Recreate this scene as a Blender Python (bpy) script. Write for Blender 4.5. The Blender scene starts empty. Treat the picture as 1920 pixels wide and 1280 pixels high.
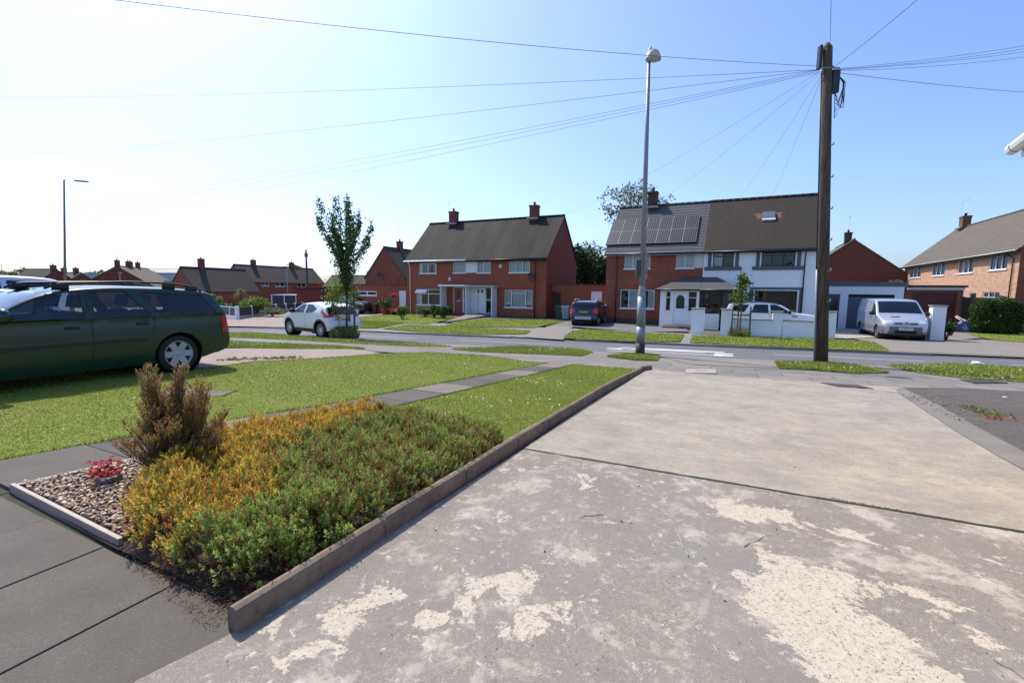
import bpy, bmesh, math, random
import numpy as np
from mathutils import Vector, Matrix
R=math.radians
S=bpy.context.scene; C=S.collection
# ---------------- camera ----------------
F=861.; CX,CY=960.,640.; PITCH=math.atan(95/861.); ROLL=.012; CZ=1.5
cr,sr=math.cos(ROLL),math.sin(ROLL); cp,sp=math.cos(PITCH),math.sin(PITCH)
fw=Vector((0,cp,-sp)); upc=Vector((0,sp,cp)); rt=Vector((cr,0,0))+sr*upc; up=cr*upc-Vector((sr,0,0))
cd=bpy.data.cameras.new('camera'); cam=bpy.data.objects.new('camera',cd); C.objects.link(cam)
cd.sensor_width=36; cd.lens=36*F/1920; cd.clip_start=.05; cd.clip_end=3000
M3=Matrix((rt,up,-fw)).transposed(); cam.matrix_world=Matrix.Translation((0,0,CZ))@M3.to_4x4()
S.camera=cam
# ---------------- light ----------------
SUN_AZ=Vector((-.68,.73,0)).normalized(); SUN_EL=R(54)
w=bpy.data.worlds.new('World'); S.world=w; w.use_nodes=True; nt=w.node_tree
sky=nt.nodes.new('ShaderNodeTexSky'); sky.sky_type='NISHITA'; sky.sun_disc=False
sky.sun_elevation=SUN_EL; sky.sun_rotation=math.atan2(SUN_AZ.x,SUN_AZ.y)
sky.air_density=1.0; sky.dust_density=2.0; sky.ozone_density=2.0; sky.altitude=0
_mx=nt.nodes.new('ShaderNodeMix'); _mx.data_type='RGBA'; _mx.blend_type='MULTIPLY'; _mx.inputs[0].default_value=1; nt.links.new(sky.outputs[0],_mx.inputs[6]); _mx.inputs[7].default_value=(.86,.99,1.26,1)
nt.links.new(_mx.outputs[2],nt.nodes['Background'].inputs[0]); nt.nodes['Background'].inputs[1].default_value=.15
sl=bpy.data.lights.new('sun','SUN'); sl.energy=4.1; sl.angle=R(.5); sl.color=(1,.92,.79)
so=bpy.data.objects.new('sun',sl); C.objects.link(so)
sd=(SUN_AZ*math.cos(SUN_EL)+Vector((0,0,math.sin(SUN_EL))))
so.rotation_euler=sd.to_track_quat('Z','Y').to_euler(); so.location=(0,0,30)
S.view_settings.view_transform='Standard'; S.view_settings.look='None'; S.view_settings.exposure=.42; S.view_settings.gamma=1
S.view_settings.use_curve_mapping=False
S.render.engine='CYCLES'
try: S.cycles.max_bounces=6; S.cycles.transparent_max_bounces=12
except Exception: pass
random.seed(3); rng=np.random.default_rng(5)
# ---------------- terrain ----------------
AN=R(26); RN=(math.sin(AN),math.cos(AN)); RD=(-math.cos(AN),math.sin(AN))
def ns(x,y): return x*RN[0]+y*RN[1], x*RD[0]+y*RD[1]
def xy(n,s): return n*RN[0]+s*RD[0], n*RN[1]+s*RD[1]
def d3(s): return 2.15+.026*min(max(0,s-22),63)
def D(n,s):
    s=min(max(s,-40),90)
    kn=((4,1.5),(10.2,1.62+.016*s),(12.2,1.735+.018*s),(14.6,1.83+.021*s),(20.7,2.13+.0185*s),(30,d3(s)))
    if n<=4: return 1.5
    for (a,da),(b,db) in zip(kn,kn[1:]):
        if n<=b: return da+(db-da)*(n-a)/(b-a)
    return kn[-1][1]
def T(x,y):
    return CZ-D(*ns(x,y))
def ray(px,py):
    u=px-CX; v=CY-py; u,v=u*cr-v*sr,u*sr+v*cr
    return (u,F*cp+v*sp,v*cp-F*sp)
def at(px,py,Y):
    d=ray(px,py); t=Y/d[1]; return Vector((d[0]*t,Y,CZ+d[2]*t))
def G(px,py,dz=0):
    d=ray(px,py); t=.3/F
    for i in range(9000):
        x,y,z=d[0]*t,d[1]*t,CZ+d[2]*t
        if z<=T(x,y)+dz: break
        t*=1.0012
    return Vector((x,y,T(x,y)))
# ---------------- object helpers ----------------
def tag(o,label=None,cat=None,group=None,kind=None):
    if label: o['label']=label
    if cat: o['category']=cat
    if group: o['group']=group
    if kind: o['kind']=kind
    return o
def empty(name,loc,rz=0,label=None,cat=None,group=None):
    o=bpy.data.objects.new(name,None); C.objects.link(o); o.location=loc; o.rotation_euler=(0,0,rz)
    return tag(o,label,cat,group)
def link(name,me,m,parent=None,smooth=False):
    o=bpy.data.objects.new(name,me); C.objects.link(o)
    for k in (m if isinstance(m,(list,tuple)) else [m]): me.materials.append(k)
    if parent is not None: o.parent=parent
    if smooth: me.polygons.foreach_set('use_smooth',[True]*len(me.polygons))
    return o
class MB:
    def __init__(s): s.v=[]; s.f=[]; s.uv=[]; s.mi=[]; s.cur=0
    def add(s,vs,fs,uvs=None):
        b=len(s.v); s.v+= [tuple(v) for v in vs]
        for f in fs:
            s.f.append([b+i for i in f]); s.mi.append(s.cur)
            s.uv.append([uvs[i] for i in f] if uvs else None)
        return s
    def box(s,x0,x1,y0,y1,z0,z1,M=None):
        vs=[Vector((x,y,z)) for z in (z0,z1) for y in (y0,y1) for x in (x0,x1)]
        if M is not None: vs=[M@v for v in vs]
        fs=[(0,2,3,1),(4,5,7,6),(0,1,5,4),(2,6,7,3),(0,4,6,2),(1,3,7,5)]
        b=len(s.v); s.v+=[tuple(v) for v in vs]
        for k,f in enumerate(fs):
            s.f.append([b+i for i in f]); s.mi.append(s.cur)
            q=[]
            for i in f:
                X=(x0,x1)[i&1]; Y=(y0,y1)[(i>>1)&1]; Z=(z0,z1)[i>>2]
                q.append((X,Y) if k<2 else ((X,Z) if k<4 else (Y,Z)))
            s.uv.append(q)
        return s
    def tube(s,pts,r,n=8,cap=True):
        pts=[Vector(p) for p in pts]; rr=r if isinstance(r,(list,tuple)) else [r]*len(pts)
        b=len(s.v); a=None
        for i,p in enumerate(pts):
            d=(pts[min(i+1,len(pts)-1)]-pts[max(i-1,0)]).normalized()
            if a is None: a=d.orthogonal().normalized()
            a=(a-d*a.dot(d)); a=a.normalized() if a.length>1e-6 else d.orthogonal().normalized()
            c=d.cross(a)
            for k in range(n):
                t=2*math.pi*k/n; s.v.append(tuple(p+(a*math.cos(t)+c*math.sin(t))*rr[i]))
        for i in range(len(pts)-1):
            for k in range(n):
                s.f.append([b+i*n+k,b+i*n+(k+1)%n,b+(i+1)*n+(k+1)%n,b+(i+1)*n+k]); s.mi.append(s.cur)
                u0=k/n*2*math.pi*rr[0]; u1=(k+1)/n*2*math.pi*rr[0]; v0=i; v1=i+1
                s.uv.append([(u0,v0),(u1,v0),(u1,v1),(u0,v1)])
        if cap:
            for e in (0,len(pts)-1):
                s.f.append([b+e*n+k for k in range(n)][::(-1 if e==0 else 1)]); s.mi.append(s.cur); s.uv.append(None)
        return s
    def lathe(s,prof,M,n=28,a0=0,a1=2*math.pi):
        b=len(s.v); m=len(prof); full=abs(a1-a0-2*math.pi)<1e-4
        for k in range(n if full else n+1):
            t=a0+(a1-a0)*k/n
            for (r,h) in prof: s.v.append(tuple(M@Vector((r*math.cos(t),r*math.sin(t),h))))
        N=n if full else n+1
        for k in range(n):
            for j in range(m-1):
                s.f.append([b+k*m+j,b+((k+1)%N)*m+j,b+((k+1)%N)*m+j+1,b+k*m+j+1]); s.mi.append(s.cur); s.uv.append(None)
        return s
    def prism(s,poly,z0,z1,fn):
        """poly in (a,b), extruded along d; fn(a,b,d)->xyz"""
        n=len(poly); vs=[fn(a,b,z0) for a,b in poly]+[fn(a,b,z1) for a,b in poly]
        fs=[list(range(n))[::-1],list(range(n,2*n))]+[[i,(i+1)%n,n+(i+1)%n,n+i] for i in range(n)]
        uv=[(a,b) for a,b in poly]*2
        return s.add(vs,fs,uv)
    def build(s,name,m,parent=None,smooth=False,bevel=0):
        me=bpy.data.meshes.new(name); me.from_pydata(s.v,[],s.f)
        ul=me.uv_layers.new(name='UVMap'); k=0; flat=[]
        for f,u in zip(s.f,s.uv):
            for i,vi in enumerate(f): flat+= (u[i] if u else (s.v[vi][0]+s.v[vi][1]*.3,s.v[vi][2]))
        ul.data.foreach_set('uv',flat)
        me.polygons.foreach_set('material_index',s.mi); me.update()
        bm=bmesh.new(); bm.from_mesh(me); bmesh.ops.recalc_face_normals(bm,faces=bm.faces); bm.to_mesh(me); bm.free()
        o=link(name,me,m,parent,smooth)
        if bevel:
            q=o.modifiers.new('b','BEVEL'); q.width=bevel; q.segments=2; q.limit_method='ANGLE'; q.angle_limit=R(40)
        return o
def npmesh(name,V,Fq,m,parent=None,col=None,smooth=False):
    me=bpy.data.meshes.new(name); V=np.asarray(V,dtype=np.float32); Fq=np.asarray(Fq,dtype=np.int32); k=Fq.shape[1]
    me.vertices.add(len(V)); me.vertices.foreach_set('co',V.ravel())
    me.loops.add(Fq.size); me.loops.foreach_set('vertex_index',Fq.ravel())
    me.polygons.add(len(Fq)); me.polygons.foreach_set('loop_start',np.arange(0,Fq.size,k,dtype=np.int32))
    try: me.polygons.foreach_set('loop_total',np.full(len(Fq),k,dtype=np.int32))
    except Exception: pass
    me.update(calc_edges=True)
    if col is not None:
        ca=me.color_attributes.new('Col','FLOAT_COLOR','POINT'); c4=np.ones((len(V),4),np.float32); c4[:,:3]=col
        ca.data.foreach_set('color',c4.ravel())
    return link(name,me,m,parent,smooth)
# ---------------- materials ----------------
class NT:
    def __init__(s,name):
        s.m=bpy.data.materials.new(name); s.m.use_nodes=True; s.t=s.m.node_tree; s.t.nodes.clear()
        s.out=s.n('ShaderNodeOutputMaterial')
    def n(s,ty,**k):
        o=s.t.nodes.new(ty)
        for a,v in k.items():
            if a.startswith('i_'):
                key=a[2:].replace('_',' ')
                inp=o.inputs[int(key)] if key.isdigit() else o.inputs[key]
                s.put(inp,v)
            else: setattr(o,a,v)
        return o
    def put(s,inp,v):
        if isinstance(v,bpy.types.NodeSocket): s.t.links.new(v,inp)
        elif isinstance(v,bpy.types.Node): s.t.links.new(v.outputs[0],inp)
        else:
            if isinstance(v,(tuple,list)) and len(v)==3 and len(inp.default_value)==4: v=(*v,1)
            inp.default_value=v
    def math(s,op,a,b=None,clamp=False):
        o=s.n('ShaderNodeMath',operation=op,use_clamp=clamp); s.put(o.inputs[0],a)
        if b is not None: s.put(o.inputs[1],b)
        return o.outputs[0]
    def noise(s,sc,det=4,rough=.55,vec=None,dist=0):
        o=s.n('ShaderNodeTexNoise'); o.inputs['Scale'].default_value=sc; o.inputs['Detail'].default_value=det; o.inputs['Roughness'].default_value=rough; o.inputs['Distortion'].default_value=dist
        if vec is not None: s.put(o.inputs['Vector'],vec)
        return o.outputs['Fac']
    def ramp(s,f,a,b,ca=(0,0,0),cb=(1,1,1)):
        o=s.n('ShaderNodeValToRGB'); e=o.color_ramp.elements; e[0].position=a; e[1].position=b; e[0].color=(*ca,1); e[1].color=(*cb,1); s.put(o.inputs[0],f); return o.outputs[0]
    def mix(s,f,a,b,mode='MIX'):
        o=s.n('ShaderNodeMix',data_type='RGBA',blend_type=mode); s.put(o.inputs[0],f); s.put(o.inputs[6],a); s.put(o.inputs[7],b); return o.outputs[2]
    def coord(s,k='Object'): return s.n('ShaderNodeTexCoord').outputs[k]
    def bump(s,h,st=.3,d=.01):
        o=s.n('ShaderNodeBump'); o.inputs['Strength'].default_value=st; o.inputs['Distance'].default_value=d; s.put(o.inputs['Height'],h); return o.outputs[0]
    def pbr(s,col,rough=.6,metal=0,nrm=None,coat=0,spec=.5,**k):
        o=s.n('ShaderNodeBsdfPrincipled'); s.put(o.inputs['Base Color'],col); s.put(o.inputs['Roughness'],rough); o.inputs['Metallic'].default_value=metal
        o.inputs['Coat Weight'].default_value=coat; o.inputs['Coat Roughness'].default_value=.04; o.inputs['Specular IOR Level'].default_value=spec
        if nrm is not None: s.put(o.inputs['Normal'],nrm)
        s.t.links.new(o.outputs[0],s.out.inputs[0]); return s.m
MC={}
def pm(name,col,rough=.6,metal=0,var=.12,sc=6,coat=0,bump=.0,spec=.5):
    """simple procedural paint/plastic/metal with soft variation"""
    if name in MC: return MC[name]
    t=NT(name); v=t.coord(); f=t.noise(sc,5,.6,v); g=t.noise(sc*9,3,.6,v)
    dark=tuple(c*(1-var*1.6) for c in col); lite=tuple(min(1,c*(1+var)) for c in col)
    c=t.mix(t.math('ADD',t.math('MULTIPLY',f,.7),t.math('MULTIPLY',g,.3)),dark,lite)
    nr=t.bump(g,bump,.004) if bump else None
    MC[name]=t.pbr(c,rough,metal,nr,coat,spec); return MC[name]
def brickmat(name,c1,c2,mortar,bw=.225,bh=.075,ms=.010,patch=.25,rough=.85,bmp=.5,stain=None,stainv=None):
    t=NT(name); uv=t.coord('UV'); b=t.n('ShaderNodeTexBrick'); t.put(b.inputs['Vector'],uv)
    b.inputs['Scale'].default_value=1; b.inputs['Brick Width'].default_value=bw; b.inputs['Row Height'].default_value=bh
    b.inputs['Mortar Size'].default_value=ms; b.inputs['Mortar Smooth'].default_value=.3; b.inputs['Bias'].default_value=-.1
    t.put(b.inputs['Color1'],c1); t.put(b.inputs['Color2'],c2); t.put(b.inputs['Mortar'],mortar)
    n1=t.noise(.55,6,.6,t.coord()); n2=t.noise(7,4,.6,t.coord())
    c=t.mix(t.math('MULTIPLY',t.ramp(n1,.35,.7),patch),b.outputs[0],tuple(x*.45 for x in c1))
    c=t.mix(t.math('MULTIPLY',t.ramp(n2,.5,.8),.35),c,tuple(min(1,x*1.6) for x in c2))
    if stain:
        mp=t.n('ShaderNodeMapping'); t.put(mp.inputs['Vector'],uv); mp.inputs['Scale'].default_value=(1.0,.18,1)
        n3=t.noise(.9,5,.6,mp.outputs[0])
        c=t.mix(t.math('MULTIPLY',t.ramp(n3,.42,.62),stainv or .7),c,stain)
    return t.pbr(c,rough,0,t.bump(b.outputs['Fac'],-bmp if False else bmp,.006),0,.3)
def leafmat(name,cols,trans=.35,sc=3,attr=False,rough=.5):
    t=NT(name)
    if attr:
        a=t.n('ShaderNodeAttribute'); a.attribute_name='Col'; c=a.outputs['Color']
    else:
        f=t.noise(sc,3,.6,t.coord()); g=t.noise(sc*11,1,.5,t.coord())
        c=t.mix(t.ramp(t.math('ADD',t.math('MULTIPLY',f,.5),t.math('MULTIPLY',g,.5)),.35,.65),cols[0],cols[1])
    p=t.n('ShaderNodeBsdfPrincipled'); t.put(p.inputs['Base Color'],c); p.inputs['Roughness'].default_value=rough; p.inputs['Specular IOR Level'].default_value=.3
    tr=t.n('ShaderNodeBsdfTranslucent'); t.put(tr.inputs[0],c)
    m=t.n('ShaderNodeMixShader'); m.inputs[0].default_value=trans; t.t.links.new(p.outputs[0],m.inputs[1]); t.t.links.new(tr.outputs[0],m.inputs[2]); t.t.links.new(m.outputs[0],t.out.inputs[0])
    return t.m
def glassmat(name,tint=(.5,.55,.55),refl=.12,rough=.02):
    t=NT(name); tr=t.n('ShaderNodeBsdfTransparent'); t.put(tr.inputs[0],tint)
    gl=t.n('ShaderNodeBsdfGlossy'); gl.inputs['Roughness'].default_value=rough; t.put(gl.inputs[0],(.9,.95,1.0))
    fr=t.n('ShaderNodeFresnel'); fr.inputs[0].default_value=1.5
    f=t.math('ADD',fr.outputs[0],refl,True)
    wv=t.noise(1.3,1,.5,t.coord()); nb=t.bump(wv,.12,.02); t.put(gl.inputs['Normal'],nb)
    m=t.n('ShaderNodeMixShader'); t.put(m.inputs[0],f); t.t.links.new(tr.outputs[0],m.inputs[1]); t.t.links.new(gl.outputs[0],m.inputs[2]); t.t.links.new(m.outputs[0],t.out.inputs[0])
    return t.m
WHITE=pm('white_upvc',(.78,.79,.80),.35,var=.05); RENDER=pm('white_render',(.80,.81,.82),.8,var=.07,sc=1.2,bump=.15)
GREY=pm('grey_trim',(.085,.10,.115),.5); DARK=pm('dark_plastic',(.012,.012,.014),.5); BLACKP=pm('black_gutter',(.02,.02,.022),.4)
RUBBER=pm('tyre_rubber',(.018,.018,.018),.8,bump=.2); ALLOY=pm('alloy_silver',(.55,.55,.57),.3,.8,var=.05); CHROME=pm('chrome',(.7,.7,.72),.12,1)
SEAL=pm('window_seal',(.01,.01,.01),.5); SEAT=pm('seat_cloth',(.03,.033,.04),.9); LEAD=pm('lead_flashing',(.28,.29,.31),.5)
GLASSH=glassmat('house_glass',(.85,.88,.88),.02); GLASSC=glassmat('car_glass',(.74,.80,.78),.02); GLASSD=glassmat('dark_car_glass',(.10,.12,.13),.03)
CURT=pm('net_curtain',(.66,.68,.67),.9,sc=9,var=.25); DKROOM=pm('dark_room',(.012,.012,.013),.9)
RED=pm('red_lamp_glass',(.55,.02,.02),.15,coat=.6); CLEAR=pm('clear_lamp_glass',(.62,.64,.66),.1,.3,coat=1)
BR_RED=brickmat('red_brick',(.37,.084,.034),(.23,.050,.024),(.27,.15,.11))
BR_SOLAR=brickmat('red_brick_weathered',(.38,.086,.036),(.20,.046,.026),(.25,.16,.12),patch=.5)
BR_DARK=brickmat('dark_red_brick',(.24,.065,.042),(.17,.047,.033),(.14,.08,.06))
BR_BEIGE=brickmat('buff_brick',(.60,.33,.19),(.33,.12,.06),(.46,.37,.28),ms=.014,patch=.06)
RF_BROWN=brickmat('brown_plain_tiles',(.026,.020,.017),(.017,.014,.012),(.007,.006,.006),.17,.11,.016,.3,stain=(.050,.042,.035),stainv=.6)
RF_MOSS=brickmat('mossy_plain_tiles',(.075,.056,.040),(.050,.037,.027),(.016,.013,.010),.17,.125,.020,.55,stain=(.030,.027,.021),stainv=.8)
RF_SOLAR=brickmat('slate_grey_flat_tiles',(.095,.093,.098),(.088,.086,.092),(.008,.008,.009),60,.31,.035,.15)
RF_BEIGE=brickmat('grey_buff_concrete_tiles',(.155,.132,.098),(.125,.106,.080),(.045,.038,.030),.30,.30,.04,.2)
RF_DARK=brickmat('dark_grey_tiles',(.070,.056,.047),(.056,.046,.038),(.018,.015,.013),60,.30,.045,.25)
# ---------------- ground sheets ----------------
def sheet(name,poly,m,off=0,step=.5,kind='structure',label=None,cat=None,tf=None,uvw=False):
    bm=bmesh.new(); vs=[bm.verts.new((p[0],p[1],0)) for p in poly]; es=[bm.edges.new((vs[i],vs[(i+1)%len(vs)])) for i in range(len(vs))]
    bmesh.ops.triangle_fill(bm,use_beauty=True,edges=es)
    P=np.array([(p[0],p[1]) for p in poly]); 
    for ax in (0,1):
        d=RN if ax==0 else RD
        pr=P@np.array(d); a=math.ceil(pr.min()/step)*step
        while a<pr.max():
            bmesh.ops.bisect_plane(bm,geom=bm.verts[:]+bm.edges[:]+bm.faces[:],plane_co=(d[0]*a,d[1]*a,0),plane_no=(d[0],d[1],0)); a+=step
    for v in bm.verts: v.co.z=T(v.co.x,v.co.y)+(off(v.co.x,v.co.y) if callable(off) else off)
    bmesh.ops.recalc_face_normals(bm,faces=bm.faces)
    for f in bm.faces:
        if f.normal.z<0: f.normal_flip()
    me=bpy.data.meshes.new(name); bm.to_mesh(me); bm.free()
    return tag(link(name,me,m,None,True),label,cat,None,kind)
def gp(*pts): return [tuple(G(*p)[:2]) for p in pts]
# materials of the ground
def m_grass():
    t=NT('grass_ground'); v=t.coord(); a=t.noise(.7,6,.6,v); b=t.noise(9,5,.7,v); c=t.noise(70,2,.6,v)
    col=t.mix(t.ramp(b,.3,.7),(.155,.20,.03),(.26,.29,.045)); col=t.mix(t.ramp(a,.5,.75),col,(.27,.25,.08)); col=t.mix(t.ramp(c,.35,.65),t.mix(.5,col,(.03,.05,.01)),col)
    return t.pbr(col,.9,0,t.bump(c,.9,.02),0,.15)
def m_asphalt(name,base,var=.25,sc=2.0,spk=150):
    t=NT(name); v=t.coord(); a=t.noise(sc*.25,6,.65,v); b=t.noise(spk,2,.6,v)
    col=t.mix(t.ramp(a,.3,.7),tuple(x*(1-var) for x in base),tuple(x*(1+var) for x in base)); col=t.mix(t.math('MULTIPLY',t.ramp(b,.5,.75),.5),col,tuple(min(1,x*1.9) for x in base))
    return t.pbr(col,.88,0,t.bump(b,.5,.004),0,.25)
def m_slab(name,base,seed=0,spk=160,joints=None):
    t=NT(name); v=t.coord(); mp=t.n('ShaderNodeMapping'); t.put(mp.inputs[0],v); mp.inputs['Location'].default_value=(seed*3.1,seed*1.7,0)
    a=t.noise(2.2,9,.72,mp.outputs[0]); b=t.noise(spk,3,.75,mp.outputs[0])
    col=t.mix(t.ramp(a,.3,.72),tuple(x*.72 for x in base),tuple(x*1.22 for x in base)); col=t.mix(t.math('MULTIPLY',t.ramp(b,.52,.7),.55),col,tuple(min(1,x*2.0) for x in base))
    col=t.mix(t.math('MULTIPLY',t.ramp(b,.42,.30),.5),col,tuple(x*.45 for x in base))
    if joints:
        m2=t.n('ShaderNodeMapping'); t.put(m2.inputs[0],v); m2.inputs['Rotation'].default_value=(0,0,AN)
        k=t.n('ShaderNodeTexBrick'); t.put(k.inputs['Vector'],m2.outputs[0]); k.inputs['Scale'].default_value=1; k.inputs['Brick Width'].default_value=joints[0]; k.inputs['Row Height'].default_value=joints[1]; k.inputs['Mortar Size'].default_value=.009; k.inputs['Mortar Smooth'].default_value=.2
        t.put(k.inputs['Color1'],(.82,.82,.82)); t.put(k.inputs['Color2'],(1.08,1.06,1.04)); t.put(k.inputs['Mortar'],(.35,.34,.3)); col=t.mix(1.0,col,k.outputs[0],'MULTIPLY')
    return t.pbr(col,.85,0,t.bump(b,.45,.003),0,.25)
def m_drive():
    t=NT('worn_concrete'); v=t.coord(); mp=t.n('ShaderNodeMapping'); t.put(mp.inputs[0],v); mp.inputs['Rotation'].default_value=(0,0,AN); 
    mp2=t.n('ShaderNodeMapping'); t.put(mp2.inputs[0],mp.outputs[0]); mp2.inputs['Scale'].default_value=(.6,1.5,1)
    big=t.noise(.55,7,.6,v); med=t.noise(2.3,9,.62,v,.4); fine=t.noise(38,4,.7,v); grit=t.noise(190,2,.6,v); streak=t.noise(5.5,12,.78,mp2.outputs[0])
    base=t.mix(t.ramp(big,.3,.7),(0.248,0.215,0.178),(0.321,0.283,0.234)); base=t.mix(t.math('MULTIPLY',t.ramp(med,.35,.7),.6),base,(0.396,0.348,0.288)); base=t.mix(t.math('MULTIPLY',t.ramp(t.noise(7,8,.7,v,.6),.55,.66),.55),base,(0.496,0.435,0.358))
    base=t.mix(t.math('MULTIPLY',t.ramp(fine,.42,.72),.4),base,(0.173,0.151,0.127)); base=t.mix(t.math('MULTIPLY',t.ramp(grit,.55,.7),.45),base,(0.416,0.373,0.314)); base=t.mix(t.math('MULTIPLY',t.ramp(grit,.42,.32),.5),base,(0.100,0.088,0.072)); base=t.mix(t.math('MULTIPLY',t.ramp(t.noise(2.3,11,.72,v,.25),.53,.60),.62),base,(0.446,0.398,0.329))
    base=t.mix(t.math('MULTIPLY',t.ramp(t.noise(1.3,9,.65,v,.3),.50,.60),.5),base,(0.193,0.182,0.166)); base=t.mix(t.math('MULTIPLY',t.ramp(t.noise(14,7,.75,v),.60,.68),.7),base,(0.121,0.112,0.101)); base=t.mix(t.math('MULTIPLY',t.ramp(t.noise(11,9,.8,v,.4),.57,.63),.75),base,(0.507,0.470,0.412))
    # pale worn-through patches, with their own outline
    sep=t.n('ShaderNodeSeparateXYZ'); t.put(sep.inputs[0],v)
    tot=None
    for (px,py,r1,amp) in BLOBS:
        g=G(px,py); dx=t.math('SUBTRACT',sep.outputs[0],g.x); dy=t.math('SUBTRACT',sep.outputs[1],g.y)
        d=t.math('SQRT',t.math('ADD',t.math('MULTIPLY',dx,dx),t.math('MULTIPLY',dy,dy)))
        k=t.math('MULTIPLY',t.math('SUBTRACT',1.0,t.math('DIVIDE',d,r1),True),amp)
        tot=k if tot is None else t.math('ADD',tot,k)
    pn=t.noise(4.2,13,.70,v,.3)
    f=t.math('ADD',pn,tot); mask=t.ramp(f,.632,.655)
    pit=t.ramp(t.noise(70,4,.75,v),.36,.46)
    pale=t.mix(pit,(0.169,0.149,0.125),t.mix(t.ramp(fine,.3,.7),(0.393,0.341,0.268),(0.500,0.442,0.349)))
    near=t.mix(mask,base,pale)
    # far bay: paler, streaky
    far=t.mix(t.ramp(t.noise(1.5,12,.72,v),.36,.64),(0.242,0.214,0.176),(0.394,0.342,0.261)); far=t.mix(t.math('MULTIPLY',t.ramp(streak,.42,.60),.35),far,(0.423,0.371,0.283))
    far=t.mix(t.math('MULTIPLY',t.ramp(t.noise(22,6,.8,mp2.outputs[0]),.55,.66),.55),far,(0.167,0.149,0.124)); far=t.mix(t.math('MULTIPLY',t.ramp(t.noise(9,8,.7,v),.52,.62),.4),far,(0.237,0.212,0.176)); far=t.mix(t.math('MULTIPLY',t.ramp(fine,.5,.72),.4),far,(0.157,0.139,0.114))
    far=t.mix(t.math('MULTIPLY',t.ramp(grit,.56,.68),.5),far,(0.078,0.070,0.057))
    far=t.mix(t.math('MULTIPLY',t.ramp(t.noise(3.2,12,.78,mp2.outputs[0],.2),.50,.60),.6),far,(0.223,0.209,0.191)); far=t.mix(t.math('MULTIPLY',t.ramp(t.noise(40,4,.8,mp2.outputs[0]),.57,.66),.75),far,(0.132,0.122,0.110)); far=t.mix(t.math('MULTIPLY',t.ramp(t.noise(30,6,.8,mp2.outputs[0]),.58,.68),.5),far,(0.589,0.540,0.453))
    a=G(980,843); b=G(1920,1000); nx,ny=-(b.y-a.y),(b.x-a.x); L=math.hypot(nx,ny); nx/=L; ny/=L
    sd_=t.math('ADD',t.math('MULTIPLY',t.math('SUBTRACT',sep.outputs[0],a.x),nx),t.math('MULTIPLY',t.math('SUBTRACT',sep.outputs[1],a.y),ny))
    col=t.mix(t.math('GREATER_THAN',sd_,0),near,far)
    h=t.math('ADD',t.math('MULTIPLY',fine,.5),t.math('MULTIPLY',grit,.5))
    return t.pbr(col,.85,0,t.bump(t.math('SUBTRACT',h,t.math('MULTIPLY',mask,.35)),.55,.006),0,.25)
BLOBS=[(1375,955,.30,.22),(1470,975,.28,.18),(1590,1010,.30,.14),(1440,1040,.24,.16),(1430,1110,.30,.22),(1540,1090,.34,.20),(1500,1160,.34,.22),(1600,1200,.32,.22),(1680,1270,.40,.24),(1560,1270,.30,.16),(1700,1110,.22,.16),(1790,1150,.18,.15),(1850,1210,.14,.14),(1620,1130,.3,.08),
 (690,1130,.26,.16),(640,1175,.2,.14),(860,1170,.26,.16),(960,1130,.3,.14),(1010,1080,.3,.12),(560,1215,.25,.12),(900,1105,.2,.14),(1080,1150,.2,.12),(720,1110,.2,.08),(900,1040,.25,.05),(930,960,.4,.07),(470,1230,.3,.12),(1000,870,.5,.07),(1150,880,.4,.05),(1800,970,.5,.05),(1150,1010,.3,.08),(1020,1180,.3,.05),(760,1190,.3,.05),(1100,900,.4,.09),(1300,900,.35,.08)]
GRASS=m_grass(); ROAD=m_asphalt('road_asphalt',(.115,.117,.122),.12,1.2,120); PAVE=m_slab('pavement_concrete',(.255,.235,.21),1,160,(.9,.62)); 
FARPAVE=m_slab('far_pavement_concrete',(.26,.25,.235),4); DRIVE=m_drive(); CROSS=m_slab('crossover_concrete',(.27,.24,.205),5)
SOIL=pm('soil',(.030,.020,.014),.95,sc=14,var=.5,bump=.6); PAINT=pm('road_paint',(.62,.62,.60),.7,sc=8,var=.25)
SLABD=m_slab('dark_slab',(.115,.10,.086),7); SLABL=m_slab('light_slab',(.225,.19,.15),8); SLABM=m_slab('grey_slab',(.128,.112,.093),9,75); JOINT=pm('joint_moss',(.035,.04,.022),.95,sc=20,var=.4)
BLOCK=brickmat('block_paving',(.12,.10,.086),(.095,.08,.069),(.055,.047,.04),.2,.1,.006,.3); PALEPAV=m_slab('pale_paving',(.42,.38,.33),3)
GREYPAV=m_slab('printed_grey_paving',(.19,.19,.20),6); PINKPAV=m_slab('pinkish_concrete',(.33,.26,.215),11)
# base ground to the horizon
def boff(x,y):
    n,s=ns(x,y); 
    if n<-30 or n>26: return -.03
    return -.30
def grid_ground():
    ax=[-900,-500,-300,-200,-150,-120,-100,-85]+[-70+2*i for i in range(61)]+[60,75,100,150,220,320,500,900]
    ay=[-900,-400,-150,-60,-35]+[-25+1.5*i for i in range(54)]+[60,66,72,80,90,100,120,150,200,300,450,700,1200]
    V=[(n*RN[0]+s*RD[0],n*RN[1]+s*RD[1]) for n in ay for s in ax]; V=[(x,y,T(x,y)+boff(x,y)) for x,y in V]; W_=len(ax)
    Fq=[(j*W_+i,j*W_+i+1,(j+1)*W_+i+1,(j+1)*W_+i) for j in range(len(ay)-1) for i in range(W_-1)]
    o=npmesh('ground',V,[f[::-1] for f in Fq],pm('dull_ground',(.115,.112,.075),.95,sc=.5,var=.3),smooth=True); return tag(o,kind='structure')
grid_ground()
def band(n0,n1,s0=-60,s1=90): return [xy(n0,s0),xy(n1,s0),xy(n1,s1),xy(n0,s1)]
sheet('road',band(14.6,20.7),ROAD,-.075,1.5)
sheet('pavement',band(9.9,14.6),PAVE,0,1.0)
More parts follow.
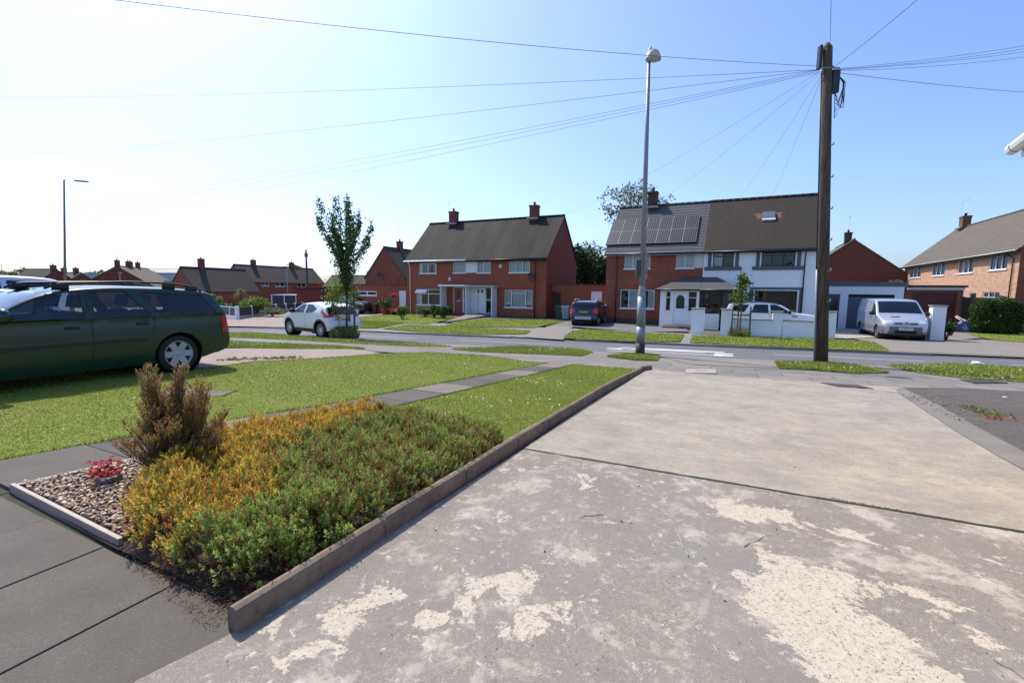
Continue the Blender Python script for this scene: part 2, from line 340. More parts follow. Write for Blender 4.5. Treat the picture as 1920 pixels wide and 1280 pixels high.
sheet('pavement',band(20.82,26.2),FARPAVE,0,1.5)
# kerbs
def kerb(n0,n1,z0,z1,m,segs):
    mb=MB()
    for s0,s1,drop in segs:
        k=max(1,int((s1-s0)/.91))
        for i in range(k):
            a=s0+(s1-s0)*i/k+.004; b=s0+(s1-s0)*(i+1)/k-.004
            P=[]
            for s_ in (a,b):
                for n_ in (n0,n1):
                    x,y=xy(n_,s_); P.append((x,y,T(x,y)))
            vs=[(x,y,z+z0) for x,y,z in P]+[(x,y,z+z1-drop) for x,y,z in P]
            mb.add(vs,[(0,2,3,1),(4,5,7,6),(0,1,5,4),(2,6,7,3),(0,4,6,2),(1,3,7,5)])
    return tag(mb.build('kerb',m),kind='structure')
KERB=m_slab('kerb_concrete',(.27,.255,.235),12)
kerb(14.47,14.62,-.25,.012,KERB,[(-50,-8,0),(-8,85,0)])
kerb(20.69,20.84,-.25,.012,KERB,[(-50,-14,0),(-14,-6.2,.07),(-6.2,6.8,0),(6.8,10.2,.07),(10.2,18,0),(18,22,.07),(22,80,0)])
def lawn(name,pts,label,blades,h,seed,off=.03,world=False,edge=0):
    poly=pts if world else gp(*pts)
    return poly,sheet(name,poly,GRASS,off,.6)
GRASSLEAF=leafmat('grass_blades',None,.35,attr=True,rough=.5)
def inpoly(P,X,Y):
    n=len(P); c=np.zeros(len(X),bool); j=n-1
    for i in range(n):
        xi,yi=P[i]; xj,yj=P[j]
        m=((yi>Y)!=(yj>Y)); 
        with np.errstate(divide='ignore',invalid='ignore'): c^= m&(X<(xj-xi)*(Y-yi)/((yj-yi) if yj!=yi else 1e-9)+xi)
        j=i
    return c
GX=np.arange(-90,60,.5); GY=np.arange(-6,120,.5)
TG=np.array([[T(x,y) for y in GY] for x in GX])
def Tn(X,Y):
    fx=np.clip((X-GX[0])/.5,0,len(GX)-1.001); fy=np.clip((Y-GY[0])/.5,0,len(GY)-1.001); i=fx.astype(int); j=fy.astype(int); a=fx-i; b=fy-j
    return TG[i,j]*(1-a)*(1-b)+TG[i+1,j]*a*(1-b)+TG[i,j+1]*(1-a)*b+TG[i+1,j+1]*a*b
def sample(poly,n,power=0):
    P=np.array(poly); lo=P.min(0); hi=P.max(0); X=[];Y=[];c=0
    while c<n:
        x=rng.uniform(lo[0],hi[0],n*2); y=rng.uniform(lo[1],hi[1],n*2); k=inpoly(poly,x,y)
        if power: k&= rng.uniform(0,1,n*2)< np.clip((3.0/np.hypot(x,y))**power,0,1)
        x=x[k];y=y[k]; X.append(x);Y.append(y);c+=len(x)
    return np.concatenate(X)[:n],np.concatenate(Y)[:n]
def grass_on(poly,n,h,off=.03,power=1.3,wd=.004,dry=.2):
    x,y=sample(poly,n,power); z=Tn(x,y)+off-.004; r=np.hypot(x,y)
    H=h*rng.uniform(.5,1.3,n); W=wd*np.clip(r/3.5,1,5)*rng.uniform(.7,1.3,n); a=rng.uniform(0,2*np.pi,n)
    lean=rng.uniform(.1,.9,n)*H; b=rng.uniform(0,2*np.pi,n)
    dx=np.cos(a)*W; dy=np.sin(a)*W; lx=np.cos(b)*lean; ly=np.sin(b)*lean
    V=np.stack([np.stack([x-dx,y-dy,z],1),np.stack([x+dx,y+dy,z],1),np.stack([x+lx,y+ly,z+H],1)],1).reshape(-1,3)
    Fq=np.arange(3*n).reshape(-1,3)
    pn=np.sin(x*1.3+2)*np.sin(y*1.1)+.6*np.sin(x*3.1+y*2.3); t=np.clip(rng.uniform(0,1,n)*.7+.25*pn,0,1)[:,None]
    c=(1-t)*np.array([.18,.27,.03])+t*np.array([.36,.40,.05]); d=(rng.uniform(0,1,n)<dry)[:,None]; c=np.where(d,np.array([.33,.27,.12])*rng.uniform(.7,1.1,(n,1)),c)
    return V,Fq,np.repeat(c,3,0)
def flowers(poly,n,off=.05,sz=.011):
    x,y=[],[]
    cx,cy=sample(poly,max(4,n//7),1.0)
    for i in range(len(cx)):
        k=rng.integers(2,10); x+=list(cx[i]+rng.normal(0,.22,k)); y+=list(cy[i]+rng.normal(0,.22,k))
    x=np.array(x);y=np.array(y); k=inpoly(poly,x,y); x=x[k];y=y[k]; z=Tn(x,y)+off; n=len(x); s=sz*rng.uniform(.6,1.2,n)*np.clip(np.hypot(x,y)/9,1,1.6)
    ang=np.linspace(0,2*np.pi,7)[:-1]
    V=np.stack([np.stack([x+s*math.cos(a),y+s*math.sin(a),z+s*.35*math.sin(a*1+.6)],1) for a in ang],1).reshape(-1,3)
    return V,np.arange(6*n).reshape(-1,6)
def merge(L):
    V=[];Fq=[];Cc=[];b=0
    for v,f,c in L: V.append(v);Fq.append(f+b);Cc.append(c);b+=len(v)
    return np.concatenate(V),np.concatenate(Fq),np.concatenate(Cc)
# driveway, lawn, path
KP=[(425,1195),(600,1083),(800,957),(980,843),(1100,762),(1215,692)]
KW=[G(*p) for p in KP]
_k0=KW[0]
drv=[tuple(p[:2]) for p in KW]+gp((1290,700),(1530,716),(1690,727),(1755,760),(1835,805),(1920,850),(2120,960))+[(5.5,1.0),(6,-4),(-.2,-4)]+gp((255,1279))
drv_poly=drv
sheet('driveway',drv,DRIVE,.008,.4)
bp=gp((1690,727),(1800,728),(2000,738),(2600,790))+[(9.5,4),(9,1.0),(5.6,1.0)]+gp((2120,960),(1925,852),(1838,806),(1757,760))
_b=sheet('block_paving',bp,BLOCK,.006,.8)
me=_b.data; ul=me.uv_layers.new(name='UVMap'); ul.data.foreach_set('uv',[c for l in me.loops for c in (me.vertices[l.vertex_index].co.x*.89+me.vertices[l.vertex_index].co.y*-.45,me.vertices[l.vertex_index].co.x*.45+me.vertices[l.vertex_index].co.y*.89)])
sheet('edging_strip',gp((1690,727),(1757,760),(1838,806),(1925,852),(2120,960),(2060,960),(1880,862),(1800,815),(1735,772),(1680,735)),m_slab('edging_concrete',(.245,.22,.19),14),.016,.5)
# expansion joint with moss
a,b=G(978,842),G(1925,1001)
def strip(name,pts,wd,m,off,parent=None,kind='structure',jit=0):
    P=[];q=[]
    for i in range(len(pts)-1):
        A=Vector(pts[i]);B=Vector(pts[i+1]);k=max(1,int((B-A).length/.12))
        q+=[A.lerp(B,j/k) for j in range(k)]
    q.append(Vector(pts[-1])); V=[]
    for i,p in enumerate(q):
        d=(q[min(i+1,len(q)-1)]-q[max(i-1,0)]); nx,ny=-d.y,d.x; L=math.hypot(nx,ny); w2=wd*.5*(1+jit*random.uniform(-1,1)); j=jit*wd*.3*random.uniform(-1,1)
        for s_ in (-1,1):
            x=p.x+nx/L*(s_*w2+j); y=p.y+ny/L*(s_*w2+j); V.append((x,y,T(x,y)+off))
    Fq=[(2*i,2*i+1,2*i+3,2*i+2) for i in range(len(q)-1)]
    o=npmesh(name,V,[f[::-1] for f in Fq],m); return tag(o,kind=kind)
strip('expansion_joint',[a,b,b+(b-a)*.6],.022,JOINT,.0125,jit=.6)
strip('expansion_joint',[G(1690,740),G(1540,719),G(1300,702)],.015,JOINT,.0125,jit=.8)
# front path slabs beside the house wall (joints run away from the house)
def slabrow(s0,s1,n0,n1,w,mats,off=.004,th=.02,name='paving_slabs'):
    mb=MB(); s=s0; k=0
    while s<s1:
        mb.cur=(k*7+int(s0*3))%len(mats) if len(mats)>1 else 0
        g=.005; dz=random.uniform(-.003,.004)
        vs=[]
        for (n_,s_) in ((n0,s+g),(n1,s+g),(n1,s+w-g),(n0,s+w-g)):
            x,y=xy(n_,s_); vs.append((x,y,T(x,y)+off+dz))
        vs+= [(x,y,z-th) for x,y,z in vs]
        mb.add(vs,[(0,1,2,3),(4,7,6,5),(0,4,5,1),(1,5,6,2),(2,6,7,3),(3,7,4,0)])
        s+=w; k+=1
    return tag(mb.build(name,mats,bevel=.004),kind='structure')
sheet('path_bed',[xy(-4,1.7),xy(1.28,1.7),xy(1.28,12),xy(-4,12)],JOINT,-.016,1)
slabrow(1.76,4.9,.38,1.22,.72,[SLABM]); slabrow(1.5,9,-.5,.37,.72,[SLABM]); slabrow(4.66,9,.38,1.22,.72,[SLABL])
# ---------------- lawns, garden path ----------------
def w2(*p): return [xy(n,s) for n,s in p]
pathL=[(9.95,3.85),(4.15,4.73),(2.35,5.36),(1.24,5.62)]; pathR=[(9.95,3.28),(4.4,3.95),(2.35,4.55),(1.24,4.72)]
sheet('path_bed',w2(*pathL,*pathR[::-1]),JOINT,-.012,.6)
def slabpath():
    def lerp(P,n):
        for (a,sa),(b,sb) in zip(P,P[1:]):
            if n>=b: return sa+(sb-sa)*(n-a)/(b-a)
        return P[-1][1]
    mb=MB(); n=9.93; k=0
    seq=[0,1,0,2,1,0,2,1,2,0,1,2,1,0]
    while n>1.3:
        m=max(1.25,n-.72); mb.cur=seq[k%14]; dz=random.uniform(-.004,.004)
        vs=[]
        for (q,Pp,e) in ((n-.006,pathR,.01),(n-.006,pathL,-.01),(m+.006,pathL,-.01),(m+.006,pathR,.01)):
            x,y=xy(q,lerp(Pp,q)+e); vs.append((x,y,T(x,y)+.012+dz))
        vs+=[(x,y,z-.03) for x,y,z in vs]
        mb.add(vs,[(0,1,2,3),(4,7,6,5),(0,4,5,1),(1,5,6,2),(2,6,7,3),(3,7,4,0)]); n=m; k+=1
    tag(mb.build('paving_slabs',[SLABL,SLABD,SLABM],bevel=.004),kind='structure')
slabpath()
DRVN=[(9.85,5.2),(9.6,6.0),(9.1,7.0),(8.2,8.1),(7.0,8.9),(5.6,9.6),(4.6,10.2),(3.2,10.6),(1,11.2),(-3,12)]
lawnA=w2((9.7,3.92),(7.0,4.34),(4.15,4.80),(3.2,5.1),(2.35,5.43),(1.45,5.7),(-1.5,6.2),(-4,6.2),(-4,12))+w2(*DRVN[::-1])
# left lawn boundary with neighbour's drive in pixels: (435,705)...(720,663)
lawnA=w2((9.86,3.87),(7.0,4.32),(4.15,4.75),(3.2,5.07),(2.35,5.38),(1.45,5.60),(1.3,5.75))+gp((-300,920),(-900,1000),(-1500,900),(-900,760),(0,702),(150,694),(380,692),(470,679),(600,672),(720,663),(800,661),(900,666))+w2((9.9,4.6))
lawnB=w2((9.9,1.80),(9.9,3.26),(7.0,3.62),(4.4,3.93),(4.0,4.03),(3.7,3.2),(3.6,2.3),(3.7,1.93),(7,1.87),(9.6,1.78))
verges=[
 (gp((395,624),(480,624),(560,630),(620,636),(700,641),(800,645),(850,650),(790,650),(690,646),(560,638),(470,634),(380,632)),'a'),
 (gp((430,641),(520,645),(640,650),(690,655),(560,655),(430,653),(380,650)),'b'),
 (gp((845,655),(980,650),(1080,655),(1113,661),(1090,668),(1000,664),(900,660)),'c'),
 (gp((1137,669),(1170,665),(1200,663),(1238,669),(1232,677),(1190,676)),'d'),
 (gp((1453,680),(1535,679),(1600,686),(1668,700),(1610,701),(1530,695),(1460,692)),'e'),
 (gp((1662,686),(1790,683),(1920,691),(2100,698),(2500,715),(2500,745),(2100,724),(1920,717),(1800,709),(1720,699)),'f')]
farverges=[
 (gp((668,602),(760,606),(706,616),(665,616)),'a'),
 (gp((716,617),(760,610),(850,612),(995,621),(985,627),(900,628),(800,624)),'b'),
 (gp((1056,635),(1070,622),(1100,618),(1200,625),(1283,628),(1275,642),(1180,641)),'c'),
 (gp((1293,643),(1298,630),(1400,632),(1560,637),(1640,643),(1668,660),(1560,656),(1420,650)),'d'),
 (gp((660,597),(700,592),(770,588),(860,597),(800,608),(740,606),(665,601)),'e'),
 (gp((835,611),(870,601),(940,599),(1030,600),(1062,603),(1000,615),(920,614)),'f'),
 (gp((1790,617),(1850,614),(1925,614),(2300,617),(2500,640),(1925,643),(1870,639),(1830,632)),'g')]
GL=[]
for i,(poly,nb,h,off,pw,wd) in enumerate([(lawnA,130000,.017,.006,1.2,.0030),(lawnB,60000,.018,.006,1.1,.0030)]):
    sheet('lawn',poly,GRASS,off,.5); GL.append(grass_on(poly,nb,h,off,pw,wd))
# denser, longer fringe on the cut edges
for poly in (lawnA,lawnB):
    P=np.array(poly)
    pts=[];
    for i in range(len(P)):
        A=P[i];B=P[(i+1)%len(P)]; L=np.linalg.norm(B-A); d0=min(np.linalg.norm(A),np.linalg.norm(B))
        if d0>14: continue
        k=int(L*420/max(1,d0/3)); t=rng.uniform(0,1,k)[:,None]; pts.append(A+(B-A)*t+rng.normal(0,.012,(k,2)))
    q=np.concatenate(pts); n=len(q); x,y=q[:,0],q[:,1]; z=Tn(x,y)+.004; H=rng.uniform(.012,.035,n); a=rng.uniform(0,6.28,n); W=.0035*np.clip(np.hypot(x,y)/3.5,1,4); ln=H*rng.uniform(.2,.8,n); b=rng.uniform(0,6.28,n)
    V=np.stack([np.stack([x-np.cos(a)*W,y-np.sin(a)*W,z],1),np.stack([x+np.cos(a)*W,y+np.sin(a)*W,z],1),np.stack([x+np.cos(b)*ln,y+np.sin(b)*ln,z+H],1)],1).reshape(-1,3)
    c=np.array([.09,.17,.02])+rng.uniform(0,1,(n,1))*np.array([.10,.11,.02]); GL.append((V,np.arange(3*n).reshape(-1,3),np.repeat(c,3,0)))
V,Fq,cc=merge(GL); tag(npmesh('grass',V,Fq,GRASSLEAF,col=cc),'short mown lawn grass either side of the slab path','grass',kind='stuff')
GL=[]
for poly,k in verges: sheet('verge',poly,GRASS,.015,.6); GL.append(grass_on(poly,7000,.06,.015,0,.004,.3))
for poly,k in farverges: sheet('verge',poly,GRASS,.035,.8); GL.append(grass_on(poly,6000,.06,.035,0,.004,.15))
V,Fq,cc=merge(GL); tag(npmesh('grass',V,Fq,GRASSLEAF,col=cc),'rough grass on the verges along both sides of the road','grass',kind='stuff')
FL=[flowers(lawnA,230,.028,.008),flowers(lawnB,120,.028,.008)]+[flowers(p,60 if k=='f' else 8,.06,.009) for p,k in verges]
b=0;VV=[];FF=[]
for v,f in FL: VV.append(v);FF.append(f+b);b+=len(v)
tag(npmesh('daisies',np.concatenate(VV),np.concatenate(FF),pm('daisy_petal',(.72,.72,.68),.8)),'tiny white daisies scattered through the lawn','daisies',kind='stuff')
# neighbour's slab drive, crossovers, far drives
sheet('driveway',gp((380,692),(470,679),(600,672),(720,663),(640,652),(430,654),(380,655),(200,655),(-400,665),(-900,760),(0,705),(150,696)),PINKPAV,.012,.8)
sheet('crossover',gp((830,648),(850,651),(960,650),(1000,652),(700,640)),CROSS,.01,.8)
sheet('crossover',gp((1245,671),(1240,664),(1455,678),(1462,690),(1300,684)),CROSS,.008,.8)
sheet('crossover',gp((995,621),(1050,607),(1085,608),(1060,620),(1056,637),(985,632)),CROSS,.008,.8)
sheet('crossover',gp((1640,643),(1600,635),(1640,634),(2100,641),(2300,660),(2100,677),(1920,669),(1672,659)),CROSS,.012,.8)
sheet('driveway',gp((1062,603),(1130,603),(1285,613),(1290,622),(1200,622),(1100,615),(1035,609)),GREYPAV,.014,.8)
sheet('driveway',gp((440,596),(560,585),(640,590),(700,590),(770,584),(700,592),(665,600),(668,602),(600,613),(440,612),(300,612),(300,600)),PINKPAV,.02,1.0)
sheet('driveway',gp((1556,617),(1600,617),(1655,633),(1580,636),(1556,634)),PALEPAV,.03,.8)
sheet('driveway',gp((1600,617),(1700,617),(1800,616),(1840,634),(1760,640),(1645,634)),CROSS,.022,.8)
# manhole covers
def cover(name,pts,frame,mt,mf,label,dz=0):
    P=gp(*pts); c=np.mean(P,0); o=empty(name,(c[0],c[1],T(*c)+.006+dz),0,label,'manhole cover')
    def q(k,z): return [((p[0]-c[0])*k,(p[1]-c[1])*k,T(*p)-T(*c)+z) for p in P]
    mb=MB(); a=q(1,.012); b_=q(frame,.012); n=len(a)
    mb.add(a+b_+q(1,-.02),[[i,(i+1)%n,n+(i+1)%n,n+i] for i in range(n)]+[[i,(i+1)%n,2*n+(i+1)%n,2*n+i] for i in range(n)]); mb.build('frame',mf,o)
    m2=MB(); m2.add(q(frame,.013)+q(frame,-.02),[list(range(n))]+[[i,(i+1)%n,n+(i+1)%n,n+i] for i in range(n)]); m2.build('lid',mt,o)
IRON=pm('rusty_cast_iron',(.075,.06,.052),.7,.3,var=.4,sc=20,bump=.5)
cover('manhole_cover',[(1538,718.5),(1608,723),(1638,730),(1570,726)],.96,IRON,IRON,'rusty brown iron cover at the top of the concrete drive')
cover('manhole_cover',[(1287,692.5),(1342,693),(1344,701),(1284,700)],.35,IRON,PALEPAV,'small iron cover set in a pale concrete square on the pavement')
cover('manhole_cover',[(262,741),(330,729),(448,733),(420,744),(300,747)],.9,pm('inspection_lid',(.17,.135,.12),.85,var=.5,sc=12,bump=.6),SOIL,'grey inspection cover sunk in the left lawn behind the brown shrub',-.008)
cover('manhole_cover',[(1800,712),(1850,713),(1890,719),(1825,719)],.97,IRON,IRON,'dark iron cover in the pavement beside the right verge')
# kerb edging beside drive
def edging():
    mb=MB(); kn=[(1.14,1.86),(3.85,1.80),(7,1.76),(9.7,1.68),(10.02,1.55)]
    prof=[(0,-.06),(0,.095),(.010,.115),(.03,.125),(.052,.122),(.068,.105),(.072,-.06)]
    P=[]
    for (a,sa),(b,sb) in zip(kn,kn[1:]):
        k=max(1,round((b-a)/.9))
        for i in range(k): P.append((a+(b-a)*i/k,sa+(sb-sa)*i/k))
    P.append(kn[-1]); st=[]
    for i,(n,s) in enumerate(P):
        st.append((n,s,0)); 
        if 0<i<len(P)-1: st+= [(n+.004,s,.012),(n+.012,s,.012),(n+.016,s,0)]
    V=[];m=len(prof)
    for n,s,inset in st:
        jz=random.uniform(-.004,.004)
        for (d,z) in prof:
            x,y=xy(n,s+.0+d-(inset*(1 if d<.04 else -1) if inset else 0)); V.append((x,y,T(x,y)+(z-inset*.8 if z>0 else z)*(1 if z<0 else (1 if n<8.6 else .8))+ (jz if z>0 else 0)))
    Fq=[(i*m+j,i*m+j+1,(i+1)*m+j+1,(i+1)*m+j) for i in range(len(st)-1) for j in range(m-1)]
    mb.add(V,Fq); mb.add(V[:m],[list(range(m))]); mb.add(V[-m:],[list(range(m))])
    t=NT('weathered_edging'); v=t.coord(); c=t.mix(t.ramp(t.noise(3,7,.65,v),.3,.7),(.13,.095,.068),(.28,.215,.16)); c=t.mix(t.math('MULTIPLY',t.ramp(t.noise(26,4,.7,v),.5,.75),.6),c,(.045,.038,.03)); MT=t.pbr(c,.9,0,t.bump(t.noise(90,3,.6,v),.5,.004),0,.2)
    o=mb.build('kerb_edging',MT,smooth=False); return tag(o,'long brown concrete edging between the heather bed and the drive','edging')
edging()
for nm,pts,wd,m_ in (('hairline_crack',[(1085,975),(1098,969),(1110,970),(1128,967),(1140,970)],.0035,SOIL),('hairline_crack',[(1395,1028),(1406,1020),(1420,1017),(1430,1009),(1446,1006)],.0035,SOIL),('scratch',[(1255,968),(1262,990),(1275,1010),(1280,1032)],.005,PALEPAV),('hairline_crack',[(1860,1240),(1880,1252),(1893,1256),(1925,1280)],.003,SOIL)): strip(nm,[G(*p) for p in pts],wd,m_,.0105,jit=.9)
# ---------------- planted bed ----------------
bed=w2((1.24,3.14),(1.27,2.02),(3.9,1.90),(4.05,2.6),(4.15,3.4),(4.0,3.9),(2.35,4.5),(1.3,4.72))
sheet('soil',bed+[],SOIL,lambda x,y:.008+.006*math.sin(x*9)*math.sin(y*7),.12)
def heather():
    poly=w2((1.30,3.12),(1.26,2.55),(1.30,1.99),(2.2,1.93),(3.1,1.90),(3.80,1.88),(3.92,2.5),(4.0,3.3),(4.0,3.85),(3.0,4.15),(2.3,4.3),(1.9,4.1),(1.75,3.75),(1.5,3.5))
    P=np.array(poly)
    n=36000; x,y=sample(poly,n,1.0)
    # distance to edge
    d=np.full(n,9.)
    for i in range(len(P)):
        A=P[i];B=P[(i+1)%len(P)]; ab=B-A; t=np.clip(((x-A[0])*ab[0]+(y-A[1])*ab[1])/(ab@ab),0,1); d=np.minimum(d,np.hypot(x-A[0]-ab[0]*t,y-A[1]-ab[1]*t))
    nn=x*RN[0]+y*RN[1]; ss=x*RD[0]+y*RD[1]
    M_=2600; tx,ty=sample(poly,M_); ti=rng.integers(0,M_,n); gx=rng.normal(0,.027,n); gy=rng.normal(0,.027,n)
    x=tx[ti]+gx; y=ty[ti]+gy; th_=rng.normal(0,.022,M_)[ti]-.9*(gx**2+gy**2)/.027; tb_=rng.uniform(0,1,M_)[ti]
    d=np.full(n,9.)
    for i in range(len(P)):
        A=P[i];B=P[(i+1)%len(P)]; ab=B-A; t=np.clip(((x-A[0])*ab[0]+(y-A[1])*ab[1])/(ab@ab),0,1); d=np.minimum(d,np.hypot(x-A[0]-ab[0]*t,y-A[1]-ab[1]*t))
    nn=x*RN[0]+y*RN[1]; ss=x*RD[0]+y*RD[1]
    prof=np.clip(d/.13,0,1); prof=np.sqrt(np.clip(1-(1-prof)**2,0,1))
    top=.06+prof*(.215-.055*np.clip((nn-1.6)/1.5,0,1)+th_+.030*np.sin(x*7.3+1)*np.cos(y*6.1)+.022*np.sin(x*17+y*13)+.018*np.sin(y*23-x*11))
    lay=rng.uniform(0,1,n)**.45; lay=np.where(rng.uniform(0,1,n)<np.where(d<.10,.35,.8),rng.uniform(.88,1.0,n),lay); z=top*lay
    kinds=[('heather_plant','golden yellow heather at the front of the bed beside the gravel','gold1'),('heather_plant','bright green heather at the front of the bed by the edging end','green1'),
     ('heather_plant','amber heather at the back of the bed along the slab path','gold2'),('heather_plant','wide green heather with rusty brown tips along the drive edging','green2')]
    g1=np.minimum(np.hypot((nn-1.6)/.75,(ss-3.0)/.62),np.hypot((nn-2.2)/.6,(ss-3.6)/.5)*1.35)
    g3=np.hypot((nn-3.2)/.95,(ss-4.0)/.6); g2=np.hypot((nn-1.45)/.7,(ss-2.1)/.55); g4=np.minimum(np.hypot((nn-2.5)/.8,(ss-2.5)/.7),np.hypot((nn-3.4)/1.0,(ss-2.4)/.95))
    g=np.stack([g1,g2,g3,g4],1)+rng.normal(0,.15,(M_,4))[ti]+.05*np.sin(x*9+y*7)[:,None]*np.array([1,-1,-1,1]); w_=g.argmin(1)
    K=11
    for q,(nm,lab,kd) in enumerate(kinds):
        I=np.where(w_==q)[0]; m=len(I)
        if m==0: continue
        # outward-leaning stems
        cx,cy=x[I],y[I]; base=np.stack([cx,cy,z[I]+Tn(cx,cy)],1)
        edge=1-np.clip(d[I]/.25,0,1)
        c0=np.array([P[:,0].mean(),P[:,1].mean()]); out=np.stack([cx-c0[0],cy-c0[1]],1); out/=np.linalg.norm(out,axis=1)[:,None]
        dr=np.stack([rng.normal(0,.38,m)+out[:,0]*edge*.8,rng.normal(0,.38,m)+out[:,1]*edge*.8,np.ones(m)],1); dr/=np.linalg.norm(dr,axis=1)[:,None]
        L=rng.uniform(.030,.062,m)*(1.15 if kd=='green1' else 1)
        t=rng.uniform(0,1,(m,1)); cl=.25+.25*np.sin(cx*6+cy*4.3)*np.cos(cy*5-cx*3)+.5*tb_[I]; cl=cl[:,None]; br=rng.uniform(0,1,(m,1))
        if kd.startswith('gold'):
            col=(1-t)*np.array([.52,.38,.04])+t*np.array([.80,.60,.10]) if kd=='gold1' else (1-t)*np.array([.48,.32,.04])+t*np.array([.76,.55,.08]); col=np.where(br<.10+.26*cl,np.array([.50,.19,.05]),col); col=np.where(br>.86-(.12 if kd=='gold1' else 0),np.array([.20,.24,.03]),col)
        else:
            col=(1-t)*np.array([.20,.28,.05])+t*np.array([.36,.45,.10]); p_=(.08+.15*cl) if kd=='green1' else (.12+.38*cl); col=np.where(br<p_,np.array([.27,.105,.045]),col); col=np.where(br>.96,np.array([.34,.30,.04]),col)
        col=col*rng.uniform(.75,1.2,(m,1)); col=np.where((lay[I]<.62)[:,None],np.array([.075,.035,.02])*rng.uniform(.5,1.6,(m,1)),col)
        a0=rng.uniform(0,6.28,m); ux=np.cross(dr,np.array([0.3,0.2,1.0])); ux/=np.linalg.norm(ux,axis=1)[:,None]; uy=np.cross(dr,ux)
        VV=[];CCo=[]
        for k in range(K):
            f=k/(K-1); a=a0+k*2.4; rad=(ux*np.cos(a)[:,None]+uy*np.sin(a)[:,None])
            b0=base+dr*(L*f*.8)[:,None]; nd=(dr*(.55+.6*f)+rad*(1.0-.55*f)); nd/=np.linalg.norm(nd,axis=1)[:,None]; nl=(L*(.42-.12*f))[:,None]
            sd2=np.cross(nd,rad+dr*.3); sd2/=np.linalg.norm(sd2,axis=1)[:,None]+1e-9; wd=nl*.19
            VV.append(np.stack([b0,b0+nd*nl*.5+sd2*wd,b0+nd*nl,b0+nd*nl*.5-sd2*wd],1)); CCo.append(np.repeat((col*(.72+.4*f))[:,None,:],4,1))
        V=np.stack(VV,1).reshape(-1,3); cc=np.stack(CCo,1).reshape(-1,3)
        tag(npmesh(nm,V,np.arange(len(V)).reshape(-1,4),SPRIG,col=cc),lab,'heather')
SPRIG=leafmat('heather_sprigs',None,.42,attr=True,rough=.6)
heather()
def twigs(name,n,parent=None):
    pass
# brown upright shrub
def shrub():
    g=G(335,900); c=Vector((g.x,g.y,T(g.x,g.y))); c=Vector((-2.64,3.52,T(-2.7,3.52)))
    o=empty('upright_shrub',c,0,'tall upright shrub with rusty brown tips standing at the back of the heather bed','shrub')
    mb=MB(); B=[];D_=[];LL=[];CL=[]
    for i in range(125):
        a=rng.uniform(0,6.28); r=rng.uniform(0,.10); sp=rng.uniform(.0,.40); H=rng.uniform(.45,.76)*(1-.38*sp/.40)
        if i<7: H=.88-.03*i; sp=.05; a=.5+i*.2
        if 9<=i<18: H=rng.uniform(.72,.86); sp=rng.uniform(.18,.26); a=math.pi+rng.uniform(-.6,.6)
        if 18<=i<26: H=rng.uniform(.66,.78); sp=rng.uniform(.22,.3); a=rng.uniform(-.6,.6)
        p0=Vector((r*math.cos(a),r*math.sin(a),0)); p1=Vector((sp*.62*math.cos(a),sp*.62*math.sin(a),H*.5)); p2=Vector((sp*math.cos(a)+rng.normal(0,.015),sp*math.sin(a)+rng.normal(0,.015),H))
        mb.tube([p0,p1,p2],[.007,.004,.0015],5)
        for k in range(95):
            f=(.30+.70*rng.uniform(0,1)**.75) if k%3 else rng.uniform(.06,.5); p=(p0.lerp(p1,f*2) if f<.5 else p1.lerp(p2,f*2-1)); b=rng.uniform(0,6.28); ln=rng.uniform(.02,.075)*(1.2-.7*f); dd=Vector((math.cos(b)*.6,math.sin(b)*.6,1)).normalized()
            q=p+dd*ln; B.append(q); D_.append(dd); LL.append(rng.uniform(.024,.05))
            u=rng.uniform(0,1); CL.append(((.26,.14,.065) if u<.45 else ((.38,.17,.06) if u<.62 else ((.22,.20,.06) if u<.92 else (.24,.21,.06)))) if f>.5 else ((.12,.125,.035) if u<.6 else (.15,.09,.04)))
    mb.build('stems',pm('shrub_stem',(.10,.06,.04),.9),o,True)
    base=np.array([list(b) for b in B]); dr=np.array([list(b) for b in D_]); L=np.array(LL); col=np.array(CL)*rng.uniform(.8,1.3,(len(LL),1)); m=len(L)
    ux=np.cross(dr,np.array([.3,.2,1.])); ux/=np.linalg.norm(ux,axis=1)[:,None]; uy=np.cross(dr,ux); a0=rng.uniform(0,6.28,m); VV=[];CC=[]
    for k in range(7):
        f=k/6; a=a0+k*2.4; rad=ux*np.cos(a)[:,None]+uy*np.sin(a)[:,None]; b0=base+dr*(L*f*.9)[:,None]; nd=dr*(.7+.5*f)+rad*(.9-.5*f); nd/=np.linalg.norm(nd,axis=1)[:,None]; nl=(L*.5)[:,None]; s2=np.cross(nd,rad+dr*.3); s2/=np.linalg.norm(s2,axis=1)[:,None]+1e-9
        VV.append(np.stack([b0,b0+nd*nl*.5+s2*nl*.2,b0+nd*nl,b0+nd*nl*.5-s2*nl*.2],1)); CC.append(np.repeat(col[:,None,:],4,1))
    V=np.stack(VV,1).reshape(-1,3); npmesh('foliage',V,np.arange(len(V)).reshape(-1,4),SPRIG,o,np.stack(CC,1).reshape(-1,3))
shrub()
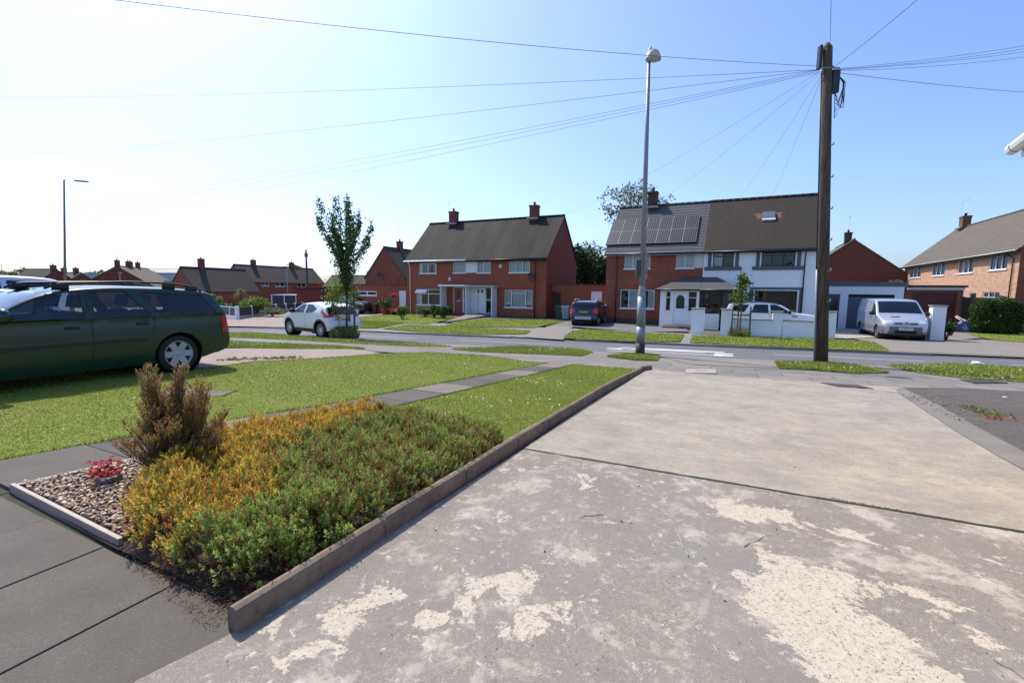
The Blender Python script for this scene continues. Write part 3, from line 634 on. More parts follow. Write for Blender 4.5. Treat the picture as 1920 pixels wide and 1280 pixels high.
# gravel corner
def gravel():
    poly=w2((1.34,4.68),(1.30,3.15),(1.55,3.3),(1.9,3.75),(2.25,4.15),(2.38,4.42))
    sheet('gravel_bed',poly,SOIL,.03,.3)
    n=2600; x,y=sample(poly,n); z=Tn(x,y)+.035+rng.uniform(0,.018,n)
    ico=[(0,0,1),(0,0,-1),(1,0,0),(-1,0,0),(0,1,0),(0,-1,0)]; fc=[(0,2,4),(0,4,3),(0,3,5),(0,5,2),(1,4,2),(1,3,4),(1,5,3),(1,2,5)]
    bm=bmesh.new(); bmesh.ops.create_icosphere(bm,subdivisions=1,radius=1); U=np.array([v.co[:] for v in bm.verts]); Fc=np.array([[v.index for v in f.verts] for f in bm.faces]); bm.free()
    sc=rng.uniform(.007,.019,(n,1,1))*np.array([1,.75,.5])*rng.uniform(.7,1.2,(n,1,3)); V=U[None]*sc*(1+rng.normal(0,.10,(n,len(U),1)))
    a=rng.uniform(0,6.28,n); tl=rng.uniform(-.5,.5,n); ca,sa=np.cos(a)[:,None],np.sin(a)[:,None]; X=V[:,:,0]*ca-V[:,:,1]*sa; Y=V[:,:,0]*sa+V[:,:,1]*ca; Z=V[:,:,2]+X*tl[:,None]
    V=np.stack([X+x[:,None],Y+y[:,None],Z+z[:,None]],2).reshape(-1,3); Fq=(Fc[None]+(np.arange(n)*len(U))[:,None,None]).reshape(-1,3)
    pal=np.array([(.60,.44,.29),(.46,.30,.18),(.70,.58,.42),(.34,.27,.21),(.56,.36,.21),(.27,.19,.13)]); c=pal[rng.integers(0,6,n)]*rng.uniform(.7,1.15,(n,1))
    t=NT('pebble'); at_=t.n('ShaderNodeAttribute'); at_.attribute_name='Col'; M=t.pbr(at_.outputs['Color'],.6)
    tag(npmesh('gravel',V,Fq,M,col=np.repeat(c,len(U),0),smooth=False),'brown and cream pebbles filling the corner of the bed','gravel',kind='stuff')
    # fallen dry bits of heather over the slabs in front of the bed
    poly=w2((1.30,3.3),(1.16,2.6),(1.10,2.0),(1.35,1.98),(1.45,3.3)); n=1300; x,y=sample(poly,n); z=Tn(x,y)+rng.uniform(.004,.03,n); a=rng.uniform(0,6.28,n); L=rng.uniform(.008,.035,n); W=.0012
    d=np.stack([np.cos(a),np.sin(a),rng.uniform(-.3,.5,n)],1)*L[:,None]; s=np.stack([-np.sin(a),np.cos(a),np.zeros(n)],1)*W; b=np.stack([x,y,z],1)
    V=np.stack([b-s,b+s,b+d+s,b+d-s],1).reshape(-1,3); c=np.where(rng.uniform(0,1,(n,1))<.7,np.array([.11,.045,.028]),np.array([.22,.14,.08]))
    tag(npmesh('plant_litter',V,np.arange(4*n).reshape(-1,4),SPRIG,col=np.repeat(c,4,0)),'dead brown twigs and needles fallen on the slabs by the bed','litter',kind='stuff')
gravel()
def rim(name,p0,p1,label,h):
    a=Vector((*xy(*p0),0)); b=Vector((*xy(*p1),0)); a.z=T(a.x,a.y); b.z=T(b.x,b.y); mb=MB(); d=(b-a).normalized(); nn=Vector((-d.y,d.x,0))
    for q,(s,e,z0,z1) in enumerate(((-.014,.014,-.02,h),)):
        vs=[a+nn*s+Vector((0,0,z0)),a+nn*e+Vector((0,0,z0)),b+nn*e+Vector((0,0,z0)),b+nn*s+Vector((0,0,z0))]; vs+= [v+Vector((0,0,z1-z0)) for v in vs]
        mb.add(vs,[(0,1,2,3),(4,7,6,5),(0,4,5,1),(1,5,6,2),(2,6,7,3),(3,7,4,0)])
    tag(mb.build(name,pm('pale_timber',(.36,.27,.22),.5,sc=9,var=.25),bevel=.004),label,'edging')
rim('edging_board',(1.30,4.70),(1.27,3.12),'pale edging board along the slab path in front of the gravel',.055)
rim('edging_board',(1.30,4.70),(2.35,4.50),'pale edging board behind the gravel running back from its corner',.04)
def redplant():
    g=G(205,912); o=empty('potted_plant',(g.x,g.y,g.z+.03),0,'small red leaved plant in a grey stone bowl on the gravel','plant')
    mb=MB(); mb.lathe([(0,.0),(.055,0),(.08,.03),(.085,.05),(.075,.052),(.07,.035),(0,.03)],Matrix.Identity(4),20); mb.build('bowl',pm('stone_bowl',(.16,.15,.13),.8),o,True)
    lm=leafmat('red_leaves',((.30,.015,.03),(.48,.06,.07)),.4,12)
    V=[];Fq=[]
    for i in range(46):
        a=rng.uniform(0,6.28); e=rng.uniform(.35,1.3); L=rng.uniform(.03,.055); st=Vector((math.cos(a)*math.cos(e),math.sin(a)*math.cos(e),math.sin(e)))*rng.uniform(.04,.15)+Vector((0,0,.04)); d=Vector((math.cos(a),math.sin(a),rng.uniform(-.4,.6))).normalized(); s=d.cross(Vector((0,0,1))).normalized(); u=s.cross(d)
        b=len(V)
        for k,(f,w_) in enumerate(((0,.15),(.3,.75),(.6,.85),(.85,.55),(1,.1))):
            for sg in (-1,0,1): V.append(tuple(st+d*L*f+s*sg*w_*L*.5+u*(abs(sg)*.012+math.sin(k*2.+i)*.006)))
        for k in range(4):
            for j in range(2): Fq.append((b+k*3+j,b+k*3+j+1,b+k*3+j+4,b+k*3+j+3))
    npmesh('leaves',V,Fq,lm,o,smooth=True)
redplant()
# road markings
def mark(name,n0,s0,s1,w=.1,z=-.0665):
    pts=[Vector((*xy(n0,s0),0)),Vector((*xy(n0,s1),0))]; return strip(name,pts,w,PAINT,z)
for p,q in (((680.5,629.3),(805,634)),((880,638),(1040,645.5)),((1447,662.5),(1705,672.7)),((1845,678),(1960,683)),((500,620.5),(600,625.5))):
    a=ns(*G(*p,-.1)[:2]); b_=ns(*G(*q,-.1)[:2]); mark('road_marking',17.62,b_[1],a[1],.11)
def letters():
    L={'S':[[(1,.85),(.8,1),(.2,1),(0,.85),(0,.62),(.2,.52),(.8,.46),(1,.34),(1,.14),(.8,0),(.2,0),(0,.14)]],'L':[[(0,1),(0,0),(.9,0)]],'O':[[(.25,0),(0,.15),(0,.85),(.25,1),(.75,1),(1,.85),(1,.15),(.75,0),(.25,0)]],'W':[[(0,1),(.22,0),(.5,.8),(.78,0),(1,1)]]}
    mb=[]
    V=[];Fq=[]
    for k,ch in enumerate('SLOW'):
        n0=15.05+k*.76; wd=.58
        for st in L[ch]:
            for (u0,v0),(u1,v1) in zip(st,st[1:]):
                A=np.array([n0+u0*wd,.3+v0*3.7]);B=np.array([n0+u1*wd,.3+v1*3.7]); K=max(1,int(abs(B-A).max()/.4))
                hv=abs(B[1]-A[1])<.8
                for i in range(K):
                    a=A+(B-A)*i/K; b=A+(B-A)*(i+1)/K
                    off=np.array([0,.28]) if hv else np.array([.085,0])
                    q=len(V)
                    for p in (a-off,a+off,b+off,b-off): x,y=xy(*p); V.append((x,y,T(x,y)-.067))
                    Fq.append((q,q+1,q+2,q+3))
    tag(npmesh('road_marking',V,Fq,PAINT),kind='structure')
letters()
# ---------------- cars ----------------
def crom(P,k=7):
    out=[];n=len(P)
    for i in range(n-1):
        p0=P[max(i-1,0)];p1=P[i];p2=P[i+1];p3=P[min(i+2,n-1)]
        for j in range(k):
            t=j/k; q=[]
            for c in range(len(p1)):
                m1=(p2[c]-p0[c])*.5; m2=(p3[c]-p1[c])*.5
                # limit overshoot
                lim=1.6*abs(p2[c]-p1[c]); m1=max(-lim,min(lim,m1)); m2=max(-lim,min(lim,m2))
                q.append((2*t**3-3*t**2+1)*p1[c]+(t**3-2*t**2+t)*m1+(-2*t**3+3*t**2)*p2[c]+(t**3-t**2)*m2)
            out.append(q)
    out.append(list(P[-1])); return out
def roundpoly(P,r=.05,k=4):
    out=[];n=len(P)
    for i in range(n):
        a=Vector(P[i-1]);b=Vector(P[i]);c=Vector(P[(i+1)%n]); d1=(a-b);d2=(c-b); rr=min(r,d1.length*.4,d2.length*.4)
        s=b+d1.normalized()*rr; e=b+d2.normalized()*rr
        for j in range(k+1):
            t=j/k; out.append(tuple((1-t)**2*s+2*t*(1-t)*b+t*t*e))
    return out
class Car:
    def __init__(s,name,label,loc,ang,sp,paint,group=None,cat='car'):
        """local frame: x from front bumper (0) to rear (L), y lateral, z up. ang = heading rotation of +x"""
        s.sp=sp; s.root=empty(name,loc,ang,label,cat,group); s.paint=paint; w=sp['w']; L=sp['L']
        s.S=crom(sp['sil'],7); n=len(s.S); s.C=[]
        for i in range(n):
            a=s.S[max(i-1,0)];b=s.S[min(i+1,n-1)]; tx,tz=b[0]-a[0],b[1]-a[1]; l=math.hypot(tx,tz) or 1; N=(-tz/l,tx/l)
            s.C.append((s.S[i][0]-s.S[i][2]*N[0],s.S[i][1]-s.S[i][2]*N[1],N))
        s.body()
    def W(s,x,z):
        sp=s.sp; w=sp['w']; L=sp['L']; a=sp.get('fe',.9); b=sp.get('re',.7)
        r=w-sp.get('ft',.13)*max(0,(a-x)/a)**2.2-sp.get('rt',.07)*max(0,(x-(L-b))/b)**2.2
        zb=sp['belt']; zt=sp['top']; zs=.2
        if z>zb: r-=sp.get('tum',.17)*((z-zb)/(zt-zb))**1.15
        else: r-=.055*(max(0,(.62-z))/.42)**2+.018*max(0,(z-.62)/max(.1,zb-.62))**2
        return r
    def P(s,i,u,lift=0):
        x,z,N=s.C[i]; b=s.S[i][2]; p=s.sp.get('pw',2.6); w=s.W(x,z); v=min(1,abs(u)); o=b*(max(0,1-v**p))**(1/p)+lift
        return (x+N[0]*o,u*w,z+N[1]*o)
    def find(s,z,rear,lo=None,hi=None):
        n=len(s.C); R_=range(n//2,n) if rear else range(0,n//2)
        return min(R_,key=lambda i:abs(s.S[i][1]-z))
    def body(s):
        sp=s.sp; n=len(s.C); mb={}
        names={'body':MB(),'windscreen':MB(),'rear_window':MB(),'bumper':MB()}
        us=[-1,-.985,-.955,-.9,-.82,-.6,-.3,0,.3,.6,.82,.9,.955,.985,1]
        g0,g1=sp['ws']; h0,h1=sp['rw']; K=7
        P=[[s.P(i,u) for u in us] for i in range(n)]
        def put(k,i,j,l=0):
            q=[P[i][j],P[i+1][j],P[i+1][j+1],P[i][j+1]]; names[k].add(q,[(0,1,2,3)])
        for i in range(n-1):
            for j in range(len(us)-1):
                t=i/K; inner=3<=j<=len(us)-5
                k='body'
                if g0<=t<g1 and inner: k='windscreen'
                elif h0<=t<h1 and inner: k='rear_window'
                elif sp.get('bump') and (t<sp['bump'][0] or t>=sp['bump'][1]): k='bumper'
                put(k,i,j)
        # side panels
        body=names['body']
        out=[(c[0],c[1]) for c in s.C]; zs=sp['sill']; Ra=sp['Ra']; R_=sp['R']
        bot=[]
        for xw in (sp['xr'],sp['xf']):
            a0=math.asin(min(.95,(zs-R_)/Ra)); 
            for k in range(0,15):
                a=a0+(math.pi-2*a0)*k/14; bot.append((xw+Ra*math.cos(a),R_+Ra*math.sin(a)))
        ol=out+[(sp['xr']+Ra+.08,max(zs,out[-1][1]))] *0+bot
        for sg in (-1,1):
            bm=bmesh.new(); es=[]
            for loop in [ol]+[roundpoly(wd,.045) for wd in sp['win']]:
                vs=[bm.verts.new((p[0],0,p[1])) for p in loop]; es+=[bm.edges.new((vs[i],vs[(i+1)%len(vs)])) for i in range(len(vs))]
            bmesh.ops.triangle_fill(bm,use_beauty=True,edges=es)
            for a in np.arange(.1,sp['L'],.12): bmesh.ops.bisect_plane(bm,geom=bm.verts[:]+bm.edges[:]+bm.faces[:],plane_co=(a,0,0),plane_no=(1,0,0))
            for a in np.arange(.25,sp['top'],.07): bmesh.ops.bisect_plane(bm,geom=bm.verts[:]+bm.edges[:]+bm.faces[:],plane_co=(0,0,a),plane_no=(0,0,1))
            bm.verts.index_update()
            zc=sp.get('clad',0)
            V=[(v.co.x,sg*s.W(v.co.x,v.co.z),v.co.z) for v in bm.verts]
            body.add(V,[[v.index for v in f.verts] for f in bm.faces]); bm.free()
        nm={'body':s.paint,'windscreen':sp.get('glass',GLASSC),'rear_window':sp.get('glassr',sp.get('glass',GLASSC)),'bumper':sp.get('bmat',DARK)}
        for k,b in names.items():
            if b.f:
                o=b.build(k,nm[k],s.root,True); me=o.data
                bm=bmesh.new(); bm.from_mesh(me); bmesh.ops.remove_doubles(bm,verts=bm.verts,dist=.002); bmesh.ops.recalc_face_normals(bm,faces=bm.faces); bm.to_mesh(me); bm.free()
                try: me.set_sharp_from_angle(angle=R(38))
                except Exception: pass
        # windows + seals
        for wd in sp['win']:
            q=roundpoly(wd,.045); c=Vector((sum(p[0] for p in q)/len(q),sum(p[1] for p in q)/len(q)))
            for sg in (-1,1):
                o=s.patch('side_window',q,sg,-.012,sp.get('glassr',GLASSC) if (sp.get('privacy') and c.x>sp['privacy']) else sp.get('glass',GLASSC))
                m=MB(); n_=len(q)
                inn=[Vector(p).lerp(c,.0)+ (c-Vector(p)).normalized()*.014 for p in q]; ou=[Vector(p)+(Vector(p)-c).normalized()*.012 for p in q]
                V=[(p[0],sg*(s.W(p[0],p[1])+.004),p[1]) for p in ou]+[(p[0],sg*(s.W(p[0],p[1])-.006),p[1]) for p in inn]
                m.add(V,[(i,(i+1)%n_,n_+(i+1)%n_,n_+i) for i in range(n_)]); m.build('seal',sp.get('seal',SEAL),o)
        # floor, liners
        m=MB(); m.box(sp['xf']-.55,sp['xr']+.6,-sp['w']+.42,sp['w']-.42,.2,.42); m.box(sp['xf']+Ra,sp['xr']-Ra,-sp['w']+.09,sp['w']-.09,.2,.4); m.box(.12,sp['xf']-.4,-sp['w']+.3,sp['w']-.3,.26,.6); m.box(sp['xf']+.2,sp['xf']+.75,-sp['w']+.2,sp['w']-.2,.45,sp['belt']-.12)
        for xw in (sp['xf'],sp['xr']):
            for sg in (-1,1):
                M=Matrix.Translation((xw,sg*(sp['w']-.01-.045),R_))@Matrix.Rotation(R(90),4,'X'); M2=Matrix(M)
                m.lathe([(Ra+.005,sg*.0),(Ra+.005,sg*.40),(.0,sg*.40)],M2,20)
        m.build('underbody',DARK,s.root)
        # wheels
        for xw in (sp['xf'],sp['xr']):
            for sg in (-1,1): wheel(s.root,(xw,sg*(sp['w']-.035),R_),R_,sg,sp.get('spokes',6),sp.get('rimmat',ALLOY),sp.get('tw',.2),sp.get('rimf',.66))
        # seats
        for xs in sp.get('seats',[2.15,3.05]):
            for sg in (-1,1):
                m=MB(); y=sg*.36; zb=.42; m.box(xs-.5,xs,y-.24,y+.24,zb,zb+.16)
                M=Matrix.Translation((xs,y,zb+.1))@Matrix.Rotation(R(14),4,'Y'); m.box(-.07,.07,-.24,.24,0,.56,M); st=m.build('seat',SEAT,s.root,bevel=.04)
                h=MB(); h.box(-.045,.045,-.13,.13,.62,.8,M); h.tube([M@Vector((0,-.05,.54)),M@Vector((0,-.05,.64))],.008,5);h.tube([M@Vector((0,.05,.54)),M@Vector((0,.05,.64))],.008,5); h.build('headrest',SEAT,st,bevel=.035)
    def patch(s,name,poly,sg,lift,m,parent=None):
        bm=bmesh.new(); vs=[bm.verts.new((p[0],0,p[1])) for p in poly]; es=[bm.edges.new((vs[i],vs[(i+1)%len(vs)])) for i in range(len(vs))]
        bmesh.ops.triangle_fill(bm,use_beauty=True,edges=es)
        for a in np.arange(.15,s.sp['L'],.15): bmesh.ops.bisect_plane(bm,geom=bm.verts[:]+bm.edges[:]+bm.faces[:],plane_co=(a,0,0),plane_no=(1,0,0))
        for a in np.arange(.25,s.sp['top'],.09): bmesh.ops.bisect_plane(bm,geom=bm.verts[:]+bm.edges[:]+bm.faces[:],plane_co=(0,0,a),plane_no=(0,0,1))
        bm.verts.index_update(); mb=MB(); mb.add([(v.co.x,sg*(s.W(v.co.x,v.co.z)+lift),v.co.z) for v in bm.verts],[[v.index for v in f.verts] for f in bm.faces]); bm.free()
        return mb.build(name,m,parent or s.root,True)
    def line(s,name,pts,wd,m,lift=.003,sides=(-1,1)):
        for sg in sides:
            V=[];q=[]
            for a,b in zip(pts,pts[1:]):
                k=max(1,int(math.dist(a,b)/.08)); q+=[(a[0]+(b[0]-a[0])*i/k,a[1]+(b[1]-a[1])*i/k) for i in range(k)]
            q.append(pts[-1])
            for i,p in enumerate(q):
                a=q[max(i-1,0)];b=q[min(i+1,len(q)-1)]; d=(b[0]-a[0],b[1]-a[1]); l=math.hypot(*d); nx,nz=-d[1]/l*wd/2,d[0]/l*wd/2
                for t in (-1,1): X,Z=p[0]+t*nx,p[1]+t*nz; V.append((X,sg*(s.W(X,Z)+lift),Z))
            MB().add(V,[(2*i,2*i+1,2*i+3,2*i+2) for i in range(len(q)-1)]).build(name,m,s.root,True)
    def end(s,name,u0,u1,z0,z1,m,rear=True,lift=.008,parent=None,side=0):
        """panel following the front or rear surface between heights z0<z1; with side>0 it wraps that far along the flank"""
        K=6; mb=MB(); U=[u0+(u1-u0)*k/6 for k in range(7)]; G_=[]
        for k in range(K+1):
            z=z0+(z1-z0)*k/K; i=s.find(z,rear); row=[s.P(i,u,lift) for u in U]
            if side:
                sg=1 if u1>0 else -1; x,zc,_=s.C[i]; x2=x+(-side if rear else side)*(1 if True else 0)
                xs=[x2+(x-x2)*q for q in (0,.5,1)]
                ext=[(X,sg*(s.W(X,zc)+lift),zc) for X in xs]
                row=(row+ext[::-1]) if sg>0 else (ext+row)
            G_.append(row)
        n=len(G_[0]); V=[p for r in G_ for p in r]; mb.add(V,[(k*n+j,k*n+j+1,(k+1)*n+j+1,(k+1)*n+j) for k in range(K) for j in range(n-1)])
        return mb.build(name,m,parent or s.root,True)
    def roofpanel(s,t0,t1,m):
        mb=MB(); us=[-1,-.97,-.9,-.7,-.35,0,.35,.7,.9,.97,1]; I=range(int(t0*7),int(t1*7)+1); V=[s.P(i,u,.006) for i in I for u in us]; n=len(us)
        mb.add(V,[(a*n+b,a*n+b+1,(a+1)*n+b+1,(a+1)*n+b) for a in range(len(I)-1) for b in range(n-1)]); mb.build('roof_panel',m,s.root,True)
    def handle(s,x,z,m=None,w=.17):
        for sg in (-1,1):
            mb=MB(); y=s.W(x,z); mb.box(x-w/2,x+w/2,-.02,.022,z-.02,z+.02,Matrix.Translation((0,sg*y,0))); mb.build('door_handle',m or s.paint,s.root,bevel=.01)
    def mirror(s,x,z,m=None):
        for sg in (-1,1):
            y=s.W(x,z); mb=MB()
            mb.lathe([(0,-.13),(.06,-.125),(.09,-.08),(.105,0),(.095,.08),(.06,.12),(0,.13)],Matrix.Translation((x,sg*(y+.14),z+.06))@Matrix.Rotation(R(90),4,'X')@Matrix.Scale(.75,4,(1,0,0)),16); mb.tube([(x,sg*(y-.03),z),(x,sg*(y+.07),z+.03)],.03,8)
            mb.build('wing_mirror',m or s.paint,s.root,True)
    def rails(s,pts,m,hgt=.05):
        for sg in (-1,1):
            mb=MB(); q=[]
            for x,z in pts: q.append((x,sg*(s.W(x,min(z,s.sp['top']-.06))-.03),z))
            mb.tube(q,.018,6); 
            for x,z in (pts[1],pts[len(pts)//2],pts[-2]): mb.box(x-.09,x+.09,-.018,.018,z-hgt-.05,z,Matrix.Translation((0,sg*(s.W(x,min(z,s.sp['top']-.06))-.03),0)))
            mb.build('roof_rail',m,s.root,True)
    def plate(s,z,text,m,rear=True,w=.52,h=.115):
        i=s.find(z,rear); p=s.P(i,0); N=s.C[i][2]; sx=1 if rear else -1
        mb=MB(); mb.box(0,.012,-w/2,w/2,-h/2,h/2,Matrix.Translation((p[0]+(.004 if rear else -.016),0,z))); o=mb.build('number_plate',m,s.root)
        cu=bpy.data.curves.new('t','FONT'); cu.body=text; cu.size=.1; cu.align_x='CENTER'; cu.align_y='CENTER'; cu.extrude=.001
        to=bpy.data.objects.new('t',cu); C.objects.link(to); bpy.context.view_layer.update(); me=bpy.data.meshes.new_from_object(to.evaluated_get(bpy.context.evaluated_depsgraph_get())); bpy.data.objects.remove(to)
        q=link('number',me,DARK,o); q.matrix_local=Matrix.Translation((p[0]+(.0175 if rear else -.0175),0,z))@Matrix.Rotation(R(90 if rear else -90),4,'Z')@Matrix.Rotation(R(90),4,'X')
def wheel(root,loc,R_,sg,ns_,rm,tw=.2,rf=.66):
    M=Matrix.Translation(loc)@Matrix.Rotation(R(90),4,'X'); s=-sg   # axis +z of lathe -> -y ; outward = sg*y
    h=tw/2; mb=MB(); ri=R_*rf
    mb.lathe([(ri,-h*.9),(R_*.9,-h),(R_*.98,-h*.8),(R_,-h*.5),(R_,h*.5),(R_*.98,h*.8),(R_*.9,h),(ri,h*.9)],Matrix.Translation((0,-sg*h,0))@M,32)
    t=mb.build('wheel',RUBBER,root,True)
    m=MB(); MM=Matrix.Translation((0,-sg*h,0))@M; e=s*h
    m.lathe([(ri,s*h*.9),(ri*.985,s*h*.97),(ri*.93,s*h*.9),(ri*.9,s*h*.3)],MM,32)
    for k in range(ns_):
        a=2*math.pi*k/ns_; RM=MM@Matrix.Rotation(a,4,'Z'); w0,w1=.11*ri,.055*ri
        if ns_<=7: w0,w1=.24*ri,.23*ri
        vs=[]
        for (r,w_,z) in ((.12*ri,w0,s*h*.72),(ri*.94,w1,s*h*.86),(ri*.94,w1,s*h*.5),(.12*ri,w0,s*h*.4)):
            vs+=[RM@Vector((r,-w_,z)),RM@Vector((r,w_,z))]
        m.add(vs,[(0,1,3,2),(2,3,5,4),(4,5,7,6),(0,2,4,6),(1,7,5,3)])
    m.lathe([(0,s*h*.84),(.16*ri,s*h*.82),(.3*ri,s*h*.72),(.34*ri,s*h*.4)],MM,20)
    m.build('rim',rm,t,False,bevel=.006)
    d=MB(); d.lathe([(0,s*h*.25),(ri*.97,s*h*.25)],MM,24); d.build('brake_disc',DARK,t)
def carpaint(name,col,metal=.0,rough=.28,coat=1,fl=.0):
    t=NT(name); v=t.coord(); n=t.noise(2.2,3,.5,v); nf=t.noise(240,1,.5,v)
    c=t.mix(n,tuple(x*.93 for x in col),tuple(min(1,x*1.07) for x in col))
    dirt=t.noise(5,6,.7,v); sep=t.n('ShaderNodeSeparateXYZ'); t.put(sep.inputs[0],v); low=t.math('MULTIPLY',t.math('SUBTRACT',1,t.math('DIVIDE',sep.outputs[2],.8),True),.5)
    c=t.mix(t.math('MULTIPLY',low,t.math('MULTIPLY',t.ramp(dirt,.35,.7),.35)),c,(.09,.075,.06))
    return t.pbr(c,t.math('ADD',rough,t.math('MULTIPLY',dirt,.08)),metal,t.bump(t.noise(.9,1,.5,v),.04,.05),coat)
def place(px,ang,sp,xw,side,dz=0,pt=None):
    """world location of the car origin so that the wheel (xw,side) touches the ground seen at px"""
    g=G(*px) if pt is None else Vector(pt); M=Matrix.Rotation(ang,3,'Z'); o=g-M@Vector((xw,side*(sp['w']-.1),0)); o.z=g.z+dz; return o
HB=-math.pi/2
def heading(dx,dy): # +x axis points rearwards, so give the direction the REAR points to
    return math.atan2(dy,dx)
EST=dict(L=4.49,w=.855,top=1.44,belt=.955,xf=.88,xr=3.52,R=.315,Ra=.37,sill=.21,sil=[(.14,.24,.05),(.03,.36,.10),(.0,.55,.13),(.10,.70,.12),(.42,.82,.07),(.9,.92,.05),(1.22,.985,.05),(1.72,1.27,.05),(2.1,1.395,.055),(2.7,1.45,.06),(3.4,1.44,.06),(3.95,1.40,.06),(4.18,1.345,.055),(4.32,1.10,.05),(4.40,.93,.06),(4.43,.76,.08),(4.47,.62,.11),(4.49,.46,.12),(4.42,.30,.09),(4.2,.24,.05)],
 ws=(6,8),rw=(12,14),tum=.19,win=[[(1.34,.985),(1.80,1.25),(2.12,1.345),(2.30,1.36),(2.30,.985)],[(2.41,.985),(2.41,1.365),(2.86,1.36),(3.14,.99)],[(3.04,1.345),(3.28,1.0),(4.17,1.0),(3.98,1.315)]],glass=GLASSC,seats=[2.2,3.1],spokes=6,bump=None,rimf=.70,glassr=GLASSC,rimmat=pm('silver_wheel_cover',(.46,.46,.47),.35,.1))
grn=carpaint('dark_green_paint',(.005,.033,.021),0,.22,coat=.25)
ang=math.atan2(RN[1],RN[0]); g=G(335,697); EK=1.06
car=Car('estate_car','dark green estate car with black roof rails parked on the lawn edge at far left',G(335,697)-Matrix.Rotation(ang,3,'Z')@Vector((EST['xr']*EK,-(EST['w']-.1)*EK,0)),ang,EST,grn); car.root.scale=(EK,EK,EK)
car.line('door_seam',[(1.26,.95),(1.22,.6),(1.28,.28)],.008,SEAL); car.line('door_seam',[(2.36,1.36),(2.37,.6),(2.34,.24)],.010,SEAL); car.line('door_seam',[(3.18,.98),(3.16,.75),(3.06,.6)],.008,SEAL)
car.line('waist_trim',[(1.25,.955),(2.3,.965),(3.3,.968),(4.3,.955)],.014,SEAL,.006); car.line('rubbing_strip',[(1.15,.60),(2.3,.61),(3.05,.61)],.045,DARK,.012)
car.handle(2.14,.845,DARK); car.handle(3.0,.86,DARK); car.mirror(1.42,.985); car.rails([(1.95,1.40),(2.12,1.475),(2.9,1.51),(3.5,1.50),(3.85,1.45),(4.02,1.37)],DARK,.05)
for sg in (-1,1): car.end('tail_light',sg*.80 if sg>0 else -1,1 if sg>0 else -.80,.66,.95,RED,True,.008,side=.10)
for sg in (-1,1): car.end('headlight',sg*.62 if sg>0 else -1,1 if sg>0 else -.62,.60,.72,CLEAR,False,.008,side=.12)
car.end('bumper',-1,1,.34,.56,DARK,True,.012,side=.34); car.end('bumper',-1,1,.34,.52,DARK,False,.012,side=.3); car.plate(.70,'P482 KBD',pm('yellow_plate',(.75,.5,.03),.4)); car.end('grille',-.35,.35,.60,.70,DARK,False,.008)
# juke-like crossover
JK=dict(L=4.135,w=.883,top=1.55,belt=1.06,xf=.80,xr=3.33,R=.34,Ra=.415,sill=.27,fe=1.0,ft=.2,re=.9,rt=.10,sil=[(.16,.26,.05),(.03,.42,.12),(.0,.66,.16),(.08,.86,.16),(.34,1.0,.10),(.8,1.07,.06),(1.1,1.10,.05),(1.6,1.40,.05),(2.0,1.53,.06),(2.5,1.56,.06),(3.1,1.51,.06),(3.5,1.42,.06),(3.64,1.37,.05),(3.84,1.12,.06),(3.92,.98,.09),(4.0,.82,.12),(4.1,.66,.13),(4.13,.48,.12),(4.06,.34,.08),(3.9,.27,.05)],
 ws=(6,8),rw=(12,13.6),tum=.22,pw=2.3,win=[[(1.30,1.10),(1.66,1.34),(1.95,1.44),(2.17,1.46),(2.14,1.07)],[(2.26,1.07),(2.28,1.46),(2.70,1.43),(3.08,1.27),(2.86,1.11)]],glass=GLASSD,glassr=GLASSD,seats=[2.1],spokes=10,rimf=.68)
wpt=carpaint('pearl_white_paint',(.74,.74,.73),0,.3)
jang=heading(.82,-.57)
jk=Car('crossover_car','white compact crossover parked at the near kerb behind the staked street tree',place((603,632.5),jang,JK,JK['xr'],1 if False else -1),jang,JK,wpt)
def archtrim(c,wd=.07,m=DARK):
    for xw in (c.sp['xf'],c.sp['xr']):
        Ra=c.sp['Ra']+wd*.45; z0=c.sp['sill']-.0; a0=math.asin(min(.9,(z0-c.sp['R'])/Ra)); c.line('wheel_arch_trim',[(xw+Ra*math.cos(a),c.sp['R']+Ra*math.sin(a)) for a in np.linspace(a0,math.pi-a0,20)],wd,m,.008)
    c.line('sill_trim',[(c.sp['xf']+c.sp['Ra'],c.sp['sill']+.05),(c.sp['xr']-c.sp['Ra'],c.sp['sill']+.05)],.1,m,.008)
archtrim(jk); jk.end('bumper',-1,1,.30,.50,DARK,True,.012,side=.36); jk.end('bumper',-.9,.9,.30,.44,DARK,False,.012)
for sg in (-1,1): jk.end('tail_light',sg*.66 if sg>0 else -1,1 if sg>0 else -.66,.93,1.04,RED,True,.012,side=.2); jk.end('headlight',sg*.55 if sg>0 else -1,1 if sg>0 else -.55,.80,.90,CLEAR,False,.01,side=.1)
jk.line('door_seam',[(1.22,1.05),(1.22,.6),(1.28,.36)],.008,SEAL); jk.line('door_seam',[(2.2,1.05),(2.22,.6),(2.2,.36)],.008,SEAL); jk.handle(1.98,.95); jk.mirror(1.42,1.09,DARK); jk.plate(.80,'DK62 FYA',pm('yellow_plate',(.75,.5,.03),.4))
for sg in (-1,1): jk.patch('tail_light_fin',[(3.40,1.16),(3.62,1.02),(3.86,.96),(3.88,1.0),(3.72,1.12),(3.50,1.27)],sg,.012,RED)
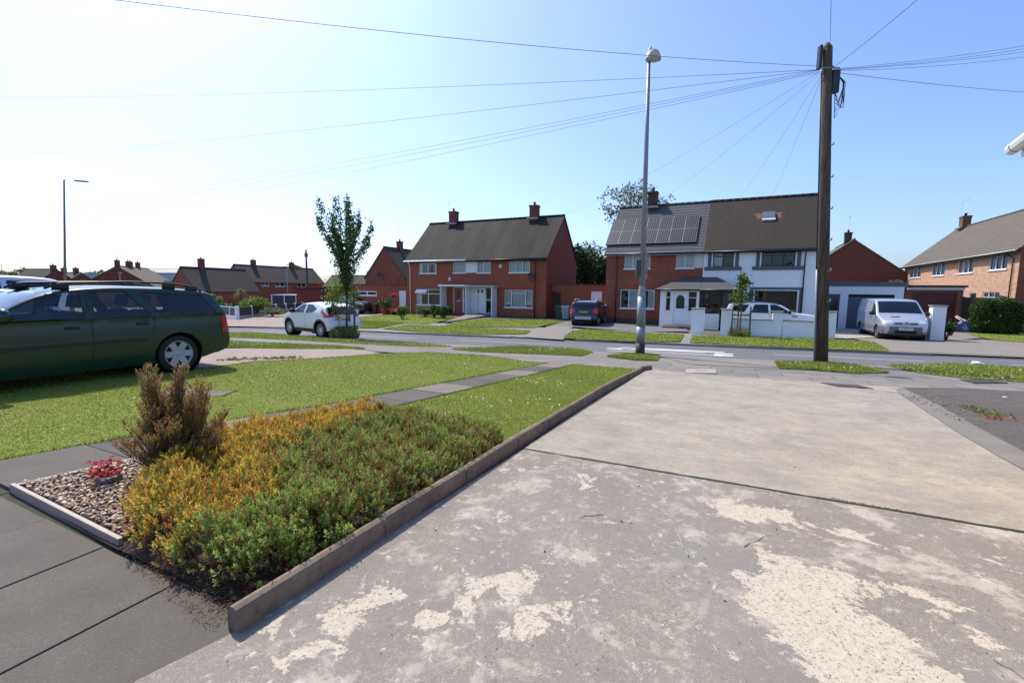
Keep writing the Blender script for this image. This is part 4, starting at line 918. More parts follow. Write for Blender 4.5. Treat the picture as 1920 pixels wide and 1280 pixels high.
# black compact SUV
MK=dict(L=4.28,w=.89,top=1.64,belt=1.08,xf=.86,xr=3.41,R=.345,Ra=.41,sill=.28,sil=[(.14,.28,.05),(.02,.45,.10),(.0,.7,.12),(.08,.92,.11),(.36,1.04,.07),(.8,1.09,.05),(1.08,1.12,.05),(1.6,1.45,.05),(1.95,1.57,.06),(2.5,1.62,.06),(3.2,1.61,.06),(3.72,1.55,.06),(3.88,1.49,.05),(4.06,1.18,.06),(4.12,1.02,.09),(4.16,.88,.11),(4.26,.68,.12),(4.28,.46,.11),(4.2,.33,.07),(4.0,.28,.05)],
 ws=(6,8),rw=(12,13.4),tum=.19,win=[[(1.30,1.12),(1.66,1.38),(1.95,1.48),(2.15,1.5),(2.12,1.10)],[(2.24,1.10),(2.26,1.5),(2.85,1.49),(3.05,1.13)],[(3.13,1.15),(3.0,1.47),(3.45,1.42),(3.62,1.20)]],glass=GLASSD,glassr=GLASSD,seats=[2.15,3.0],spokes=10)
blk=carpaint('black_paint',(.010,.010,.012),.1,.2)
mang=math.atan2(-RN[1],-RN[0])+R(6)
mk=Car('compact_suv','black compact suv seen from behind on the grey drive beside the solar panel house',place((1075,609),mang,MK,MK['xr'],-1),mang,MK,blk)
archtrim(mk,.06)
for sg in (-1,1): mk.end('tail_light',sg*.70 if sg>0 else -1,1 if sg>0 else -.70,.84,1.12,RED,True,.012,side=.14)
mk.end('bumper',-1,1,.30,.60,DARK,True,.012,side=.36); mk.end('skid_plate',-.62,.62,.44,.60,pm('silver_plastic',(.42,.43,.44),.4),True,.03); mk.plate(.88,'PE15 WKL',pm('yellow_plate',(.75,.5,.03),.4)); mk.mirror(1.4,1.12); mk.rails([(1.9,1.60),(2.1,1.68),(2.8,1.70),(3.4,1.68),(3.6,1.60)],ALLOY,.04)
mk.line('door_seam',[(2.19,1.08),(2.2,.6),(2.18,.36)],.008,SEAL)
# van
VN=dict(L=4.79,w=.94,top=1.95,belt=1.18,xf=.83,xr=3.93,R=.33,Ra=.39,sill=.30,fe=1.0,ft=.16,re=.3,rt=.02,tum=.13,sil=[(.14,.30,.05),(.02,.46,.08),(.0,.66,.10),(.06,.84,.10),(.28,.98,.09),(.62,1.10,.07),(.86,1.19,.05),(1.3,1.53,.05),(1.72,1.83,.05),(2.0,1.92,.06),(2.6,1.955,.07),(3.6,1.955,.07),(4.5,1.94,.06),(4.7,1.88,.06),(4.76,1.5,.04),(4.78,1.0,.04),(4.79,.6,.05),(4.76,.42,.04),(4.6,.34,.03)],
 ws=(6.2,8),rw=(14.2,14.9),win=[[(1.08,1.20),(1.50,1.62),(1.72,1.70),(1.86,1.70),(1.86,1.17),(1.12,1.17)]],glass=GLASSD,glassr=GLASSD,seats=[2.15],spokes=12,rimmat=pm('steel_wheel',(.16,.16,.17),.5,.4),rimf=.6)
slv=carpaint('silver_paint',(.50,.52,.55),.55,.3)
vang=math.atan2(RN[1],RN[0])+R(1)
vn=Car('panel_van','silver panel van facing the road on the drive by the white garage',place((1645,634.5),vang,VN,VN['xf'],1),vang,VN,slv,cat='van')
vn.end('bumper',-1,1,.32,.66,pm('grey_plastic',(.13,.135,.14),.6),False,.014,side=.42); vn.line('side_moulding',[(1.25,.56),(3.5,.56)],.10,pm('grey_plastic',(.13,.135,.14),.6),.01)
for sg in (-1,1): vn.end('headlight',sg*.60 if sg>0 else -1,1 if sg>0 else -.60,.72,.97,CLEAR,False,.012,side=.16)
vn.end('grille',-.52,.52,.76,.84,DARK,False,.014); vn.end('air_intake',-.5,.5,.36,.48,DARK,False,.022); vn.end('bonnet_vent',.10,.5,1.08,1.11,DARK,False,.01)
for mb_ in (1,):
    q=MB(); i=vn.find(.82,False); p=vn.P(i,0,.03)
    q.prism([(-.16,-.06),(-.07,.06),(.07,.06),(.16,-.06),(.09,-.06),(0,.03),(-.09,-.06)][:4],0,.03,lambda a,b,d:(p[0]-d,a,p[2]+b)); em=q.build('badge',CHROME,vn.root,bevel=.006)
    q=MB(); q.lathe([(.022,.0),(.042,.0),(.042,.01),(.022,.01)],Matrix.Translation((p[0]-.032,0,p[2]-.002))@Matrix.Rotation(R(-90),4,'Y'),16); q.build('emblem_ring',DARK,em)
vn.plate(.56,'DH08 FKN',pm('white_plate',(.72,.72,.70),.4),False); vn.mirror(1.18,1.18,DARK)
vn.line('door_seam',[(1.95,1.78),(1.97,1.0),(1.95,.36)],.01,SEAL); vn.line('door_seam',[(1.0,1.12),(1.06,.7)],.01,SEAL); vn.line('panel_crease',[(2.0,1.02),(4.6,1.04)],.012,SEAL); vn.line('door_seam',[(3.2,1.78),(3.2,.36)],.01,SEAL); vn.handle(1.82,1.02,DARK)
# white SUV behind wall
DS=dict(L=4.6,w=.95,top=1.70,belt=1.10,xf=.90,xr=3.64,R=.365,Ra=.43,sill=.32,sil=[(.14,.3,.05),(.02,.5,.10),(.0,.75,.12),(.08,.96,.12),(.4,1.08,.08),(1.0,1.14,.05),(1.2,1.16,.05),(1.75,1.5,.05),(2.1,1.63,.06),(2.7,1.69,.06),(3.5,1.68,.06),(4.1,1.64,.06),(4.28,1.58,.05),(4.44,1.2,.06),(4.5,1.0,.08),(4.56,.8,.1),(4.6,.6,.1),(4.58,.42,.07),(4.4,.32,.04)],
 ws=(6,8),rw=(12,13.4),tum=.2,win=[[(1.42,1.15),(1.86,1.44),(2.12,1.54),(2.36,1.56),(2.32,1.12)],[(2.42,1.12),(2.46,1.56),(3.08,1.55),(3.22,1.13)],[(3.55,1.15),(3.32,1.54),(4.02,1.50),(4.18,1.2)]],glass=GLASSD,glassr=GLASSD,seats=[2.3,3.2],spokes=10)
wp2=carpaint('white_paint',(.78,.79,.80),0,.28)
dang=math.atan2(RD[1],RD[0])+R(3)
gd=xy(28.2,-3.85)
ds=Car('white_suv','white suv with black roof parked behind the low white wall',(gd[0],gd[1],T(*gd)+.02),dang,DS,wp2)
for sg in (-1,1): ds.end('headlight',sg*.6 if sg>0 else -1,1 if sg>0 else -.6,.90,1.02,CLEAR,False,.012,side=.25)
ds.mirror(1.5,1.14,DARK); ds.roofpanel(7.6,12.1,pm('gloss_black_roof',(.01,.01,.012),.15,coat=1)); ds.line('door_seam',[(2.37,1.1),(2.38,.6)],.01,SEAL); ds.line('door_seam',[(3.3,1.1),(3.28,.7)],.01,SEAL); ds.line('vent',[(1.12,.98),(1.35,.98)],.05,DARK,.006); ds.end('grille',-.5,.5,.78,.92,DARK,False,.01)
# dark SUV with roof box at the far drive
sang=math.atan2(RD[1],RD[0])+R(-12); g2=G(676,590); 
sv=Car('dark_suv','dark suv with a black roof box parked by the brick garages behind the white crossover',place((672,588.5),sang,DS,DS['xf'],1),sang,DS,carpaint('charcoal_paint',(.022,.024,.028),.3,.3))
archtrim(sv)
mb=MB(); mb.box(1.9,3.9,-.42,.42,1.79,2.08,None); mb.build('roof_box',DARK,sv.root,bevel=.09)
mb=MB(); [mb.box(x,x+.05,-.7,.7,1.70,1.79) for x in (2.3,3.4)]; mb.build('roof_bar',ALLOY,sv.root)
for sg in (-1,1): sv.end('tail_light',sg*.72 if sg>0 else -1,1 if sg>0 else -.72,.86,1.12,RED,True,.012,side=.1)
# two cars beyond the estate
HT=dict(EST); HT=dict(EST,seats=[2.2,3.1],spokes=8,glass=GLASSC)
lb=carpaint('pale_blue_paint',(.36,.50,.60),.2,.3)
p=xy(4.3-4.49,12.35); ct=Car('hatchback_car','pale blue car seen over and through the green estate',(p[0],p[1],T(*p)),ang,HT,lb)
ct.handle(2.14,.845); ct.line('door_seam',[(2.36,1.36),(2.37,.6),(2.34,.24)],.010,SEAL); ct.mirror(1.42,.985)
MP=dict(DS,L=4.6,win=[[(1.30,1.14),(1.80,1.44),(2.12,1.54),(2.36,1.56),(2.32,1.12)],[(2.42,1.12),(2.46,1.56),(3.22,1.56),(3.26,1.13)],[(3.36,1.13),(3.34,1.56),(4.06,1.52),(4.26,1.2)]],privacy=2.4)
p=xy(5.7-4.6,15.9); mp=Car('people_carrier','tall silver people carrier behind the pale blue car at the left edge',(p[0],p[1],T(*p)+.04),ang,MP,carpaint('light_silver_paint',(.60,.62,.65),.4,.3)); mp.mirror(1.5,1.14)
for sg in (-1,1): mp.end('tail_light',sg*.72 if sg>0 else -1,1 if sg>0 else -.72,.86,1.2,RED,True,.012,side=.06)
# ---------------- houses ----------------
HA=-AN   # rotation of a house whose front is parallel to the road: local x to the right, local y away from the road
class House:
    def __init__(s,name,label,org,ang,cat='house',group=None):
        s.o=Vector(org); s.a=ang; s.root=empty(name,org,ang,label,cat,group); s.X=Vector((math.cos(ang),math.sin(ang),0)); s.Y=Vector((-math.sin(ang),math.cos(ang),0))
    def px(s,px,py,w=0):
        d=Vector(ray(px,py)); c=Vector((0,0,CZ)); t=((s.o+s.Y*w)-c).dot(s.Y)/d.dot(s.Y); p=c+d*t-s.o; return (p.dot(s.X),p.z)
    def pside(s,px,py,u):
        d=Vector(ray(px,py)); c=Vector((0,0,CZ)); t=((s.o+s.X*u)-c).dot(s.X)/d.dot(s.X); p=c+d*t-s.o; return (p.dot(s.Y),p.z)
    def rect(s,x0,y0,x1,y1,w=0,side=None):
        f=(lambda a,b:s.pside(a,b,side)) if side is not None else (lambda a,b:s.px(a,b,w))
        ym=(y0+y1)/2; xm=(x0+x1)/2
        a=[f(x0,ym)[0],f(x1,ym)[0]]; b=[f(xm,y1)[1],f(xm,y0)[1]]; return (min(a),min(b),max(a),max(b))
    def wall(s,name,m,outline,holes=(),w=0,dep=.11,side=None,flip=1,parent=None):
        """flat wall with real openings. side=None: front at local y=w ; side=u: wall in the plane x=u (a runs along y)"""
        fn=(lambda a,b,d:(a,w+d,b)) if side is None else (lambda a,b,d:(side+d*flip,a,b))
        bm=bmesh.new(); es=[]
        H=[[(h[0],h[1]),(h[2],h[1]),(h[2],h[3]),(h[0],h[3])] for h in holes]
        for lp in [outline]+H:
            vs=[bm.verts.new((p[0],0,p[1])) for p in lp]; es+=[bm.edges.new((vs[i],vs[(i+1)%len(vs)])) for i in range(len(vs))]
        bmesh.ops.triangle_fill(bm,use_beauty=True,edges=es); bm.verts.index_update()
        mb=MB(); V=[(v.co.x,v.co.z) for v in bm.verts]; mb.add([fn(a,b,0) for a,b in V],[[v.index for v in f.verts] for f in bm.faces],V); bm.free()
        for h in H:
            V=[fn(a,b,0) for a,b in h]+[fn(a,b,dep) for a,b in h]; mb.add(V,[(i,(i+1)%4,4+(i+1)%4,4+i) for i in range(4)],[(p[0],p[1]) for p in h]+[(p[0]+dep,p[1]+dep) for p in h])
        return mb.build(name,m,parent or s.root)
    def window(s,r,cols=(.5,),top=None,fm=None,curt=None,w=0,side=None,flip=1,sill=True,name='window',bar=.05,sillm=None,tops=None,bot=None,bars=None,out=0,glass=None):
        u0,z0,u1,z1=r; fm=fm or WHITE; y=.035-out
        fn=(lambda a,b,d:(a,w+d,b)) if side is None else (lambda a,b,d:(side+d*flip,a,b))
        def bx(mb,a0,a1,b0,b1,d0,d1):
            V=[fn(a,b,d) for d in (d0,d1) for b in (b0,b1) for a in (a0,a1)]; mb.add(V,[(0,1,3,2),(4,6,7,5),(0,4,5,1),(2,3,7,6),(0,2,6,4),(1,5,7,3)])
        f=MB(); B=bar; H=z1-z0; W_=u1-u0; e=.002
        bx(f,u0+e,u1-e,z0+e,z0+B,y,y+.07); bx(f,u0+e,u1-e,z1-B,z1-e,y,y+.07); bx(f,u0+e,u0+B,z0+B,z1-B,y,y+.07); bx(f,u1-B,u1-e,z0+B,z1-B,y,y+.07)
        xs=[u0]+[u0+c*W_ for c in cols]+[u1]
        for c in xs[1:-1]: bx(f,c-B*.55,c+B*.55,z0+B,z1-B,y+.002,y+.068)
        if top:
            for i in range(len(xs)-1):
                if tops is None or i in tops:
                    zt=z1-top*H; bx(f,xs[i]+.02,xs[i+1]-.02,zt-B*.5,zt+B*.5,y+.004,y+.066)
        if bot:
            for i in bot[1]: zt=z0+bot[0]*H; bx(f,xs[i]+.02,xs[i+1]-.02,zt-B*.5,zt+B*.5,y+.004,y+.066)
        if bars:
            for q in bars: zt=z0+q*H; bx(f,u0+B,u1-B,zt-B*.35,zt+B*.35,y+.006,y+.06)
        o=f.build(name,fm,s.root)
        g=MB(); V=[fn(a,b,y+.03) for a,b in ((u0+.02,z0+.02),(u1-.02,z0+.02),(u1-.02,z1-.02),(u0+.02,z1-.02))]; g.add(V,[(0,1,2,3)]); g.build('pane',glass or GLASSH,o)
        if curt:
            c=MB(); N=max(8,int(W_/.05))
            for (a0,a1,b0) in curt:
                ua,ub=u0+a0*W_,u0+a1*W_; n_=max(4,int((ub-ua)/.035)); V=[]
                for i in range(n_+1):
                    a=ua+(ub-ua)*i/n_; d=y+.10+.022*math.sin(i*1.9)+.01*math.sin(i*.7)
                    V+=[fn(a,z0+.03+b0*H,d),fn(a,z1-.03,d)]
                c.add(V,[(2*i,2*i+2,2*i+3,2*i+1) for i in range(n_)])
            c.build('curtain',CURT,o,True)
        d=MB(); V=[fn(a,b,.55) for a,b in ((u0-.1,z0-.1),(u1+.1,z0-.1),(u1+.1,z1+.1),(u0-.1,z1+.1))]; d.add(V,[(0,1,2,3)]); d.build('room',DKROOM,o)
        if sill:
            q=MB(); bx(q,u0-.05,u1+.05,z0-.07,z0-.003,-.06,.10); q.build('sill',sillm or WHITE,o)
        return o
    def roof(s,m,u0,u1,w0,w1,ze,zr,ov=.25,ovg=.06,th=.13,name='roof',ridge=None,wr=None,gable=True):
        """pitched roof, ridge along local x"""
        wr=(w0+w1)/2 if wr is None else wr; sl=(zr-ze)/(wr-w0); sl2=(zr-ze)/(w1-wr)
        a0,a1=u0-ovg,u1+ovg; f0=w0-ov; f1=w1+ov; zf=ze-ov*sl; zb=ze-ov*sl2
        L1=math.hypot(wr-f0,zr-zf); L2=math.hypot(f1-wr,zr-zb); mb=MB()
        V=[(a0,f0,zf),(a1,f0,zf),(a1,wr,zr),(a0,wr,zr)]; mb.add(V,[(0,1,2,3)],[(a0,0),(a1,0),(a1,L1),(a0,L1)])
        V=[(a0,f1,zb),(a1,f1,zb),(a1,wr,zr),(a0,wr,zr)]; mb.add(V,[(1,0,3,2)],[(a0,0),(a1,0),(a1,L2),(a0,L2)])
        V=[(a0,f0,zf-th),(a1,f0,zf-th),(a1,wr,zr-th),(a0,wr,zr-th),(a0,f1,zb-th),(a1,f1,zb-th)]
        T_=[(a0,f0,zf),(a1,f0,zf),(a1,wr,zr),(a0,wr,zr),(a0,f1,zb),(a1,f1,zb)]
        mb.add(V+T_,[(0,3,2,1),(4,5,2,3),(0,1,7,6),(4,10,11,5),(0,6,9,3),(3,9,10,4),(1,2,8,7),(2,5,11,8)])
        o=mb.build(name,m,s.root)
        r=MB(); k=max(2,int((a1-a0)/.45))
        for i in range(k):
            x0=a0+(a1-a0)*i/k+.006; x1=a0+(a1-a0)*(i+1)/k-.006; r.tube([(x0,wr,zr+.0),(x1,wr,zr+.0)],.105,8)
        r.build('ridge_tiles',ridge or m,o,True); return o
    def chimney(s,roof,u,w,z0,z1,sx=.65,sy=.5,m=None,pots=1,flash=True,potm=None):
        mb=MB(); mb.box(u-sx/2,u+sx/2,w-sy/2,w+sy/2,z0,z1-.16); mb.box(u-sx/2-.04,u+sx/2+.04,w-sy/2-.04,w+sy/2+.04,z1-.16,z1); c=mb.build('chimney',m or BR_DARK,roof)
        return c,pots
    def chim(s,roof,u,w,z0,z1,sx=.65,sy=.5,m=None,pots=1,flash=False,aerial=None,potm=None,apx=-.6):
        mb=MB(); mb.box(u-sx/2,u+sx/2,w-sy/2,w+sy/2,z0,z1-.16); mb.box(u-sx/2-.04,u+sx/2+.04,w-sy/2-.04,w+sy/2+.04,z1-.16,z1)
        mb.build('chimney',m or BR_DARK,roof)
        mb=MB()
        for k in range(pots):
            x=u+(k-(pots-1)/2)*.3; mb.lathe([(.11,0),(.10,.22),(.12,.24),(.12,.30),(.085,.30),(.08,.1)],Matrix.Translation((x,w,z1-.01)),14)
        mb.build('chimney_pot',potm or pm('clay_pot',(.20,.085,.05),.8),roof,True)
        if flash:
            q=MB(); q.box(u-sx/2-.16,u+sx/2+.16,w-sy/2-.22,w-sy/2-.003,z0+flash-.05,z0+flash+.10); q.build('flashing',LEAD,roof,bevel=.02)
        if aerial:
            ax,top,ln,nb=aerial; x=u+ax; q=MB(); q.tube([(x,w,z1-.7),(x,w,top)],.016,6)
            q.tube([(x-.08,w,top-.05),(x+ln,w,top-.05)],.010,5)
            for k in range(nb): xx=x+.05+ln*k/nb; q.tube([(xx,w-.14,top-.05),(xx,w+.14,top-.05)],.005,4)
            q.build('aerial',ALLOY,s.root)
    def gutter(s,u0,u1,w,z,m,pipe=(),name='gutter',zb=.1,fascia=None):
        mb=MB(); mb.tube([(u0,w,z),(u1,w,z)],.058,8); o=mb.build(name,m,s.root,True)
        for (u,yo) in pipe:
            q=MB(); q.tube([(u,w,z-.03),(u,w+.02,z-.12),(u,yo,z-.38),(u,yo,z-.5),(u,yo,zb)],.036,8); q.build('downpipe',m,s.root,True)
        if fascia:
            q=MB(); q.box(u0,u1,w+.062,w+.085,z-.10,z+.10); q.build('fascia',fascia,s.root)
        return o
def door(h,r,leafm,fm,name='door',w=0,panels=None,glasses=(),letter=True,knob=.88,inset=.05,side=None,flip=1):
    u0,z0,u1,z1=r; fn=(lambda a,b,d:(a,w+d,b)) if side is None else (lambda a,b,d:(side+d*flip,a,b))
    def bx(mb,a0,a1,b0,b1,d0,d1):
        V=[fn(a,b,d) for d in (d0,d1) for b in (b0,b1) for a in (a0,a1)]; mb.add(V,[(0,1,3,2),(4,6,7,5),(0,4,5,1),(2,3,7,6),(0,2,6,4),(1,5,7,3)])
    m=MB(); bx(m,u0+.002,u0+.06,z0,z1-.002,inset-.02,inset+.05); bx(m,u1-.06,u1-.002,z0,z1-.002,inset-.02,inset+.05); bx(m,u0+.06,u1-.06,z1-.06,z1-.002,inset-.02,inset+.05)
    m.build('door_frame',fm,h.root)
    m=MB(); bx(m,u0+.062,u1-.062,z0+.01,z1-.062,inset,inset+.045); o=m.build(name,leafm,h.root)
    W_=u1-u0; H=z1-z0
    for (a0,b0,a1,b1) in glasses:
        g=MB(); bx(g,u0+a0*W_,u0+a1*W_,z0+b0*H,z0+b1*H,inset-.006,inset+.002); g.build('glazing',pm('dark_door_glass',(.03,.035,.04),.12),o)
    if panels:
        g=MB()
        for (a0,b0,a1,b1) in panels: bx(g,u0+a0*W_,u0+a1*W_,z0+b0*H,z0+b1*H,inset-.012,inset+.001)
        g.build('panel',leafm,o,bevel=.008)
    g=MB(); bx(g,u0+knob*W_-.015,u0+knob*W_+.015,z0+.95,z0+1.12,inset-.035,inset-.001); 
    if letter: bx(g,u0+W_*.35,u0+W_*.65,z0+.98,z0+1.03,inset-.012,inset-.001)
    g.build('handle',CHROME,o)
    return o
FENCEM=pm('dark_fence_boards',(.055,.03,.022),.8,sc=5,var=.35,bump=.3)
# --- red brick pair ---
a=at(1024.5,520,36.6); ux=(math.cos(HA),math.sin(HA)); Lr=13.8
org=(a.x-ux[0]*Lr,a.y-ux[1]*Lr,-.72)
h=House('semi_detached_house','red brick pair of houses with brown tiled roof, red front door and white front door',org,HA)
ZE=5.02; ZR=8.62; DP=7.4; U1=Lr
wr=[h.rect(786,485.5,818,512.5),h.rect(849.5,486,873,511.5),h.rect(895,485,920,511.5),h.rect(954.5,483,993.5,511),h.rect(781,542,825,571.5),h.rect(946,543.5,998,576.5)]
for i in (0,1,2,3): wr[i]=(wr[i][0],wr[i][1],wr[i][2],ZE-.14)
pan=(wr[1][2]+.002,wr[1][1],wr[2][0]-.002,ZE-.14)
dr=h.rect(850,545,879,590); dr=(dr[0],.28,dr[2],2.48); dw=h.rect(890,545,922,592); dw=(dw[0],.26,dw[2],2.48)
dr0=(dr[0],.28,dr[0]+1.0,2.48); dr1=(dr[0]+1.0,.28,dr[2],2.48); dw0=(dw[0],.26,dw[0]+1.02,2.48); dw1=(dw[0]+1.02,.26,dw[2],2.48)
h.wall('front_wall',BR_RED,[(0,-.4),(U1,-.4),(U1,ZE),(0,ZE)],wr+[pan,(dr[0],.28,dr[2],2.48),(dw[0],.26,dw[2],2.48)])
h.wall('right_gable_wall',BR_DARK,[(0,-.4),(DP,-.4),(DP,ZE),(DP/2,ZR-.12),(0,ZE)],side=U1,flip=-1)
h.wall('left_gable_wall',BR_RED,[(0,-.4),(DP,-.4),(DP,ZE),(DP/2,ZR-.12),(0,ZE)],side=0)
h.wall('back_wall',BR_RED,[(0,-.4),(U1,-.4),(U1,ZE),(0,ZE)],w=DP)
mb=MB(); mb.box(-.002,U1+.03,-.03,DP,-.5,.16); mb.build('plinth',pm('sooty_plinth',(.07,.055,.05),.9,bump=.3),h.root)
rf=h.roof(RF_BROWN,0,U1,0,DP,ZE,ZR,.28,.10,.14,ridge=RF_BROWN)
uc=h.px(852,418,DP/2)[0]; uc2=h.px(1003,408,DP/2)[0]
h.chim(rf,uc,DP/2-.1,ZR-.6,ZR+.98,.72,.6,flash=.4,aerial=(-.55,ZR+2.0,1.0,6)); h.chim(rf,uc2,DP/2-.1,ZR-.6,ZR+.98,.72,.6,flash=.4)
h.window(wr[0],(.5,),top=.28,curt=[(.03,.12,0),(.88,.97,0)]); h.window(wr[1],(),top=.25,curt=[(.05,.95,0)]); h.window(wr[2],(.46,),top=.3,tops=[1],curt=[(.05,.95,0)]); h.window(wr[3],(.33,.66),top=.2,tops=[1],curt=[(.03,.3,0),(.36,.62,.0),(.7,.97,0)])
h.window(wr[4],(.5,),top=.3,curt=[(.03,.2,0)]); h.window(wr[5],(.25,.76),top=.2,tops=[1],bot=(.24,[0,2]),curt=[(.03,.24,.1),(.27,.75,0),(.78,.97,.1)])
mb=MB(); mb.box(*[pan[0]+.002,pan[2]-.002],.03,.05,pan[1],pan[3]); 
for k in range(9): x=pan[0]+.02+(pan[2]-pan[0]-.04)*k/9; mb.box(x,x+(pan[2]-pan[0])/9-.035,.012,.03,pan[1]+.01,pan[3]-.01)
mb.build('cladding_panel',WHITE,h.root)
# open vent of the lower left window
u0,z0,u1,z1=wr[4]; M=Matrix.Translation((u0+.02,-.03,z1-.03))@Matrix.Rotation(R(-42),4,'X'); mb=MB(); W_=(u1-u0)*.47
for b in ((0,W_,0,.05,-.05,0),(0,W_,0,.05,-.40,-.35),(0,.05,0,.05,-.35,-.05),(W_-.05,W_,0,.05,-.35,-.05),(.05,W_-.05,.02,.03,-.35,-.05)): mb.box(*b,M)
mb.build('open_vent',WHITE,h.root)
redp=pm('red_door_paint',(.22,.010,.014),.3,coat=.5); 
door(h,dr0,redp,WHITE,panels=[(.2,.08,.8,.36)],glasses=[(.36,.55,.64,.88)]); h.window(dr1,(),top=.47,sill=False,name='side_light',bar=.07)
door(h,dw0,WHITE,WHITE,panels=[(.2,.08,.8,.36)],glasses=[(.22,.80,.40,.90),(.6,.80,.78,.90)]); h.window(dw1,(),top=.47,sill=False,name='side_light',bar=.07)
# canopy and side screens
cu0=dr[0]-.95; cu1=dw[2]+.75; cm=(dr[2]+dw[0])/2-.15
mb=MB(); mb.box(cu0,cm,-.95,-.002,2.52,2.66); mb.build('canopy',WHITE,h.root,bevel=.01); mb=MB(); mb.box(cm+.003,cu1,-.95,-.002,2.50,2.62); mb.build('canopy',pm('grey_canopy',(.42,.42,.41),.6),h.root,bevel=.01)
for x0,x1,mm in ((cu0+.2,cu0+.26,WHITE),(cm+.02,cm+.08,WHITE),(cu1-.34,cu1-.26,WHITE)):
    mb=MB(); mb.box(x0,x1,-.88,-.004,.0,2.498); mb.build('side_screen',mm,h.root)
mb=MB(); 
for k in range(5): mb.box(cm+.1+.13*k,cm+.1+.13*k+.12,-.06,-.003,.22,2.49)
mb.build('cladding_panel',WHITE,h.root)
mb=MB(); mb.box(dr[0]-.2,dw[2]+.3,-.75,-.031,-.3,.2); mb.build('door_step',pm('brick_step',(.13,.04,.03),.8,bump=.3),h.root)
h.gutter(-.1,h.px(876,485)[0],-.34,ZE-.28,WHITE,[(.42,-.07)],fascia=WHITE,zb=.05); h.gutter(h.px(877,485)[0],U1+.1,-.34,ZE-.28,BLACKP,[(U1-.95,-.07)],fascia=BLACKP,zb=.05)
u,z=h.px(938.5,499); mb=MB(); mb.lathe([(0,.0),(.16,0),(.17,.03),(.12,.05),(0,.055)],Matrix.Translation((u,-.002,z))@Matrix.Rotation(R(90),4,'X'),20); mb.build('wall_plaque',pm('cream_plaque',(.6,.58,.52),.6),h.root,True)
u,z=h.px(843.5,523); mb=MB(); mb.prism([(-.12,-.16),(.12,-.16),(.12,.12),(0,.17),(-.12,.12)],-.08,-.002,lambda a,b,d:(u+a,d,z+b)); mb.build('alarm_box',pm('cream_box',(.62,.60,.54),.5),h.root,bevel=.01)
def dish(h,u,z,w=0,r=.3,m=None):
    mb=MB(); M=Matrix.Translation((u,w-.32,z))@Matrix.Rotation(R(-25),4,'Z')@Matrix.Rotation(R(105),4,'X'); mb.lathe([(0,.0),(r*.4,.012),(r*.8,.045),(r,.075),(r*1.01,.07),(r*.8,.035),(r*.4,.0),(0,-.012)],M,24); mb.tube([(u,w-.3,z),(u,w-.1,z-.05),(u,w-.004,z-.05)],.018,6); mb.tube([M@Vector((0,-r,.05)),M@Vector((0,-r*.4,.38))],.01,5); mb.box(-.03,.03,-.03,.03,.34,.42,M@Matrix.Translation((0,-r*.4,0))); mb.build('satellite_dish',m or pm('dish_grey',(.05,.053,.06),.5),h.root,True)
dish(h,*h.px(999.5,518.5),r=.33)
RED_H=h
# ramp up to the white door
o=empty('ramp',(h.o+h.X*(dw[0]+.1)),0,'sloping concrete ramp leading up to the white front door','ramp')
A=G(832,605); B=h.o+h.X*(dw[0]-.15)+h.Y*(-.8); B2=h.o+h.X*(dw[2]+.25)+h.Y*(-.8); A2=G(868,600)
mb=MB(); V=[A,A2,B2,B]; V=[Vector((v.x,v.y,0)) for v in V]; zt=[T(A.x,A.y)+.05,T(A2.x,A2.y)+.05,h.o.z+.24,h.o.z+.24]; O_=Vector(o.location)
mb.add([(v.x-O_.x,v.y-O_.y,z-O_.z) for v,z in zip(V,zt)]+[(v.x-O_.x,v.y-O_.y,-.9-O_.z) for v in V],[(0,1,2,3),(0,4,5,1),(1,5,6,2),(2,6,7,3),(3,7,4,0)]); mb.build('ramp_slab',m_slab('ramp_concrete',(.26,.215,.18),21),o)
# --- solar house and white rendered house ---
SO=Vector((6.45,32.1,-.68)); Ls=12.6; SP=h_sp=None
h=House('brick_house','red brick house with solar panels on its grey tiled roof',SO,HA); us=h.px(1320,470)[0]; ZE=5.0; ZR=8.45
wr=[h.rect(1171,475.5,1219.5,503.5),h.rect(1268,474,1301.5,502.5),h.rect(1163,543,1227,578)]
for i in (0,1): wr[i]=(wr[i][0],wr[i][1],wr[i][2],ZE-.12)
pn=(wr[1][2]+.01,wr[1][1],us-.02,ZE-.12)
h.wall('front_wall',BR_SOLAR,[(0,-.4),(us,-.4),(us,ZE),(0,ZE)],wr+[pn]); h.wall('left_gable_wall',BR_SOLAR,[(0,-.4),(DP,-.4),(DP,ZE),(DP/2,ZR-.12),(0,ZE)],side=0); h.wall('back_wall',BR_SOLAR,[(0,-.4),(us,-.4),(us,ZE),(0,ZE)],w=DP)
mb=MB(); mb.box(pn[0],pn[2],.02,.05,pn[1],pn[3]); mb.build('cladding_panel',pm('cream_panel',(.66,.62,.52),.6),h.root)
mb=MB(); mb.box(-.02,us,-.03,-.002,-.4,.42)
mb.build('plinth',pm('sooty_plinth',(.07,.055,.05),.9,bump=.3),h.root)
rf=h.roof(RF_SOLAR,0,us,0,DP,ZE,ZR,.28,.10,.12)
rf.data.materials[0]=RF_SOLAR
uc=h.px(1224,395,DP/2)[0]; h.chim(rf,uc,DP/2-.1,ZR-.6,ZR+.95,.62,.6,flash=.4,m=brickmat('sooty_chimney_brick',(.11,.045,.03),(.04,.025,.02),(.12,.09,.07)))
h.window(wr[0],(.33,),curt=[(.03,.97,0)]); h.window(wr[1],(.5,),curt=[(.03,.97,0)]); h.window(wr[2],(.25,),curt=[(.27,.62,0),(.8,.97,0)])
h.gutter(-.05,us,-.34,ZE-.30,BLACKP,[(.75,-.07)],fascia=WHITE,zb=.05)
